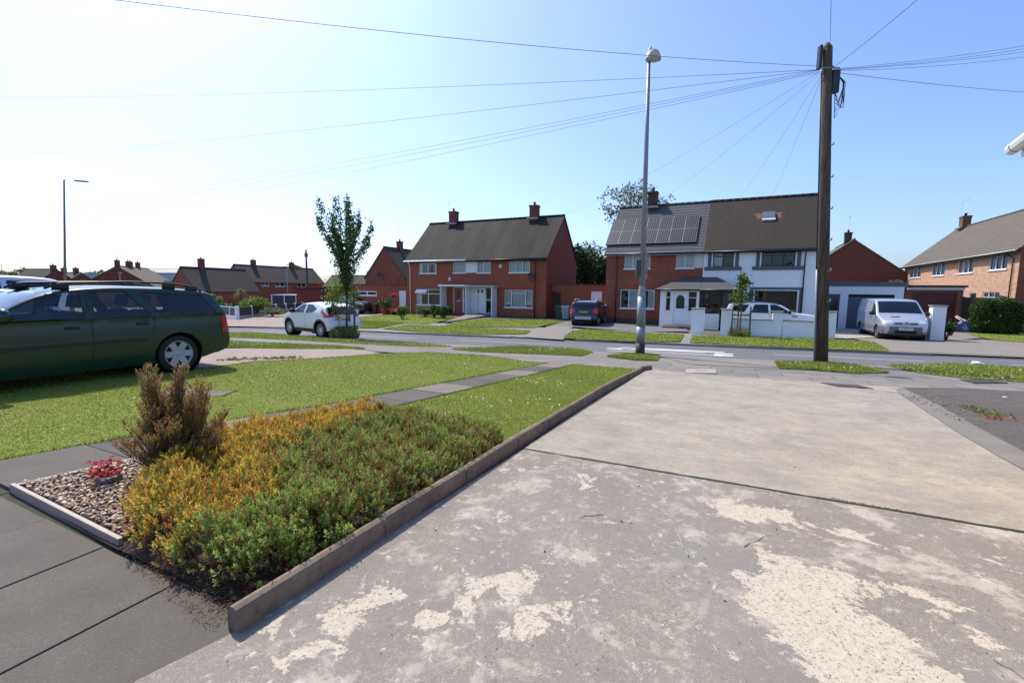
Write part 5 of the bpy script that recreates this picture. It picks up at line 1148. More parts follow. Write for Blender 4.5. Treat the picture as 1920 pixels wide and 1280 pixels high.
# solar array 2 x 7 on the slope
sl=(ZR-ZE)/(DP/2); ca=math.cos(math.atan(sl)); sa=math.sin(math.atan(sl))
def onroof(a,v,lift): # v metres up the slope from the eave line
    return (a,v*ca-lift*sa,ZE+v*sa+lift*ca)
LR=math.hypot(DP/2,ZR-ZE)
def roofpx(h,px,py):
    d=Vector(ray(px,py)); n=Vector((0,0,0))+h.Y*(-sa)+Vector((0,0,ca)); p0=h.o+Vector((0,0,ZE)); c=Vector((0,0,CZ)); t=(p0-c).dot(n)/d.dot(n); p=c+d*t-p0; return p.dot(h.X),p.dot(h.Y*ca+Vector((0,0,sa)))
pa=roofpx(h,1136,459); pb=roofpx(h,1304,456); pc=roofpx(h,1313,407); pdd=roofpx(h,1153,415)
A0=(pa[0]+pdd[0])/2-.02; A1=(pb[0]+pc[0])/2; V0=min(pa[1],pb[1])+.0; V1=max(pc[1],pdd[1]); V0=max(.35,V0); V1=min(LR-.35,V1)
PV=pm('solar_cell_black',(.020,.021,.025),.45,coat=0,var=.15,spec=.3); GRID=pm('solar_cell_lines',(.22,.22,.23),.5)
arr=MB(); 
mb=MB(); mb.add([onroof(a,v,l) for l in (.03,.085) for v in (V0-.02,V1+.02) for a in (A0-.02,A1+.02)],[(0,1,3,2),(4,5,7,6),(0,4,5,1),(2,3,7,6),(0,2,6,4),(1,5,7,3)]); arr_o=mb.build('solar_mounting',DARK,h.root)
for r_ in range(2):
    for c_ in range(7):
        a0=A0+(A1-A0)*c_/7+.012; a1=A0+(A1-A0)*(c_+1)/7-.012; v0=V0+(V1-V0)*r_/2+.012; v1=V0+(V1-V0)*(r_+1)/2-.012
        m=MB(); m.add([onroof(a,v,l) for l in (.09,.12) for v in (v0,v1) for a in (a0,a1)],[(0,1,3,2),(4,5,7,6),(0,4,5,1),(2,3,7,6),(0,2,6,4),(1,5,7,3)]); p=m.build('solar_panel',PV,h.root)
        g=MB()
        for k in range(7): a=a0+(a1-a0)*k/6; w_=.022 if k in (0,6) else .012; g.add([onroof(a+q*w_,v,.123) for v in (v0,v1) for q in (-.5,.5)],[(0,1,3,2)])
        for k in range(11): v=v0+(v1-v0)*k/10; w_=.020 if k in (0,10) else .004; g.add([onroof(a,v+q*w_,.1235) for a in (a0,a1) for q in (-.5,.5)],[(0,1,3,2)])
        g.build('cell_grid',GRID,p)
SOL=h
WO=SO+h.X*us
h=House('rendered_house','white rendered house with grey window surrounds and mossy brown tiled roof',WO,HA); uw=Ls-us
wr=[h.rect(1337,471,1376,500),h.rect(1428,468.5,1491.5,499),h.rect(1414,545,1494,588)]
for i in (0,1): wr[i]=(wr[i][0],wr[i][1],wr[i][2],ZE-.13)
h.wall('front_wall',RENDER,[(0,-.4),(uw,-.4),(uw,ZE),(0,ZE)],wr); h.wall('right_gable_wall',RENDER,[(0,-.4),(DP,-.4),(DP,ZE),(DP/2,ZR-.12),(0,ZE)],side=uw,flip=-1); h.wall('back_wall',RENDER,[(0,-.4),(uw,-.4),(uw,ZE),(0,ZE)],w=DP)
rf=h.roof(RF_MOSS,.11,uw-.02,0,DP,ZE+.02,ZR+.03,.28,.10,.13)
FB=pm('black_window_frame',(.015,.016,.018),.4)
h.window(wr[0],(.5,),top=.40,fm=FB,sill=False,curt=[(.05,.45,.0)],bar=.045); h.window(wr[1],(.33,.66),top=.40,fm=FB,sill=False,bar=.045); h.window(wr[2],(.25,.5,.75),top=.33,fm=FB,sill=False,bar=.045)
for i,r in enumerate(wr):
    mb=MB(); t=.20; g_=.085
    def fr(x0,x1,z0,z1,d=.035): mb.box(x0,x1,-d,-.001,z0,z1)
    zt=r[3]+(t if i==2 else .0); zs_=r[1]
    fr(r[0]-g_-t,r[0]-g_,zs_-(.0 if i<2 else .2),zt); fr(r[2]+g_,r[2]+g_+t,zs_-(.0 if i<2 else .2),zt)
    if i==2: fr(r[0]-g_,r[2]+g_,r[3]+.06,zt,.034)
    else: fr(r[0]-g_-t-.18,r[2]+g_+t+.18,zs_-.22,zs_-.002,.07)
    mb.build('window_surround',GREY,h.root)
h.gutter(-.0,uw+.05,-.34,ZE-.28,BLACKP,[(uw-.95,-.07)],fascia=BLACKP,zb=.05)
# roof window
q0=roofpx(h,1429,412.5); q1=roofpx(h,1453,400); a0,a1=q0[0],q1[0]; v0,v1=q0[1],q1[1]
mb=MB(); mb.add([onroof(a,v,l) for l in (.03,.15) for v in (v0,v1) for a in (a0,a1)],[(0,1,3,2),(4,5,7,6),(0,4,5,1),(2,3,7,6),(0,2,6,4),(1,5,7,3)]); o=mb.build('roof_window',pm('roof_window_frame',(.12,.13,.13),.5),rf)
for q,(x0,x1) in enumerate(((a0-.36,a0-.02),(a1+.02,a1+.34))):
    mb=MB()
    for k in range(6): vv=v0+.12+(v1-v0-.1)*k/6; xe=random.uniform(-.08,.12); mb.add([onroof(a,v,.022) for v in (vv,vv+.10) for a in ((x0-xe,x1) if q==0 else (x0,x1+xe))],[(0,1,3,2)])
    mb.build('new_red_tiles',pm('red_clay_tile',(.20,.065,.048),.8),rf)
mb=MB(); mb.add([onroof(a,v,.155) for v in (v0+.12,v1-.08) for a in (a0+.09,a1-.09)],[(0,1,3,2)]); mb.build('roof_window_pane',pm('sky_pane',(.10,.14,.15),.08,coat=1),rf)
mb=MB(); mb.add([onroof(a,v,l) for l in (.02,.13) for v in (v0-.14,v0-.01) for a in (a0-.02,a1+.02)],[(0,1,3,2),(4,5,7,6),(0,4,5,1),(2,3,7,6),(0,2,6,4),(1,5,7,3)]); mb.build('roof_window_flashing',WHITE,rf)
WHT=h
# porch of the pair (left half white, right half dark)
def porch(h,u0,u1,name,left):
    PD=1.7; zt=2.42
    m=WHITE if left else FB
    def frontrect(x0,y0,x1,y1): return h.rect(x0,y0,x1,y1,w=-PD)
    mb=MB(); 
    if left:
        dr=frontrect(1262,545,1288,603); wl=frontrect(1248,544,1258,574); wr_=frontrect(1290,544,1307,574)
        dr=(dr[0],.30,dr[2],2.28); hs=[dr,(wl[0],1.05,wl[2],2.28),(wr_[0],1.05,wr_[2],2.28)]
        h.wall('porch_wall',RENDER,[(u0,-.4),(u1,-.4),(u1,zt),(u0,zt)],hs,w=-PD,dep=.08); h.wall('porch_wall',RENDER,[(-PD,-.4),(0,-.4),(0,zt),(-PD,zt)],side=u0,dep=.08)
        d=door(h,dr,WHITE,WHITE,w=-PD,panels=[(.2,.06,.8,.36)]); 
        c=((dr[0]+dr[2])/2,1.72); P=[(c[0]-.24,1.22),(c[0]+.24,1.22)]+[(c[0]+.24*math.cos(a),1.74+.30*math.sin(a)) for a in np.linspace(0,math.pi,12)]
        g=MB(); g.prism(P,-PD+.035,-PD+.049,lambda a,b,d_:(a,d_,b)); g.build('arched_glazing',pm('dark_door_glass',(.03,.035,.04),.12),d)
        for r in hs[1:]: h.window(r,(),top=.32,w=-PD,sill=True,bar=.04)
        for k in range(2):
            s_=MB(); s_.box(dr[0]-.30-.2*(1-k),dr[2]+.3+.2*(1-k),-PD-.35-.33*(1-k),-PD-.003,-.2,.13+.14*k); s_.build('door_step',BR_SOLAR if k==0 else pm('pale_step',(.5,.47,.43),.7),h.root,bevel=.01)
    else:
        x0=u0; h.wall('porch_wall',RENDER,[(u0,-.4),(u0+1.15,-.4),(u0+1.15,.95),(u0,.95)],w=-PD); h.wall('porch_wall',RENDER,[(-PD,-.4),(0,-.4),(0,zt),(-PD,zt)],side=u1,flip=-1)
        h.window((u0+.12,.97,u0+1.18,zt-.02),(),w=-PD,fm=FB,sill=False,bar=.07); door(h,(u0+1.22,.25,u1-.12,zt-.02),pm('charcoal_door',(.025,.028,.033),.4),FB,w=-PD,glasses=[(.32,.5,.68,.9)])
        h.wall('porch_wall',FB,[(u0,.95),(u0+.12,.95),(u0+.12,zt),(u0,zt)],w=-PD)
    # hipped lean-to roof
    z1=3.18; e=.28; th=.1
    ua,ub=(u0-e,u1) if left else (u0,u1+e)
    ta,tb=(u0+1.15,u1) if left else (u0,u1-1.15)
    V=[(ua,-PD-e,zt-.02),(ub,-PD-e,zt-.02),(tb,-.002,z1),(ta,-.002,z1)]; r=MB(); L=2.2
    r.add(V,[(0,1,2,3)],[(ua,0),(ub,0),(tb,L),(ta,L)])
    if left: r.add([(ua,-PD-e,zt-.02),(ta,-.002,z1),(ua,-.002,zt-.02)],[(0,1,2)],[(0,0),(2,L),(2,0)])
    else: r.add([(ub,-PD-e,zt-.02),(tb,-.002,z1),(ub,-.002,zt-.02)],[(0,2,1)],[(0,0),(2,L),(2,0)])
    r.add([(ua,-PD-e,zt-.12),(ub,-PD-e,zt-.12),(ub,-.002,zt-.12),(ua,-.002,zt-.12),V[0],V[1]],[(0,3,2,1),(0,1,5,4)]); 
    r.build('porch_roof',RF_SOLAR,h.root); g=MB(); g.tube([(ua,-PD-e-.05,zt-.06),(ub,-PD-e-.05,zt-.06)],.05,8); g.build('porch_gutter',BLACKP,h.root,True)
pu0=SOL.px(1237,580,-1.7)[0]
porch(SOL,pu0,us-.003,'porch',True); e_=WHT.px(1367,560,-1.7)[0]; porch(WHT,.003,max(2.0,e_),'porch',False)
# --- low white walls and pillars on the far side ---
def lowwall(name,label,n,s0,s1,h0,th=.2,cope=True,m=None):
    a=Vector((*xy(n,s0),0)); o=empty(name,(a.x,a.y,T(a.x,a.y)),HA,label,'wall'); L=s0-s1
    mb=MB(); mb.box(0,L,-th/2,th/2,-.3,h0); mb.build('wall_body',m or RENDER,o)
    if cope: mb=MB(); mb.box(-.0,L,-th/2-.04,th/2+.04,h0,h0+.055); mb.build('coping',pm('stone_coping',(.24,.22,.20),.8),o,bevel=.01)
    return o
def pillar(label,px,h0,w=.42,n=None,cat='pillar'):
    g=G(*px); o=empty('gate_pillar',g,HA,label,cat); mb=MB(); mb.box(-w/2,w/2,-w/2,w/2,-.2,h0); mb.build('pillar_body',RENDER,o)
    mb=MB(); mb.box(-w/2-.05,w/2+.05,-w/2-.05,w/2+.05,h0,h0+.06); mb.build('pillar_cap',pm('stone_coping',(.24,.22,.20),.8),o,bevel=.01)
s_=lambda px,py:ns(*G(px,py)[:2])[1]
lowwall('garden_wall','low white rendered front wall, left length with a shallow dip',26.3,s_(1369,628),s_(1446,630),.82)
lowwall('garden_wall','low white rendered front wall, right length beside the telegraph pole',26.3,s_(1465,631),s_(1528,633),.80)
pillar('broad white pillar in front of the white porch door',(1307,625),1.30,.62); pillar('white pillar at the left end of the low wall behind the small staked tree',(1359,628),1.30,.44); pillar('short white pillar in the middle of the low white wall',(1455,631),1.22,.42); pillar('white pillar at the right end of the low wall, just right of the telegraph pole',(1554,634),1.26,.42)
pillar('tall white gate pillar right of the silver van',(1752,638),1.62,.50)
p=G(1742,636); lowwall('garden_wall','low white wall running back from the gate pillar beside the van',27.9,0,0,.01) if False else None
o=empty('garden_wall',(p.x,p.y,p.z),HA+R(90),'low white wall running back from the gate pillar beside the van','wall'); mb=MB(); mb.box(.3,6.5,-.1,.1,-.2,1.05); mb.build('wall_body',RENDER,o); mb=MB(); mb.box(.3,6.5,-.14,.14,1.05,1.10); mb.build('coping',pm('stone_coping',(.24,.22,.20),.8),o)
# --- white garage ---
def garage(label,org,W_,H,wm,roofm,name='garage',deep=5,fasc=None,fz=.22):
    h=House(name,label,org,HA,'garage'); return h
h=House('garage','white flat roofed garage with grey door behind the van',(21.5-.891*3.4,29.4+.454*3.4,-.68),HA,'garage'); gw=6.25
W1=h.px(1694,560)[0]; gw=W1; gd_=h.rect(1588,552,1675,616); gd_=(gd_[0],.02,gd_[2],gd_[3]); sdr=h.rect(1549,552,1573,616); sdr=(sdr[0],.05,sdr[2],gd_[3]); HT_=h.px(1640,529.5)[1]
h.wall('wall',RENDER,[(0,-.4),(gw,-.4),(gw,HT_),(0,HT_)],[gd_,sdr],dep=.16); h.wall('wall',RENDER,[(0,-.4),(5.5,-.4),(5.5,HT_),(0,HT_)],side=gw,flip=-1)
mb=MB(); mb.box(-.02,gw+.06,-.06,5.5,HT_-.24,HT_+.02); mb.build('flat_roof',GREY,h.root)
mb=MB(); mb.box(gd_[0],gd_[2],.10,.14,gd_[1]-.1,gd_[3]-.16); 
for k in range(12): x=gd_[0]+(gd_[2]-gd_[0])*(k+.5)/12; mb.box(x-.01,x+.01,.092,.10,gd_[1],gd_[3]-.18)
mb.build('garage_door',pm('blue_grey_door',(.085,.10,.13),.5),h.root); mb=MB(); mb.box(gd_[0],gd_[2],.15,.5,gd_[3]-.3,gd_[3]); mb.build('garage_interior',DKROOM,h.root)
door(h,sdr,pm('blue_grey_door',(.085,.10,.13),.5),GREY,inset=.10,glasses=[(.15,.45,.85,.92)])
# --- maroon garage ---
MR=pm('maroon_paint',(.095,.012,.012),.45,sc=3)
h=House('garage','maroon double door garage with brick pier beside the rubbish heap',(25.9,30.3,-.68),HA,'garage'); gw=h.px(1804,570)[0]; HT_=2.72; d0=h.rect(1706,549,1792,610); d0=(.25,.02,d0[2],HT_-.32)
h.wall('wall',BR_RED,[(0,-.4),(gw,-.4),(gw,HT_),(0,HT_)],[d0],dep=.12); h.wall('wall',BR_RED,[(0,-.4),(5,-.4),(5,HT_),(0,HT_)],side=gw,flip=-1)
mb=MB(); mb.box(-.1,gw+.12,-.25,5,HT_,HT_+.13); mb.build('flat_roof',DARK,h.root); mb=MB(); mb.box(-.05,gw+.02,-.10,-.003,HT_-.16,HT_-.003); mb.build('fascia',WHITE,h.root)
xm=(d0[0]+d0[2])/2
for x0,x1 in ((d0[0],xm-.005),(xm+.005,d0[2])):
    mb=MB(); mb.box(x0,x1,.06,.10,0,d0[3]); 
    for k in range(7): x=x0+(x1-x0)*k/7; mb.box(x+.02,x+(x1-x0)/7-.02,.045,.06,.03,d0[3]-.03)
    o=mb.build('garage_door',MR,h.root); q=MB(); q.box(xm-.10,xm-.06,.01,.044,1.0,1.2); q.build('handle',CHROME,o)
# --- brick link walls between the houses ---
h=House('garage_block','flat topped red brick garages linking the two pairs of houses',RED_H.o+RED_H.X*(13.8+.02)+RED_H.Y*1.0,HA,'garage'); gw=h.px(1131.5,580)[0]+.1; HT_=2.72
g0=h.rect(1031,548,1051,598); g0=(g0[0],0,g0[2],g0[3]); g1=h.rect(1107.5,546,1128,598); g1=(g1[0],0,g1[2],g1[3])
h.wall('wall',BR_RED,[(0,-.4),(gw,-.4),(gw,HT_),(0,HT_)],[g0,g1],dep=.14); mb=MB(); mb.box(0,gw,-.05,5,HT_,HT_+.07); mb.build('coping',pm('brick_coping',(.12,.05,.04),.9),h.root)
door(h,g0,pm('black_gate',(.02,.018,.018),.6),DARK,letter=False); door(h,g1,WHITE,WHITE,letter=False)
# --- garages left of the red pair ---
h=House('garage_block','flat topped red brick garages left of the red pair with a slim white window',RED_H.o+RED_H.X*(-5.8)+RED_H.Y*.9,HA,'garage'); L0=h.px(657,560)[0]; gw=5.78; HT_=h.px(720,534.5)[1]
wn=h.rect(670,545.5,706,554); wd_=h.rect(748,545,761,585); wd_=(wd_[0],0,wd_[2],wd_[3]); g2_=(wn[0]-.1,-.2,wn[2]+.1,wn[1]-.35)
h.wall('wall',BR_RED,[(L0,-.6),(gw,-.6),(gw,HT_),(L0,HT_)],[wn,wd_],dep=.12); mb=MB(); mb.box(L0,gw,-.08,6,HT_,HT_+.09); mb.build('coping',pm('brick_coping',(.12,.05,.04),.9),h.root); h.wall('wall',BR_RED,[(0,-.6),(6,-.6),(6,HT_),(0,HT_)],side=L0)
h.window(wn,(.5,),bar=.1,sill=True); door(h,wd_,WHITE,WHITE,letter=False)
GBL=h
# --- brick house with gable behind, left ---
a=at(720,463,66); 
def gablehouse(name,label,apex_px,Y,hw,zr,ze,length,zg,wm,rm,ang=HA,ridge=None,px_e=None):
    """house whose ridge runs away from the road; local frame: x along ridge(away), y to the left"""
    a=at(*apex_px,Y); h=House(name,label,(a.x,a.y,zg),ang+R(90)); zr=a.z-zg
    L=length; w0,w1=-hw,hw
    h.wall('gable_wall',wm,[(w0,-.5),(w1,-.5),(w1,ze),(0,zr-.12),(w0,ze)],side=0); h.wall('side_wall',wm,[(0,-.5),(L,-.5),(L,ze),(0,ze)],w=w0); h.wall('side_wall',wm,[(0,-.5),(L,-.5),(L,ze),(0,ze)],w=w1)
    rf=h.roof(rm,0,L,w0,w1,ze,zr,.25,.1,.12); return h,rf,zr
h,rf,zr=gablehouse('brick_house','red brick gable end house with satellite dish behind the garages on the left',(720,462.5),62,3.35,0,4.35,9,-1.1,BR_SOLAR,RF_DARK)
h.chim(rf,3.2,0,zr-.5,zr+1.0,.7,.6,aerial=(0,zr+2.8,.5,4)); 
y_,z_=h.pside(689,516,0); mb=MB(); mb.lathe([(0,0),(.3,.0),(.36,.06),(.3,.02),(0,.03)],Matrix.Translation((-.35,h.pside(715,516,0)[0],h.pside(715,516,0)[1]))@Matrix.Rotation(R(-80),4,'Y'),18); mb.build('satellite_dish',DARK,h.root,True)
# --- right gable house ---
h,rf,zr=gablehouse('brick_house','dark red brick gable end house rising behind the white garage',(1602,448.3),49,4.75,0,4.35,10,-.7,BR_DARK,RF_BEIGE)
h.chim(rf,1.9,.25,zr-.6,zr+.9,.62,.62,m=brickmat('sooty_chimney_brick2',(.10,.055,.03),(.05,.03,.022),(.12,.09,.07)),aerial=(0,zr+2.6,-.9,5))
g_=MB(); g_.tube([(0,-4.75-.3,4.22),(10,-4.75-.3,4.22)],.06,8); g_.tube([(.1,-5.05,4.2),(.1,-4.8,3.95),(.1,-4.8,.2)],.04,6); g_.build('gutter',BLACKP,h.root,True)
# --- buff brick row at right ---
K=1.12; A=Vector((36*K,42.7*K,-.72)); B=Vector((28.1*K,25.9*K,-.72)); d=(B-A); bang=math.atan2(d.y,d.x); BL=d.length+.15
h=House('terraced_house','buff brick house with grey brown tiled roof and four upper windows at far right',A,bang); ZE=1.5+2.8*K+.72; ZR=1.5+5.85*K+.72
wr=[h.rect(1705.5,496.5,1727,520.5),h.rect(1748,489.5,1772,516.5),h.rect(1796.5,482,1825.5,512),h.rect(1855.5,473.5,1889.5,505.5),h.rect(1867.5-25,547.5,1874,560),h.rect(1817,549,1830,561)]
wr=[(r[0],r[1],r[2],min(r[3],ZE-.14)) for r in wr]; wr[4]=(wr[4][0],1.3,wr[4][2],wr[4][3]); wr[5]=(wr[5][0],1.5,wr[5][2],wr[5][3])
h.wall('front_wall',BR_BEIGE,[(0,-.5),(BL,-.5),(BL,ZE),(0,ZE)],wr); h.wall('right_gable_wall',BR_RED,[(0,-.5),(DP,-.5),(DP,ZE),(DP/2,ZR-.12),(0,ZE)],side=BL,flip=-1); h.wall('left_gable_wall',BR_BEIGE,[(0,-.5),(DP,-.5),(DP,ZE),(DP/2,ZR-.12),(0,ZE)],side=0)
rf=h.roof(RF_BEIGE,0,BL,0,DP,ZE,ZR,.34,.12,.13)
for i in range(4): h.window(wr[i],(.34,.66),top=.25,tops=[1],curt=[(.03,.32,0),(.36,.64,.1),(.7,.97,0)],bar=.055)
h.window(wr[4],(.33,.66),top=.3,curt=[(.03,.97,0)]); h.window(wr[5],())
uc=h.px(1811,425,DP/2)[0]; h.chim(rf,uc,DP/2-.1,ZR-.5,ZR+.95,.8,.62,m=brickmat('buff_chimney_brick',(.20,.11,.06),(.11,.055,.03),(.16,.12,.09)),flash=.35,aerial=(-1.0,ZR+2.5,1.6,5),potm=DARK)
h.gutter(0,BL+.1,-.40,ZE-.33,BLACKP,[(.3,-.07),(BL-.6,-.07)],fascia=WHITE)
mb=MB(); x=BL-.62; mb.tube([(x-2.0,-.06,2.35),(x-.1,-.06,2.2),(x,-.07,2.1)],.03,6); mb.box(x-.16,x+.02,-.2,-.03,1.98,2.16); mb.build('waste_pipe',BLACKP,h.root,True)
# --- far left houses ---
def farhouse(label,a,b,zg,ze,zr,dp,wm,rm,chs=(),wins=(),name='distant_house',ov=.25,side=-1):
    A=Vector(a);B=Vector(b); d=B-A; h=House(name,label,(A.x,A.y,zg),math.atan2(d.y,d.x)); L=d.length
    h.wall('wall',wm,[(0,-1.5),(L,-1.5),(L,ze),(0,ze)],wins and [w_[:4] for w_ in wins] or ()); h.wall('wall',wm,[(0,-1.5),(L,-1.5),(L,ze),(0,ze)],w=dp)
    for s_,f in ((0,1),(L,-1)): h.wall('gable_wall',wm,[(0,-1.5),(dp,-1.5),(dp,ze),(dp/2,zr-.1),(0,ze)],side=s_,flip=f)
    rf=h.roof(rm,0,L,0,dp,ze,zr,ov,.1,.12)
    for c in chs: h.chim(rf,c[0]*L,dp/2,zr-.5,zr+c[1],.8,.7,aerial=c[2] if len(c)>2 else None)
    for w_ in wins: h.window(w_[:4],(.5,),bar=.09,curt=[(.05,.95,.0)] if len(w_)>4 else None)
    return h,rf
hx=at(455,492,88.7-2); 
def hw(px,Y,z): p=at(px,540,Y); return (p.x,p.y,0)
zA=-2.2
A_=hw(462,88.5,0); B_=(A_[0]+RN[0]*18.5,A_[1]+RN[1]*18.5,0)
tmp=House('distant_house','x',(A_[0],A_[1],zA),AN*0+math.atan2(RN[1],RN[0])); r1=tmp.rect(490.5,528,504,536); r2=tmp.rect(516,528.5,534,537); r3=tmp.rect(557,530,573,539); bpy.data.objects.remove(tmp.root)
zeA=5.0; farhouse('long red brick house with dark roof and two chimneys beyond the navy fence',A_,B_,zA,zeA,8.15,7,BR_RED,RF_DARK,[(.22,1.1),(.70,1.1)],[(r[0],max(2.6,r[1]),r[2],min(4.8,r[3])) for r in (r1,r2,r3)])
A_=hw(366,74,0); B_=(A_[0]+RN[0]*11,A_[1]+RN[1]*11,0); farhouse('low roofed brick house with one central chimney behind the palm tree',A_,B_,-2.0,3.0,6.75,7.4,BR_RED,RF_DARK,[(.30,1.5)])
h,rf,zr=gablehouse('distant_house','large brick house with a wide gable and long brown roof seen over the estate car',(218,498),84,5.6,0,3.9,13,-2.4,BR_DARK,RF_BEIGE,ang=R(18))
for x_ in (.4,4.5,5.4,8.5): h.chim(rf,x_,0,zr-.5,zr+1.0,.7,.6,aerial=(0,zr+2.2,.5,3) if x_!=5.4 else None)
A_=hw(18,95,0); B_=hw(74,92,0); farhouse('dark gabled brick house above the silver car roofs at far left',A_,B_,-2.2,4.6,7.0,6,BR_DARK,RF_DARK,[(.9,.8)],[(1.8,3.2,3.6,4.3,1)])
A_=hw(80,100,0); B_=hw(118,98,0); farhouse('small brown gabled house left of the left street lamp',A_,B_,-2.3,4.0,6.6,7,BR_DARK,RF_BEIGE,[(.15,1.0),(.75,1.0)])
A_=hw(104,150,0); B_=hw(140,148,0); farhouse('pale grey industrial shed just behind the left street lamp',A_,B_,-2,7.2,8.0,10,pm('pale_cladding',(.36,.40,.45),.5),pm('pale_roof',(.40,.43,.47),.5))
A_=hw(243,170,0); B_=hw(352,165,0); farhouse('long low grey industrial roof on the skyline behind the green bushes',A_,B_,-2,8.5,10.2,12,pm('pale_cladding',(.36,.40,.45),.5),pm('brown_grey_roof',(.16,.15,.15),.6))
A_=hw(606,100,0); B_=hw(690,98,0); farhouse('dark roofed brick house behind the staked street tree',A_,B_,-1.9,4.0,6.3,7,BR_RED,RF_DARK,[(.35,1.1),(.86,.9)])
# navy garage and red hut
h=House('garage','navy blue garage doors under a red brick wall beyond the navy fence',(*hw(508,66,0)[:2],-1.7),HA*0-R(5),'garage'); W_=h.px(556,560)[0]; zt=h.px(530,554)[1]
mb=MB(); mb.box(0,W_,0,5,-.5,zt); mb.build('wall',pm('navy_panel',(.028,.034,.052),.5),h.root); mb=MB(); mb.box(-.1,W_+.1,-.1,5,zt,zt+.12); mb.build('flat_roof',pm('pale_roof',(.40,.43,.47),.5),h.root)
mb=MB(); [mb.box(x,x+.12,-.05,-.003,0,zt) for x in (.02,W_*.5,W_-.14)]; mb.build('post',WHITE,h.root)
h=House('garage','red painted flat roofed hut behind the roof box of the dark suv',(*hw(556,60,0)[:2],-1.55),HA*0-R(10),'garage'); W_=h.px(660,560)[0]; zt=h.px(600,542)[1]
mb=MB(); mb.box(0,W_,0,5,-.5,zt); [mb.box(k*W_/18,k*W_/18+.04,-.03,-.001,0,zt) for k in range(18)]; mb.build('wall',pm('red_boards',(.23,.028,.018),.6,sc=2,var=.2),h.root); mb=MB(); mb.box(-.3,W_+.2,-.3,5,zt,zt+.2); mb.build('flat_roof',DARK,h.root)
# ---------------- trees and plants ----------------
def leafcloud(name,cent,size,m,parent=None,asp=.55,flat=0,col=None):
    c=np.asarray(cent,dtype=float); n=len(c); d=rng.normal(0,1,(n,3)); d[:,2]*=(1-flat); d/=np.linalg.norm(d,axis=1)[:,None]; q=rng.normal(0,1,(n,3)); s=np.cross(d,q); s/=np.linalg.norm(s,axis=1)[:,None]; u=np.cross(d,s)
    L=(size*rng.uniform(.6,1.35,n))[:,None]; V=np.stack([c-d*L,c-d*L*.1+s*L*asp+u*L*.15,c+d*L,c-d*L*.1-s*L*asp+u*L*.15],1).reshape(-1,3)
    return npmesh(name,V,np.arange(4*n).reshape(-1,4),m,parent,None if col is None else np.repeat(col,4,0))
BARK=pm('bark',(.10,.078,.06),.9,sc=12,var=.3,bump=.6); STAKE=pm('weathered_stake',(.14,.105,.08),.85,sc=10,var=.3,bump=.3)
LF1=leafmat('elm_leaves',((.020,.046,.010),(.055,.10,.018)),.3,2.5); LF2=leafmat('fresh_leaves',((.10,.16,.02),(.20,.25,.04)),.4,3); LF3=leafmat('dark_evergreen_leaves',((.010,.024,.008),(.038,.07,.014)),.2,.9); LF4=leafmat('grey_green_leaves',((.09,.12,.05),(.2,.23,.10)),.35,1.2); LF5=leafmat('hedge_leaves',((.022,.05,.008),(.075,.13,.02)),.3,2.5); LF6=leafmat('straw_green_tuft',((.13,.16,.05),(.33,.32,.12)),.3,6)
def tuftblades(name,c,r,n,h,m,parent=None):
    a=rng.uniform(0,6.28,n); q=r*np.sqrt(rng.uniform(0,1,n)); x=q*np.cos(a)+c[0]; y=q*np.sin(a)+c[1]; H=h*rng.uniform(.25,1.15,n)*(1-.6*(q/r)**2); b=a+rng.normal(0,.7,n); ln=H*rng.uniform(.1,.5,n); W=.006; z=np.full(n,c[2])
    V=np.stack([np.stack([x-W,y,z],1),np.stack([x+W,y,z],1),np.stack([x+np.cos(b)*ln*.4,y+np.sin(b)*ln*.4+W,z+H*.6],1),np.stack([x+np.cos(b)*ln,y+np.sin(b)*ln,z+H],1)],1).reshape(-1,3)
    return npmesh(name,V,np.arange(4*n).reshape(-1,4),m,parent)
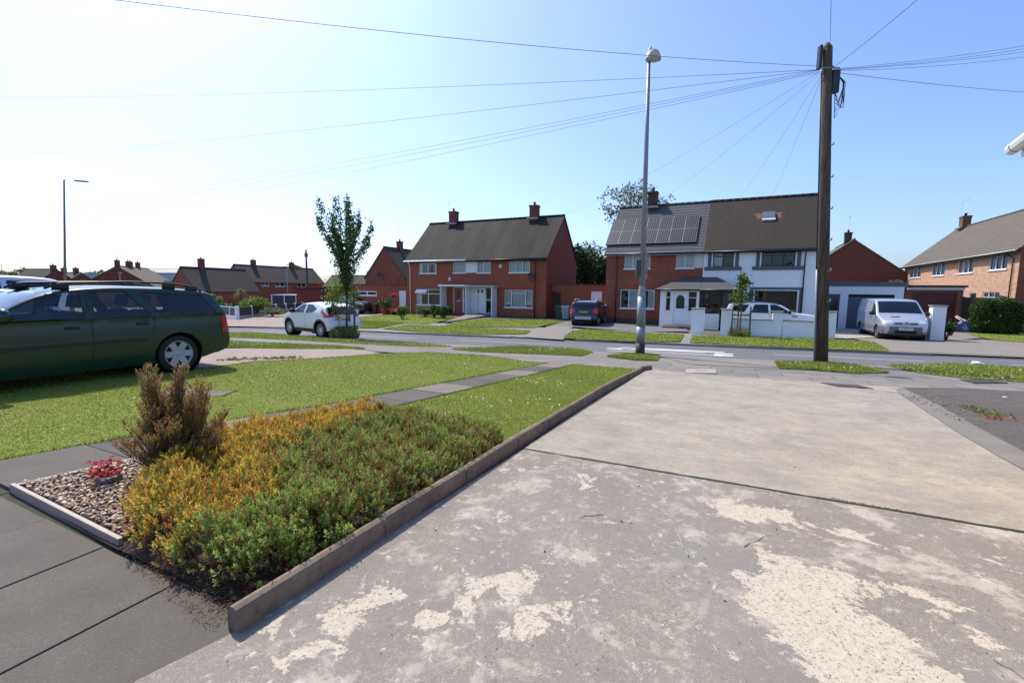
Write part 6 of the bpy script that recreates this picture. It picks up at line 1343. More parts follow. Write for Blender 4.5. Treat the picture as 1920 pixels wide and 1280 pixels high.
def streettree():
    g=Vector(G(650,633)); o=empty('street_tree',g,0,'young street tree with an upright vase shaped crown on the near verge behind three stakes','tree'); H=6.05
    mb=MB(); tr=[(0,0,0),(.03,0,1.0),(.05,0,1.75),(.04,.02,2.3)]; mb.tube(tr,[.06,.05,.045,.04],8); cen=[];lo=[]
    tips=[(-1.12,0.1,6.0),(-.95,-.5,5.2),(-.62,.3,5.5),(-.25,-.2,6.05),(.12,.15,6.15),(.38,-.3,5.9),(.62,.25,5.6),(1.28,.0,4.95),(1.0,.35,4.4),(.2,.6,5.4),(-.3,-.6,5.0),(-.5,.6,4.6),(.55,-.6,4.9),(.75,-.1,5.1),(-.8,.2,4.5)]
    for i,t in enumerate(tips):
        b=Vector((.04+random.uniform(-.04,.04),random.uniform(-.04,.04),random.uniform(1.7,2.7))); t=Vector(t); m1=b.lerp(t,.4)+Vector((-t.x*.06,0,.25)); m2=b.lerp(t,.75)+Vector((0,0,.1))
        mb.tube([b,m1,m2,t],[.028,.018,.01,.004],6); P=[b,m1,m2,t]
        for k in range(430):
            f=random.random()**.8*3; j=min(2,int(f)); p=P[j].lerp(P[j+1],f-j); sp=.24-.05*f+ (.06 if i%3==0 else 0); q=p+Vector((random.gauss(0,sp*.55),random.gauss(0,sp*.55),random.gauss(0,.13)))
            if f<.25 and random.random()<.6: continue
            (lo if False else cen).append(tuple(q))
    mb.build('trunk',BARK,o,True)
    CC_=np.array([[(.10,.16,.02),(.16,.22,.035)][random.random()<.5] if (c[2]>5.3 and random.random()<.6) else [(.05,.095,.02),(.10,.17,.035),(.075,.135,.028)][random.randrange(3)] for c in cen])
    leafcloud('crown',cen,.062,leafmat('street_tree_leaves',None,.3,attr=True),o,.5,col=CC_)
    low=[(random.gauss(-.45,.22),random.gauss(0,.2),random.gauss(1.75,.28)) for _ in range(420)]+[(random.gauss(-.2,.3),random.gauss(0,.2),random.gauss(2.25,.2)) for _ in range(300)]+[(random.gauss(.3,.15),random.gauss(0,.2),random.gauss(1.9,.35)) for _ in range(150)]+[(random.gauss(-.35,.08),random.gauss(-.1,.08),random.uniform(.6,1.3)) for _ in range(60)]
    leafcloud('low_growth',low,.06,LF2,o,.55)
    for i,(x,y,hh) in enumerate(((-.52,-.1,1.55),(.02,.35,1.45),(.42,-.15,2.0))):
        s_=empty('tree_stake',g+Vector((x,y,0)),0,['left','middle','tallest right hand'][i]+' wooden stake round the young tree on the near verge','stake','stakes round the near street tree'); q=MB(); q.tube([(0,0,-.1),(0,0,hh)],.045,8); q.build('post',STAKE,s_,True)
    q=MB(); q.box(-.5,.42,-.02,.02,1.18,1.26,Matrix.Translation((0,-.13,0))@Matrix.Rotation(R(-2),4,'Y')); t_=q.build('tree_tie_bar',STAKE); t_.location=g; tag(t_,'wooden crossbar tied between the stakes of the near street tree','crossbar')
    t_=tuftblades('grass_tuft',(0,0,0),.62,1500,.62,LF6); t_.location=g+Vector((-.05,-.1,0)); tag(t_,'clump of long straw green grass round the foot of the near street tree','grass clump')
streettree()
def smalltree():
    g=Vector(G(1386,631.5)); o=empty('street_tree',g,0,'small bushy staked tree in front of the low white wall across the road','tree'); mb=MB(); mb.tube([(0,0,0),(.02,0,1.4),(.0,0,2.2),(.03,0,3.1)],[.035,.03,.02,.006],7); C_=[]
    for i in range(16):
        z=random.uniform(1.45,2.9); a=random.uniform(0,6.28); L=random.uniform(.3,.62)*(1 if z<2.2 else .55); t=Vector((L*math.cos(a),L*math.sin(a),z+.18)); mb.tube([(0,0,z-.1),t],[.012,.003],5)
        for k in range(70): f=random.uniform(.25,1.1); C_.append(tuple(Vector((0,0,z-.1)).lerp(t,f)+Vector((random.gauss(0,.12),random.gauss(0,.12),random.gauss(0,.1)))))
    mb.build('trunk',BARK,o,True); h=len(C_)//2; random.shuffle(C_); leafcloud('crown',C_[:int(h*1.2)],.065,LF2,o); leafcloud('inner_leaves',C_[int(h*1.2):],.065,LF1,o)
    for i,(x,y) in enumerate(((-.44,-.05),(.0,.25),(.46,-.05))):
        s_=empty('tree_stake',g+Vector((x,y,0)),0,['left','middle','right'][i]+' wooden stake round the small tree by the white wall','stake','stakes round the far small tree'); q=MB(); q.tube([(0,0,-.1),(0,0,1.5 if i!=1 else 1.3)],.04,8); q.build('post',STAKE,s_,True)
    q=MB(); q.box(-.44,.46,-.02,.02,1.05,1.12,Matrix.Translation((0,-.1,0))); t_=q.build('tree_tie_bar',STAKE); t_.location=g; tag(t_,'wooden crossbar between the stakes of the small tree by the white wall','crossbar')
    t_=tuftblades('grass_tuft',(0,0,0),.48,1500,.5,LF6); t_.location=g; tag(t_,'tuft of long grass round the foot of the small staked tree by the white wall','grass clump')
smalltree()
def bush(name,label,c,rad,n,size,m,cat='bush',trunk=True,lumps=14,asp=.55,core=True,sq=1.0):
    o=empty(name,c,0,label,cat); L=[]
    for i in range(lumps):
        a=random.uniform(0,6.28); e=math.asin(random.uniform(-.2,1)); r_=random.uniform(.45,.85); L.append((rad[0]*r_*math.cos(a)*math.cos(e),rad[1]*r_*math.sin(a)*math.cos(e),rad[2]*(.9+.85*r_*math.sin(e)*1.0),random.uniform(.25,.5)))
    L.append((0,0,rad[2]*.9,.75)); P=[]
    for i in range(n):
        l=random.choice(L); d=Vector((random.gauss(0,1),random.gauss(0,1),random.gauss(0,1))).normalized()*random.uniform(.75,1.05); P.append((l[0]+d.x*l[3]*rad[0],l[1]+d.y*l[3]*rad[1],max(.03,l[2]+d.z*l[3]*rad[2])))
    leafcloud('foliage',P,size,m,o,asp)
    if trunk:
        mb=MB(); 
        for l in L[:7]: mb.tube([(0,0,-.1),(l[0]*.4,l[1]*.4,l[2]*.5),(l[0],l[1],l[2])],[.03+.02*rad[2],.02+.01*rad[2],.008],6)
        mb.build('stems',BARK,o,True)
    return o
def gz(px,py): return Vector(G(px,py))
# tall dark trees behind the houses
for (px,Y,rz,rx,lab,n,m) in ((1086,52,4.1,2.2,'dark evergreen tree nearest the red gable behind the brick link wall',7500,LF3),(1118,54,4.0,2.1,'dense dark evergreen tree against the solar panel house',8000,LF3),(1100,58,4.6,2.6,'taller mid green tree crowning the group between the houses',5500,LF5)):
    p=at(px,560,Y); bush('evergreen_tree',lab,Vector((p.x,p.y,-1.0)),(rx,rx,rz),n,.14,m,'tree',lumps=22)
def opentree():
    p=at(1188,420,52); o=empty('thin_leaved_tree',(p.x,p.y,-.8),0,'tall airy tree with sparse pale leaves rising behind the solar roof','tree'); mb=MB(); mb.tube([(0,0,0),(0,0,6),(.1,0,10.5)],[.2,.14,.06],8); C_=[]
    for i in range(46):
        a=random.uniform(0,6.28); e=random.uniform(.15,1.35); L=random.uniform(2.6,4.3)*(1 if e>.5 else .9); b=Vector((0,0,random.uniform(7.0,10.6))); t=b+Vector((math.cos(a)*math.cos(e),math.sin(a)*math.cos(e),math.sin(e)*1.15))*L; m_=b.lerp(t,.5)+Vector((0,0,.3)); mb.tube([b,m_,t],[.06,.03,.008],5)
        for k in range(5):
            tt=t+Vector((random.gauss(0,.55),random.gauss(0,.55),random.gauss(0,.45))); mb.tube([m_.lerp(t,random.uniform(.2,.9)),tt],[.015,.004],4)
            for q in range(11): C_.append(tuple(tt+Vector((random.gauss(0,.22),random.gauss(0,.22),random.gauss(0,.2)))))
    mb.build('trunk',pm('pale_bark',(.22,.20,.17),.9),o,True); leafcloud('crown',C_,.14,LF4,o,.6)
opentree()
bush('clipped_bush','dark green rounded bush left of the red front door',gz(832,597),(.78,.6,.55),2600,.055,LF5)
bush('upright_bush','tall light green bush on the grass at the left end of the red pair',gz(755,599),(.40,.40,.62),1600,.06,LF2)
bush('flowering_shrub','low mixed shrub under the left window of the red pair',gz(795,594),(.9,.5,.45),1300,.07,LF4); bush('flowering_shrub','dark leaved shrub right of the left window of the red pair',gz(815,596),(.4,.4,.6),700,.06,LF5)
def boxhedge():
    q=at(1867,600,26.5); o=empty('hedge',(q.x,q.y,T(q.x,q.y)),HA,'square dark green privet hedge in front of the dark fence at right','hedge'); P=[]
    for i in range(15000):
        d=Vector((random.gauss(0,1),random.gauss(0,1),random.gauss(0,1))).normalized(); m_=(abs(d.x)**4+abs(d.y)**4+abs(d.z)**4)**.25; d=d/m_*(random.uniform(.82,1.02)+.06*math.sin(d.x*9+d.z*7)); P.append((d.x*1.08,d.y*.6,1.0+d.z*1.0))
    leafcloud('foliage',P,.055,LF5,o); mb=MB(); [mb.tube([(x,0,-.1),(x*1.05,0,.6),(x*1.2,0,1.5)],[.05,.04,.02],6) for x in (-.7,-.2,.3,.8)]; mb.build('stems',BARK,o,True)
boxhedge()
bush('upright_bush','bushy green shrub just right of the tall gate pillar',gz(1773,638),(.22,.3,.55),900,.06,LF5)
bush('upright_bush','low green treetop showing over the white garage roof',Vector((at(1683,520,46).x,46,1.2)),(1.6,1,1.0),1100,.13,LF4,trunk=False)
for px,Y,r,lab,m in ((285,98,(3.2,2,3.6),'pale willow like bush above the estate car roof rail',LF2),(318,92,(2.6,2,3.0),'dark green bush right of the pale willow bush',LF3),(338,90,(2.0,2,2.7),'mid green bush against the low roofed brick house',LF5),(262,110,(3,2,3.5),'thin green bush beside the wide brick gable',LF4)):
    p=at(px,540,Y); bush('garden_bush',lab,Vector((p.x,p.y,-2.3)),r,2200,.2,m)
p=at(548,498,160); bush('distant_tree','round pale green tree on the skyline above the long dark roof',Vector((p.x,p.y,4.5)),(4.6,4,2.6),1500,.4,LF4,'tree')
for px,Y,r,lab,m in ((477,43,(1.35,1.0,.98),'yellow green rounded bush behind the navy fence',LF2),(509,42,(1.35,1,.38),'flat spreading conifer behind the navy fence',LF4),(433,44,(1.3,1,.7),'dark green shrub under the palm behind the navy fence',LF5),(403,47,(.8,.8,1.1),'orange green shrub beside the estate car rear window',LF2)):
    p=at(px,560,Y); bush('garden_bush',lab,Vector((p.x,p.y,T(p.x,p.y)+(.1 if r[2]<.9 else .1))),r,1500,.09,m)
def palm():
    p=at(451,560,46); o=empty('palm_tree',(p.x,p.y,T(p.x,p.y)),0,'small palm tree with drooping golden green fronds behind the navy fence','palm'); mb=MB(); mb.tube([(0,0,0),(0,0,2.2)],[.14,.1],8); mb.build('trunk',BARK,o,True); V=[];Fq=[]
    for i in range(150):
        a=random.uniform(0,6.28); e=random.uniform(-.5,1.4); L=random.uniform(.7,1.05); w_=.03; b=len(V); s=Vector((-math.sin(a),math.cos(a),0)); 
        for k in range(4): f=k/3; q=Vector((math.cos(a)*math.cos(e)*L*f,math.sin(a)*math.cos(e)*L*f,2.2+L*f*math.sin(e)-.35*f*f)); ww=w_*(1-f*.9); V+=[tuple(q-s*ww),tuple(q+s*ww)]
        for k in range(3): Fq.append((b+2*k,b+2*k+1,b+2*k+3,b+2*k+2))
    npmesh('fronds',V,Fq,leafmat('palm_fronds',((.10,.14,.02),(.30,.24,.05)),.35,2),o)
palm()
# distant wooded skyline and grass hill
def hill():
    V=[];Fq=[];N=40
    for i in range(N+1):
        f=i/N; px=-500+f*700
        for Y,zz in ((260,-3),(300,6+3*math.sin(f*9)),(340,7+2*math.sin(f*7+1)),(420,2)): q=at(px,500,Y); V.append((q.x,q.y,zz))
    for i in range(N):
        for j in range(3): a=i*4+j; Fq.append((a,a+4,a+5,a+1))
    tag(npmesh('hill',V,Fq,GRASS,smooth=True),kind='structure')
    P=[]
    for i in range(5200):
        px=random.uniform(-450,210); Y=random.uniform(290,330); q=at(px,500,Y); h_=9.5+2.2*math.sin(px*.045)+1.4*math.sin(px*.13+2); 
        if px>55: h_-=1.0
        P.append((q.x,q.y,random.uniform(4,h_)))
    o=leafcloud('woodland',P,1.0,LF5); tag(o,'hazy wooded skyline at the far left','woodland',kind='stuff')
hill()
# ---------------- fences ----------------
def navyfence():
    A=Vector(G(445,599)); B=Vector(G(575,583)); A.z=T(A.x,A.y);B.z=T(B.x,B.y); d=(B-A); L=d.length; a=math.atan2(d.y,d.x); o=empty('garden_fence',A,a,'navy panel fence with white concrete posts across the road at left','fence'); sl=(B.z-A.z)/L; k=0; x=0; st=2.9
    NV=pm('navy_fence_panel',(.022,.026,.042),.5,var=.2)
    while x<L:
        z=sl*x; q=MB(); q.box(x-.08,x+.08,-.08,.08,z-.2,z+1.12); q.build('post',WHITE,o,bevel=.02)
        q=MB(); q.box(x+.09,x+st-.09,-.03,.03,z+.28,z+1.0); [q.box(x+.09+j*.3,x+.1+j*.3,-.035,.035,z+.28,z+1.0) for j in range(9)]; q.build('panel',NV,o); q=MB(); q.box(x+.09,x+st-.09,-.05,.05,z-.2,z+.27); q.build('gravel_board',pm('pale_gravel_board',(.42,.41,.40),.8),o); x+=st
    C2=Vector(G(395,594)); d=(C2-A); a=math.atan2(d.y,d.x); L=d.length; o=empty('garden_fence',A,a,'short navy fence panel with white frame at the street corner beside the estate car','fence'); q=MB(); q.box(.1,L,-.03,.03,.32,.98); q.build('panel',NV,o); q=MB(); q.box(.1,L,-.05,.05,-.3,.31); q.box(.1,L,-.04,.04,.98,1.04); q.build('rail',WHITE,o); q=MB(); q.box(-.16,.10,-.13,.13,-.2,1.15); q.build('corner_post',WHITE,o); q=MB(); q.box(1.6,1.72,-.06,.06,-.2,1.1); q.build('post',WHITE,o)
navyfence()
def rightfence():
    A=at(1806,560,28.9); B=at(2300,560,21.0); d=Vector((B.x-A.x,B.y-A.y,0)); o=empty('board_fence',(A.x,A.y,T(A.x,A.y)),math.atan2(d.y,d.x),'dark brown close boarded fence running right from the maroon garage','fence'); L=d.length; q=MB(); x=0
    while x<L: q.box(x,x+.118,-.012+random.uniform(0,.01),.012,-.1,2.08+random.uniform(-.01,.01)); x+=.122
    q.build('boards',FENCEM,o); q=MB(); [q.box(0,L,-.06,-.025,z,z+.07) for z in (.3,1.0,1.75)]; q.build('rail',FENCEM,o)
    for k in range(int(L/1.83)+1): q=MB(); q.box(k*1.83-.05,k*1.83+.05,.02,.12,-.2,2.12); q.build('post',FENCEM,o)
rightfence()
# ---------------- poles, lamps, wires ----------------
GALV=pm('galvanised_steel',(.27,.30,.31),.55,.5,sc=4,var=.18)
def lamp1():
    b=Vector(G(1200,665.5)); Y=b.y; t=at(1217,104,Y); t=Vector((t.x,t.y,t.z)); d=t-b; o=empty('street_lamp',b,0,'tall grey street lamp with curved cream hood on the near verge','street lamp')
    h=d.length; M=Matrix(); k=d.x/d.z
    def P(z): return (k*z*1.0,0,z)
    zb=at(1200,612,Y).z-b.z; z2=at(1201,556,Y).z-b.z; z3=at(1202,536,Y).z-b.z; zs=at(1203,487,Y).z-b.z
    mb=MB(); mb.tube([P(zb-.02),P(z2)],[.130,.120],16); mb.tube([P(z2),P(z2+.15),P(z3)],[.120,.105,.078],16,False); mb.tube([P(z3),P(h*.7),P(d.z)],[.078,.062,.045],14); mb.build('column',GALV,o,True)
    zk=at(1200,643,Y).z-b.z; mb=MB(); mb.tube([P(zk),P(zb-.0)],[.131,.131],16); mb.build('lower_column',GALV,o,True); mb=MB(); mb.tube([P(-.1),P(zk+.0)],[.134,.134],16); mb.build('black_base',pm('black_base_paint',(.035,.033,.035),.6,bump=.2),o,True)
    x,_,z=P(d.z); mb=MB(); 
    # hooded lantern: half dome shade opening to the right
    W_=.30; mb.tube([(x,0,z-.15),(x+.01,0,z+.12),(x+.04,0,z+.22)],[.055,.05,.03],10); mb.build('spigot',pm('pale_grey_cast',(.48,.50,.50),.5),o,True)
    mb=MB(); mb.lathe([(0,.29),(.07,.28),(.135,.235),(.185,.15),(.21,.05),(.215,0),(.20,0),(.17,.13),(.0,.26)],Matrix.Translation((x+.12,0,z-.12))@Matrix.Scale(.72,4,(0,1,0)),22); mb.build('lantern_hood',pm('cream_grp_hood',(.50,.49,.42),.5),o,True)
    mb=MB(); mb.lathe([(0,-.05),(.10,-.04),(.17,-.01),(.195,.02)],Matrix.Translation((x+.12,0,z-.12))@Matrix.Scale(.7,4,(0,1,0)),20); mb.build('lantern_bowl',pm('lamp_bowl',(.42,.44,.42),.2),o,True)
    mb=MB(); mb.box(-.085,.085,-.05,.05,zs-.28+.0,zs+.2,Matrix.Translation((k*zs-.11,-.0,-.2))); mb.build('control_box',pm('dark_grey_box',(.06,.065,.07),.6),o,bevel=.02); mb=MB(); [mb.box(.02,.12,-.11,-.09,z_,z_+.16,Matrix.Translation((k*zs,0,zs-.55))) for z_ in (0,.2,.4,.6)]; mb.build('sign_bracket',pm('bleached_sign',(.32,.20,.18),.6),o)
lamp1()
def lamp2():
    b=at(123,540,30); b.z=T(b.x,b.y); t=at(120,338,30); o=empty('street_lamp',b,0,'slim grey street lamp with short arm standing at far left','street lamp'); h=t.z-b.z; mb=MB(); mb.tube([(0,0,0),(0,0,h*.3)],.09,10); mb.tube([(0,0,h*.3),(t.x-b.x,0,h),(t.x-b.x+.1,0,h+.02)],[.07,.045,.04],10); mb.build('column',GALV,o,True); mb=MB(); mb.box(.05,.85,-.1,.1,h-.04,h+.06,Matrix.Translation((t.x-b.x,0,0))@Matrix.Rotation(R(4),4,'Y')); mb.build('lantern',GALV,o,bevel=.03)
lamp2()
for px,py0,Y,lab in ((540,505,75,'distant grey street lamp in front of the long dark roofed house'),(9,497,180,'faint far street lamp at the extreme left skyline'),(228,512,70,'short grey lamp post in front of the wide brick gable')):
    b=at(px,560,Y); b.z=T(b.x,b.y); t=at(px,py0,Y); o=empty('street_lamp',b,0,lab,'street lamp'); mb=MB(); mb.tube([(0,0,0),(0,0,t.z-b.z)],[.09,.06],8); mb.build('column',GALV,o,True); mb=MB(); mb.box(-.2,.4,-.08,.08,t.z-b.z-.03,t.z-b.z+.09); mb.build('lantern',GALV,o,bevel=.02)
WOOD=None
def pole():
    b=Vector(G(1540,681)); Y=b.y; t=at(1551.5,80,Y); o=empty('telegraph_pole',b,0,'big brown wooden telegraph pole by the road at right with grey cable guard','telegraph pole'); hz=t.z-b.z; k=(t.x-b.x)/hz
    tt=NT('creosoted_wood'); v=tt.coord(); mp=tt.n('ShaderNodeMapping'); tt.put(mp.inputs[0],v); mp.inputs['Scale'].default_value=(9,9,.55); n1=tt.noise(2.2,7,.7,mp.outputs[0]); n2=tt.noise(9,4,.6,mp.outputs[0]); c=tt.mix(tt.ramp(n1,.32,.68),(.045,.032,.024),(.165,.125,.095)); c=tt.mix(tt.math('MULTIPLY',tt.ramp(n2,.55,.7),.7),c,(.02,.015,.012)); WD=tt.pbr(c,.85,0,tt.bump(tt.math('ADD',n1,n2),.7,.015),0,.25)
    P=lambda z,x=0,y=0:(k*z+x,y,z)
    mb=MB(); mb.tube([P(-.2),P(hz*.5),P(hz-.12),P(hz)],[.148,.126,.108,.03],20); mb.build('shaft',WD,o,True)
    mb=MB(); zt=at(1540,505,Y).z-b.z
    for x_,r in ((-.180,.026),(-.135,.020)): mb.tube([P(-.1,x_),P(zt*.5,x_+.012),P(zt,x_+.025)],r,8)
    mb.build('cable_guard',GALV,o,True); mb=MB(); mb.tube([P(zt,-.17),P(zt+2,-.165,-.02),P(hz-.7,-.15,-.02)],.015,6); mb.build('riser_cable',DARK,o,True)
    mb=MB(); mb.box(-.20,-.13,-.07,.05,hz-.62,hz-.08,Matrix.Translation((k*hz,0,0))); mb.build('terminal_block',BLACKP,o,bevel=.01)
    za=hz-.62; mb=MB(); mb.box(.14,.32,-.10,.04,za-.55,za-.02,Matrix.Translation((k*hz,0,0))); mb.build('junction_box',BLACKP,o,bevel=.02)
    for i in range(9):
        a=random.uniform(.6,1.4); mb=MB(); mb.tube([P(za-.1,.2,-.05),P(za-.3,.34+random.uniform(0,.1),-.05),P(za-.7-random.uniform(0,.2),.30+random.uniform(-.05,.1),-.04),P(za-.9*a,.16,-.06),P(za-.4,.15,-.08)],.007,4); mb.build('cable_loop',DARK,o,True)
    mb=MB(); mb.tube([P(za+.08,-.16),P(za+.08,.16)],.02,8); mb.tube([P(za,-.2,-.1),P(za,.24,-.1)],.018,6); mb.tube([P(za-.04,-.14,.0),P(za-.04,.30,0)],.016,6); mb.build('cable_bracket',GALV,o,True)
    for i in range(6): mb=MB(); mb.tube([P(1.6+i*.75,.0,-.15),P(1.6+i*.75,.02,-.26)],.014,6); mb.tube([P(1.6+i*.75,.02,-.26),P(1.66+i*.75,.02,-.26)],.014,6); mb.build('step_iron',GALV,o,True)
    return b+Vector((k*za,0,za))
HD=pole()
def wire(a,b,sag,label,r=.008):
    r*=.62
    a,b=Vector(a),Vector(b); N=28; pts=[a.lerp(b,i/N)-Vector((0,0,4*sag*(i/N)*(1-i/N))) for i in range(N+1)]; mb=MB(); mb.tube([p-a for p in pts],r,5); o=mb.build('telephone_wire',BLACKP,smooth=True); o.location=a; tag(o,label,'overhead wire','telephone wires fanning out from the wooden pole')
def wp(x,y): return HD+Vector((x,0,y))
L_=wp(-.18,.0); R__=wp(.24,.0)
wire(L_+Vector((0,0,.08)),at(-60,-35,7),.15,'overhead wire sloping up to the top left edge of the sky')
wire(L_,at(-200,178,34),.35,'uppermost of the wires running nearly level to the left edge')
wire(L_,at(-200,300,40),.5,'second wire down on the left, reaching the left edge well above the lamp head')
wire(L_,at(-150,402,46),.9,'upper strand of the low bundle of wires dropping to the left edge',.007); wire(L_-Vector((0,0,.03)),at(-150,412,47),1.0,'middle strand of the low bundle of wires dropping to the left edge',.007); wire(L_-Vector((0,0,.06)),at(-150,432,48),1.05,'lowest strand of the bundle of wires dropping to the left edge',.007)
wire(L_-Vector((0,0,.05)),at(1058,402,40),.35,'wire falling from the pole to the right gable of the red pair',.006); wire(L_-Vector((0,0,.1)),at(1222,352+30,35),.25,'wire falling from the pole to the chimney above the solar panels',.006)
wire(L_-Vector((-.05,0,.14)),at(1374,387,31),.15,'left one of two steep wires from the pole to the mossy roof',.006); wire(L_-Vector((-.07,0,.18)),at(1440,383,30),.15,'right one of two steep wires from the pole to the mossy roof',.006)
wire(wp(.03,.55),at(1561,-120,9),.02,'wire rising straight up above the pole top'); wire(wp(.15,.05),at(1790,-60,7),.03,'wire climbing steeply to the upper right from the pole')
wire(R__+Vector((0,0,.03)),at(2100,52,14),.12,'highest wire of the right hand bundle',.007); wire(R__+Vector((0,0,.01)),at(2100,58,14.5),.14,'second wire of the right hand bundle',.007); wire(R__,at(2100,68,14),.12,'third wire of the right hand bundle',.007); wire(R__-Vector((0,0,.02)),at(2100,78,15),.16,'lowest wire of the right hand bundle',.007)
wire(R__-Vector((0,0,.06)),at(2100,182,16),.1,'wire falling gently to the right edge below the bundle',.009)
# second pole, far
b=at(577,560,70); b.z=T(b.x,b.y); t=at(577,468,70); o=empty('telegraph_pole',b,0,'distant thin telegraph pole left of the staked street tree','telegraph pole'); mb=MB(); mb.tube([(0,0,0),(0,0,t.z-b.z)],[.18,.13],8); mb.build('shaft',BARK,o,True); mb=MB(); mb.box(-.22,.22,-.1,.1,t.z-b.z-1.1,t.z-b.z-.5); mb.build('junction_box',DARK,o)
# ---------------- bins, boxes, bits ----------------
def wheeliebin(label,px,m,h_=1.07,ang=HA):
    g=Vector(G(*px)); o=empty('wheelie_bin',g,ang,label,'wheelie bin'); mb=MB(); V=[]
    for z,a in ((.06,.22),(h_-.12,.28)): V+=[(-a,-a*1.15,z),(a,-a*1.15,z),(a,a*1.15,z),(-a,a*1.15,z)]
    mb.add(V,[(0,3,2,1),(0,1,5,4),(1,2,6,5),(2,3,7,6),(3,0,4,7)]); mb.build('bin_body',m,o,bevel=.02); mb=MB(); mb.prism([(-.36,0),(.38,0),(.36,.08),(.1,.13),(-.3,.10)],-.30,.30,lambda a,b,d:(d,a,h_-.12+b)); mb.build('lid',m,o,bevel=.01)
    for s in (-1,1): mb=MB(); mb.lathe([(0,-.03),(.1,-.03),(.1,.03),(0,.03)],Matrix.Translation((s*.25,.24,.1))@Matrix.Rotation(R(90),4,'Y'),14); mb.build('bin_wheel',RUBBER,o)
wheeliebin('dark green wheelie bin beside the black gate',(1049,598),pm('green_plastic',(.018,.055,.035),.5)); wheeliebin('pale grey wheelie bin between the green bin and the black suv',(1061,599),pm('grey_bin_plastic',(.30,.33,.34),.5)); wheeliebin('brown wheelie bin beside the grey storage box',(705,588),pm('brown_bin_plastic',(.13,.035,.018),.5))
def storage():
    g=Vector(G(685,588)); o=empty('storage_box',g,HA,'large grey plastic storage box with pale lid under the slim window','storage box'); mb=MB(); mb.box(-.78,.62,-.4,.4,0,1.12); [mb.box(x,x+.03,-.42,-.4,.08,1.05) for x in (-.6,-.3,0,.3)]; mb.build('box_body',pm('blue_grey_plastic',(.16,.19,.23),.5),o,bevel=.02); mb=MB(); mb.prism([(-.48,0),(.46,0),(.46,.06),(-.48,.12)],-.82,.66,lambda a,b,d:(d,a,1.125+b)); mb.build('lid',pm('pale_lid',(.42,.43,.42),.5),o,bevel=.01)
storage()
def pot(label,px,r,hh,m,plant,n,rad,sz,name='plant_pot',zoff=0):
    g=Vector(G(*px)); g.z+=zoff; o=empty(name,g,0,label,'plant pot'); mb=MB(); mb.lathe([(0,0),(r*.7,0),(r,hh),(r*1.08,hh),(r*1.08,hh-.04),(r*.9,hh-.05),(0,hh-.05)],Matrix.Identity(4),20); mb.build('pot',m,o,True)
    P=[(random.gauss(0,rad[0]*.5),random.gauss(0,rad[0]*.5),hh+rad[1]*.9+random.gauss(0,rad[1]*.45)) for _ in range(n)]; leafcloud('plant',P,sz,plant,o)
    return o
TC=pm('terracotta',(.30,.09,.045),.8); PK=leafmat('magenta_petals',((.55,.01,.08),(.70,.03,.16)),.35,6)
pot('terracotta pot with a dark green shrub beside the brown bin',(724,590),.42,.5,TC,LF5,420,(.5,.55),.09); pot('dark pot overflowing with magenta flowers on the drive',(741,591),.4,.35,DARK,PK,150,(.36,.14),.055)
g=Vector(G(738,590)); hb=empty('hanging_basket',g+Vector((0,.2,1.75)),0,'hanging basket of magenta flowers on the brick wall by the white door','hanging basket'); mb=MB(); mb.lathe([(0,-.16),(.14,-.1),(.2,.02)],Matrix.Identity(4),14); mb.build('basket',DARK,hb,True); leafcloud('flowers',[(random.gauss(0,.2),random.gauss(0,.12),.08+random.gauss(0,.09)) for _ in range(150)],.055,PK,hb)
# sky poles of bare vine beside it
mb=MB(); [mb.tube([(x,0,0),(x*1.3,0,2.6),(x*2,.1,3.3+x)],[.02,.015,.006],5) for x in (-.3,-.12,.1,.28,.45)]; v_=mb.build('bare_climber',BARK,smooth=True); v_.location=Vector(G(723,589))+Vector((0,.2,0)); tag(v_,'bare upright climbing stems against the left brick garages','climber')
pot('small pot with a green fern beside the dark porch door',(1324,611),.16,.22,DARK,LF5,260,(.26,.22),.07,zoff=.05)
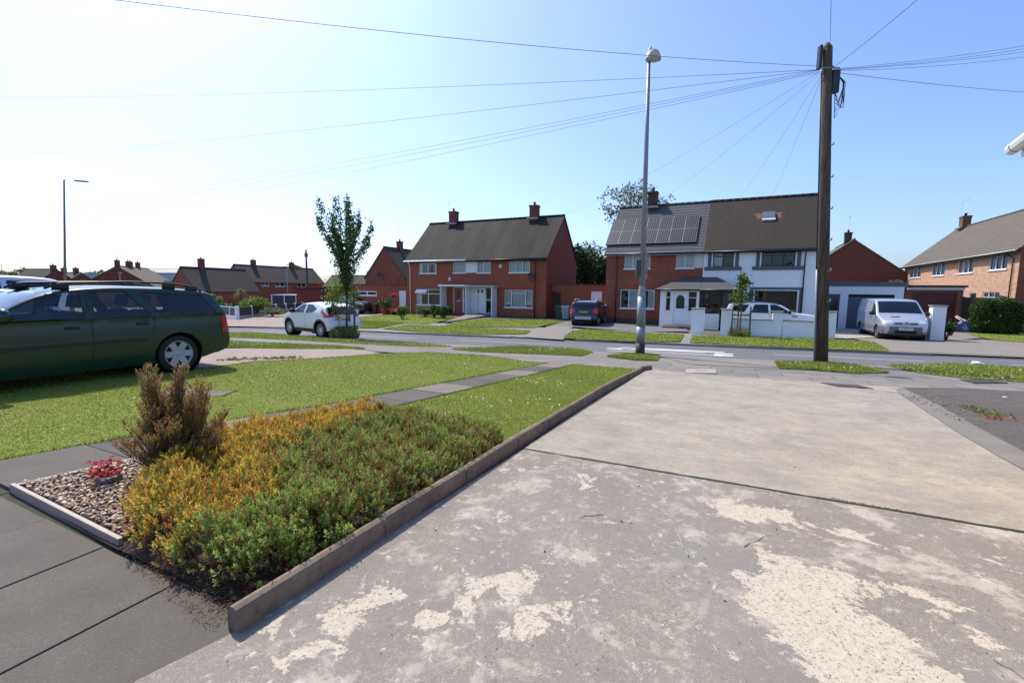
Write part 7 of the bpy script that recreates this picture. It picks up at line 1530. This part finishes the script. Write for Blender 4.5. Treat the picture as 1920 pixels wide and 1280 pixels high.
# rubbish: blue tarpaulin and folded white chair frames
def rubbish():
    c=Vector(G(1806,623)); o=empty('tarpaulin',c,HA,'crumpled dark blue tarpaulin heaped on the drive by the maroon garage','tarpaulin'); bm=bmesh.new(); bmesh.ops.create_icosphere(bm,subdivisions=4,radius=1)
    for v in bm.verts:
        n=math.sin(v.co.x*6+1)*math.cos(v.co.y*7)*.10+math.sin(v.co.z*9+v.co.x*5)*.07+math.sin(v.co.x*17+v.co.y*13)*.05; v.co*=1+n; v.co=Vector((v.co.x*.78,v.co.y*.5,max(-.02,v.co.z*.62)))
    me=bpy.data.meshes.new('sheet'); bm.to_mesh(me); bm.free(); link('sheet',me,pm('blue_tarp',(.02,.035,.13),.35,var=.4,bump=.4),o)
    d=Vector(G(1786,622)); q=empty('storage_tub',d,HA,'dark blue plastic tub left of the tarpaulin heap','tub'); mb=MB(); mb.lathe([(0,0),(.26,0),(.33,.55),(.35,.55),(.35,.50),(.28,.05)],Matrix.Identity(4),20); mb.build('tub',pm('blue_tub',(.012,.022,.09),.4),q,True)
    f=empty('folding_chair_frame',Vector(G(1822,622)),HA-R(10),'tangled white tubular chair frames lying on the blue tarpaulin','chair frame'); WT=pm('white_tube',(.72,.72,.70),.4)
    T_=[((-.75,0,.95),(.45,-.1,.05)),((-.8,.1,.9),(.15,-.2,.05)),((-.2,0,.75),(.35,-.3,.03)),((-.1,-.2,.85),(.0,-.3,.05)),((-.5,-.1,.45),(.6,-.3,.05)),((-.35,.1,.7),(.5,-.1,.02)),((.15,-.2,.3),(1.25,0,1.1)),((1.25,0,1.1),(.75,.1,1.5)),((.1,-.2,.15),(1.2,0,1.0)),((-.45,-.25,.75),(-.1,-.3,.02))]
    for a,b in T_: mb=MB(); mb.tube([a,b],.022,8); mb.build('tube',WT,f,True)
    mb=MB(); mb.add([(-.4,-.25,.5),(.25,-.3,.35),(.3,.0,.55),(-.35,.05,.7)],[(0,1,2,3)]); mb.build('fabric_seat',pm('pale_blue_fabric',(.28,.36,.55),.8),f)
rubbish()
# litter
def litter(label,px,sx,sy,sz,m,seed=0):
    g=Vector(G(*px)); bm=bmesh.new(); bmesh.ops.create_icosphere(bm,subdivisions=2,radius=1); rr=random.Random(seed)
    for v in bm.verts: v.co*=1+rr.uniform(-.25,.25); v.co=Vector((v.co.x*sx,v.co.y*sy,max(-.01,v.co.z*sz)))
    me=bpy.data.meshes.new('litter'); bm.to_mesh(me); bm.free(); o=link('litter',me,m); o.location=g+Vector((0,0,.05)); tag(o,label,'litter')
litter('crumpled white plastic bag on the right verge by the road',(1830,686),.16,.09,.07,pm('white_plastic',(.7,.7,.7),.4),1); litter('small white scrap on the block paving',(1883,750),.04,.02,.006,WHITE,2)
# weeds in block paving
def weeds(px0,px1,n,m,name,label,sz,j=.10):
    a,b=G(*px0),G(*px1); P=[]
    for i in range(n):
        f=random.random(); x=a.x+(b.x-a.x)*f+random.gauss(0,j); y=a.y+(b.y-a.y)*f+random.gauss(0,j); P.append((x,y,T(x,y)+.008+random.uniform(.0,.3)*j))
    tag(leafcloud(name,P,sz,m),label,'weeds',kind='stuff')
weeds((1815,765),(1875,782),150,LF2,'weeds','bright green weeds on the block paving',.02); weeds((1850,783),(1882,786),40,leafmat('red_weeds',((.30,.07,.02),(.42,.12,.04)),.3),'weeds','patch of red stemmed weeds on the block paving',.02)
weeds((1690,733),(1835,805),90,LF6,'weeds','thin weeds along the edge of the concrete drive',.018); weeds((1560,936),(1915,1000),420,LF5,'moss','green moss in the joint across the concrete drive',.006,.006); weeds((420,676),(560,672),160,LF6,'weeds','dry weeds in the slab joints behind the estate car',.05)
# loose grit on the drive
n=5200; x,y=sample(drv_poly,n,1.4); z=Tn(x,y)+.010; s=rng.uniform(.0015,.0045,n)[:,None]; s=np.where(rng.uniform(0,1,(n,1))<.02,s*2.4,s); c=np.stack([x,y,z],1); o6=np.array([(1,0,0),(-.5,.8,0),(-.5,-.8,0),(0,0,.9)])
V=(c[:,None,:]+o6[None]*s[:,:,None]).reshape(-1,3); Fq=(np.array([(0,1,3),(1,2,3),(2,0,3)])[None]+(np.arange(n)*4)[:,None,None]).reshape(-1,3); cc=np.where(rng.uniform(0,1,(n,1))<.6,np.array([.12,.11,.10]),np.array([.5,.46,.42])); tag(npmesh('grit',V,Fq,SPRIG,col=np.repeat(cc,4,0)),'loose grit and crumbs scattered over the concrete drive','grit',kind='stuff')
# own house eave corner, top right
e=at(1897,281,5.2); o=empty('near_house',e,R(-124),'near house of which only the white gutter corner pokes in at the upper right edge','house')
# local x runs along the eave towards and past the camera, local y towards the house
prof=[(-.055,.03),(-.058,.0),(-.045,-.035),(-.015,-.055),(.015,-.055),(.045,-.035),(.058,0),(.055,.03)]; L=5.0; n=8
mb=MB(); V=[(x,y,z) for x in (0,L) for y,z in prof]; mb.add(V,[(i,i+1,n+i+1,n+i) for i in range(n-1)]+[tuple(range(n)),tuple(range(n,2*n))]); mb.build('gutter',WHITE,o)
mb=MB(); V=[(x,y*1.12,z*1.12) for x in (.10,.16) for y,z in prof]; mb.add(V,[(i,i+1,n+i+1,n+i) for i in range(n-1)]); mb.build('gutter_joint',WHITE,o)
mb=MB(); mb.box(.06,L,.062,.085,-.10,.06); mb.build('fascia',WHITE,o); mb=MB(); mb.box(.3,L,.087,.40,-.10,-.08); mb.build('soffit',WHITE,o)
zg=T(e.x,e.y)-e.z; mb=MB(); mb.box(1.2,L,.40,.65,zg-.3,-.082); mb.build('wall',BR_BEIGE,o)
mb=MB(); mb.add([(x,y,z) for x in (.9,L+.1) for (y,z) in ((.0,.05),(2.6,1.75),(2.6,1.63),(.09,-.02))],[(0,1,5,4),(3,2,1,0),(4,5,6,7),(0,4,7,3),(2,6,5,1),(3,7,6,2)],[(x,y*1.2) for x in (.9,L) for y in (0,2.6,2.6,0)]); mb.build('roof',RF_BEIGE,o)
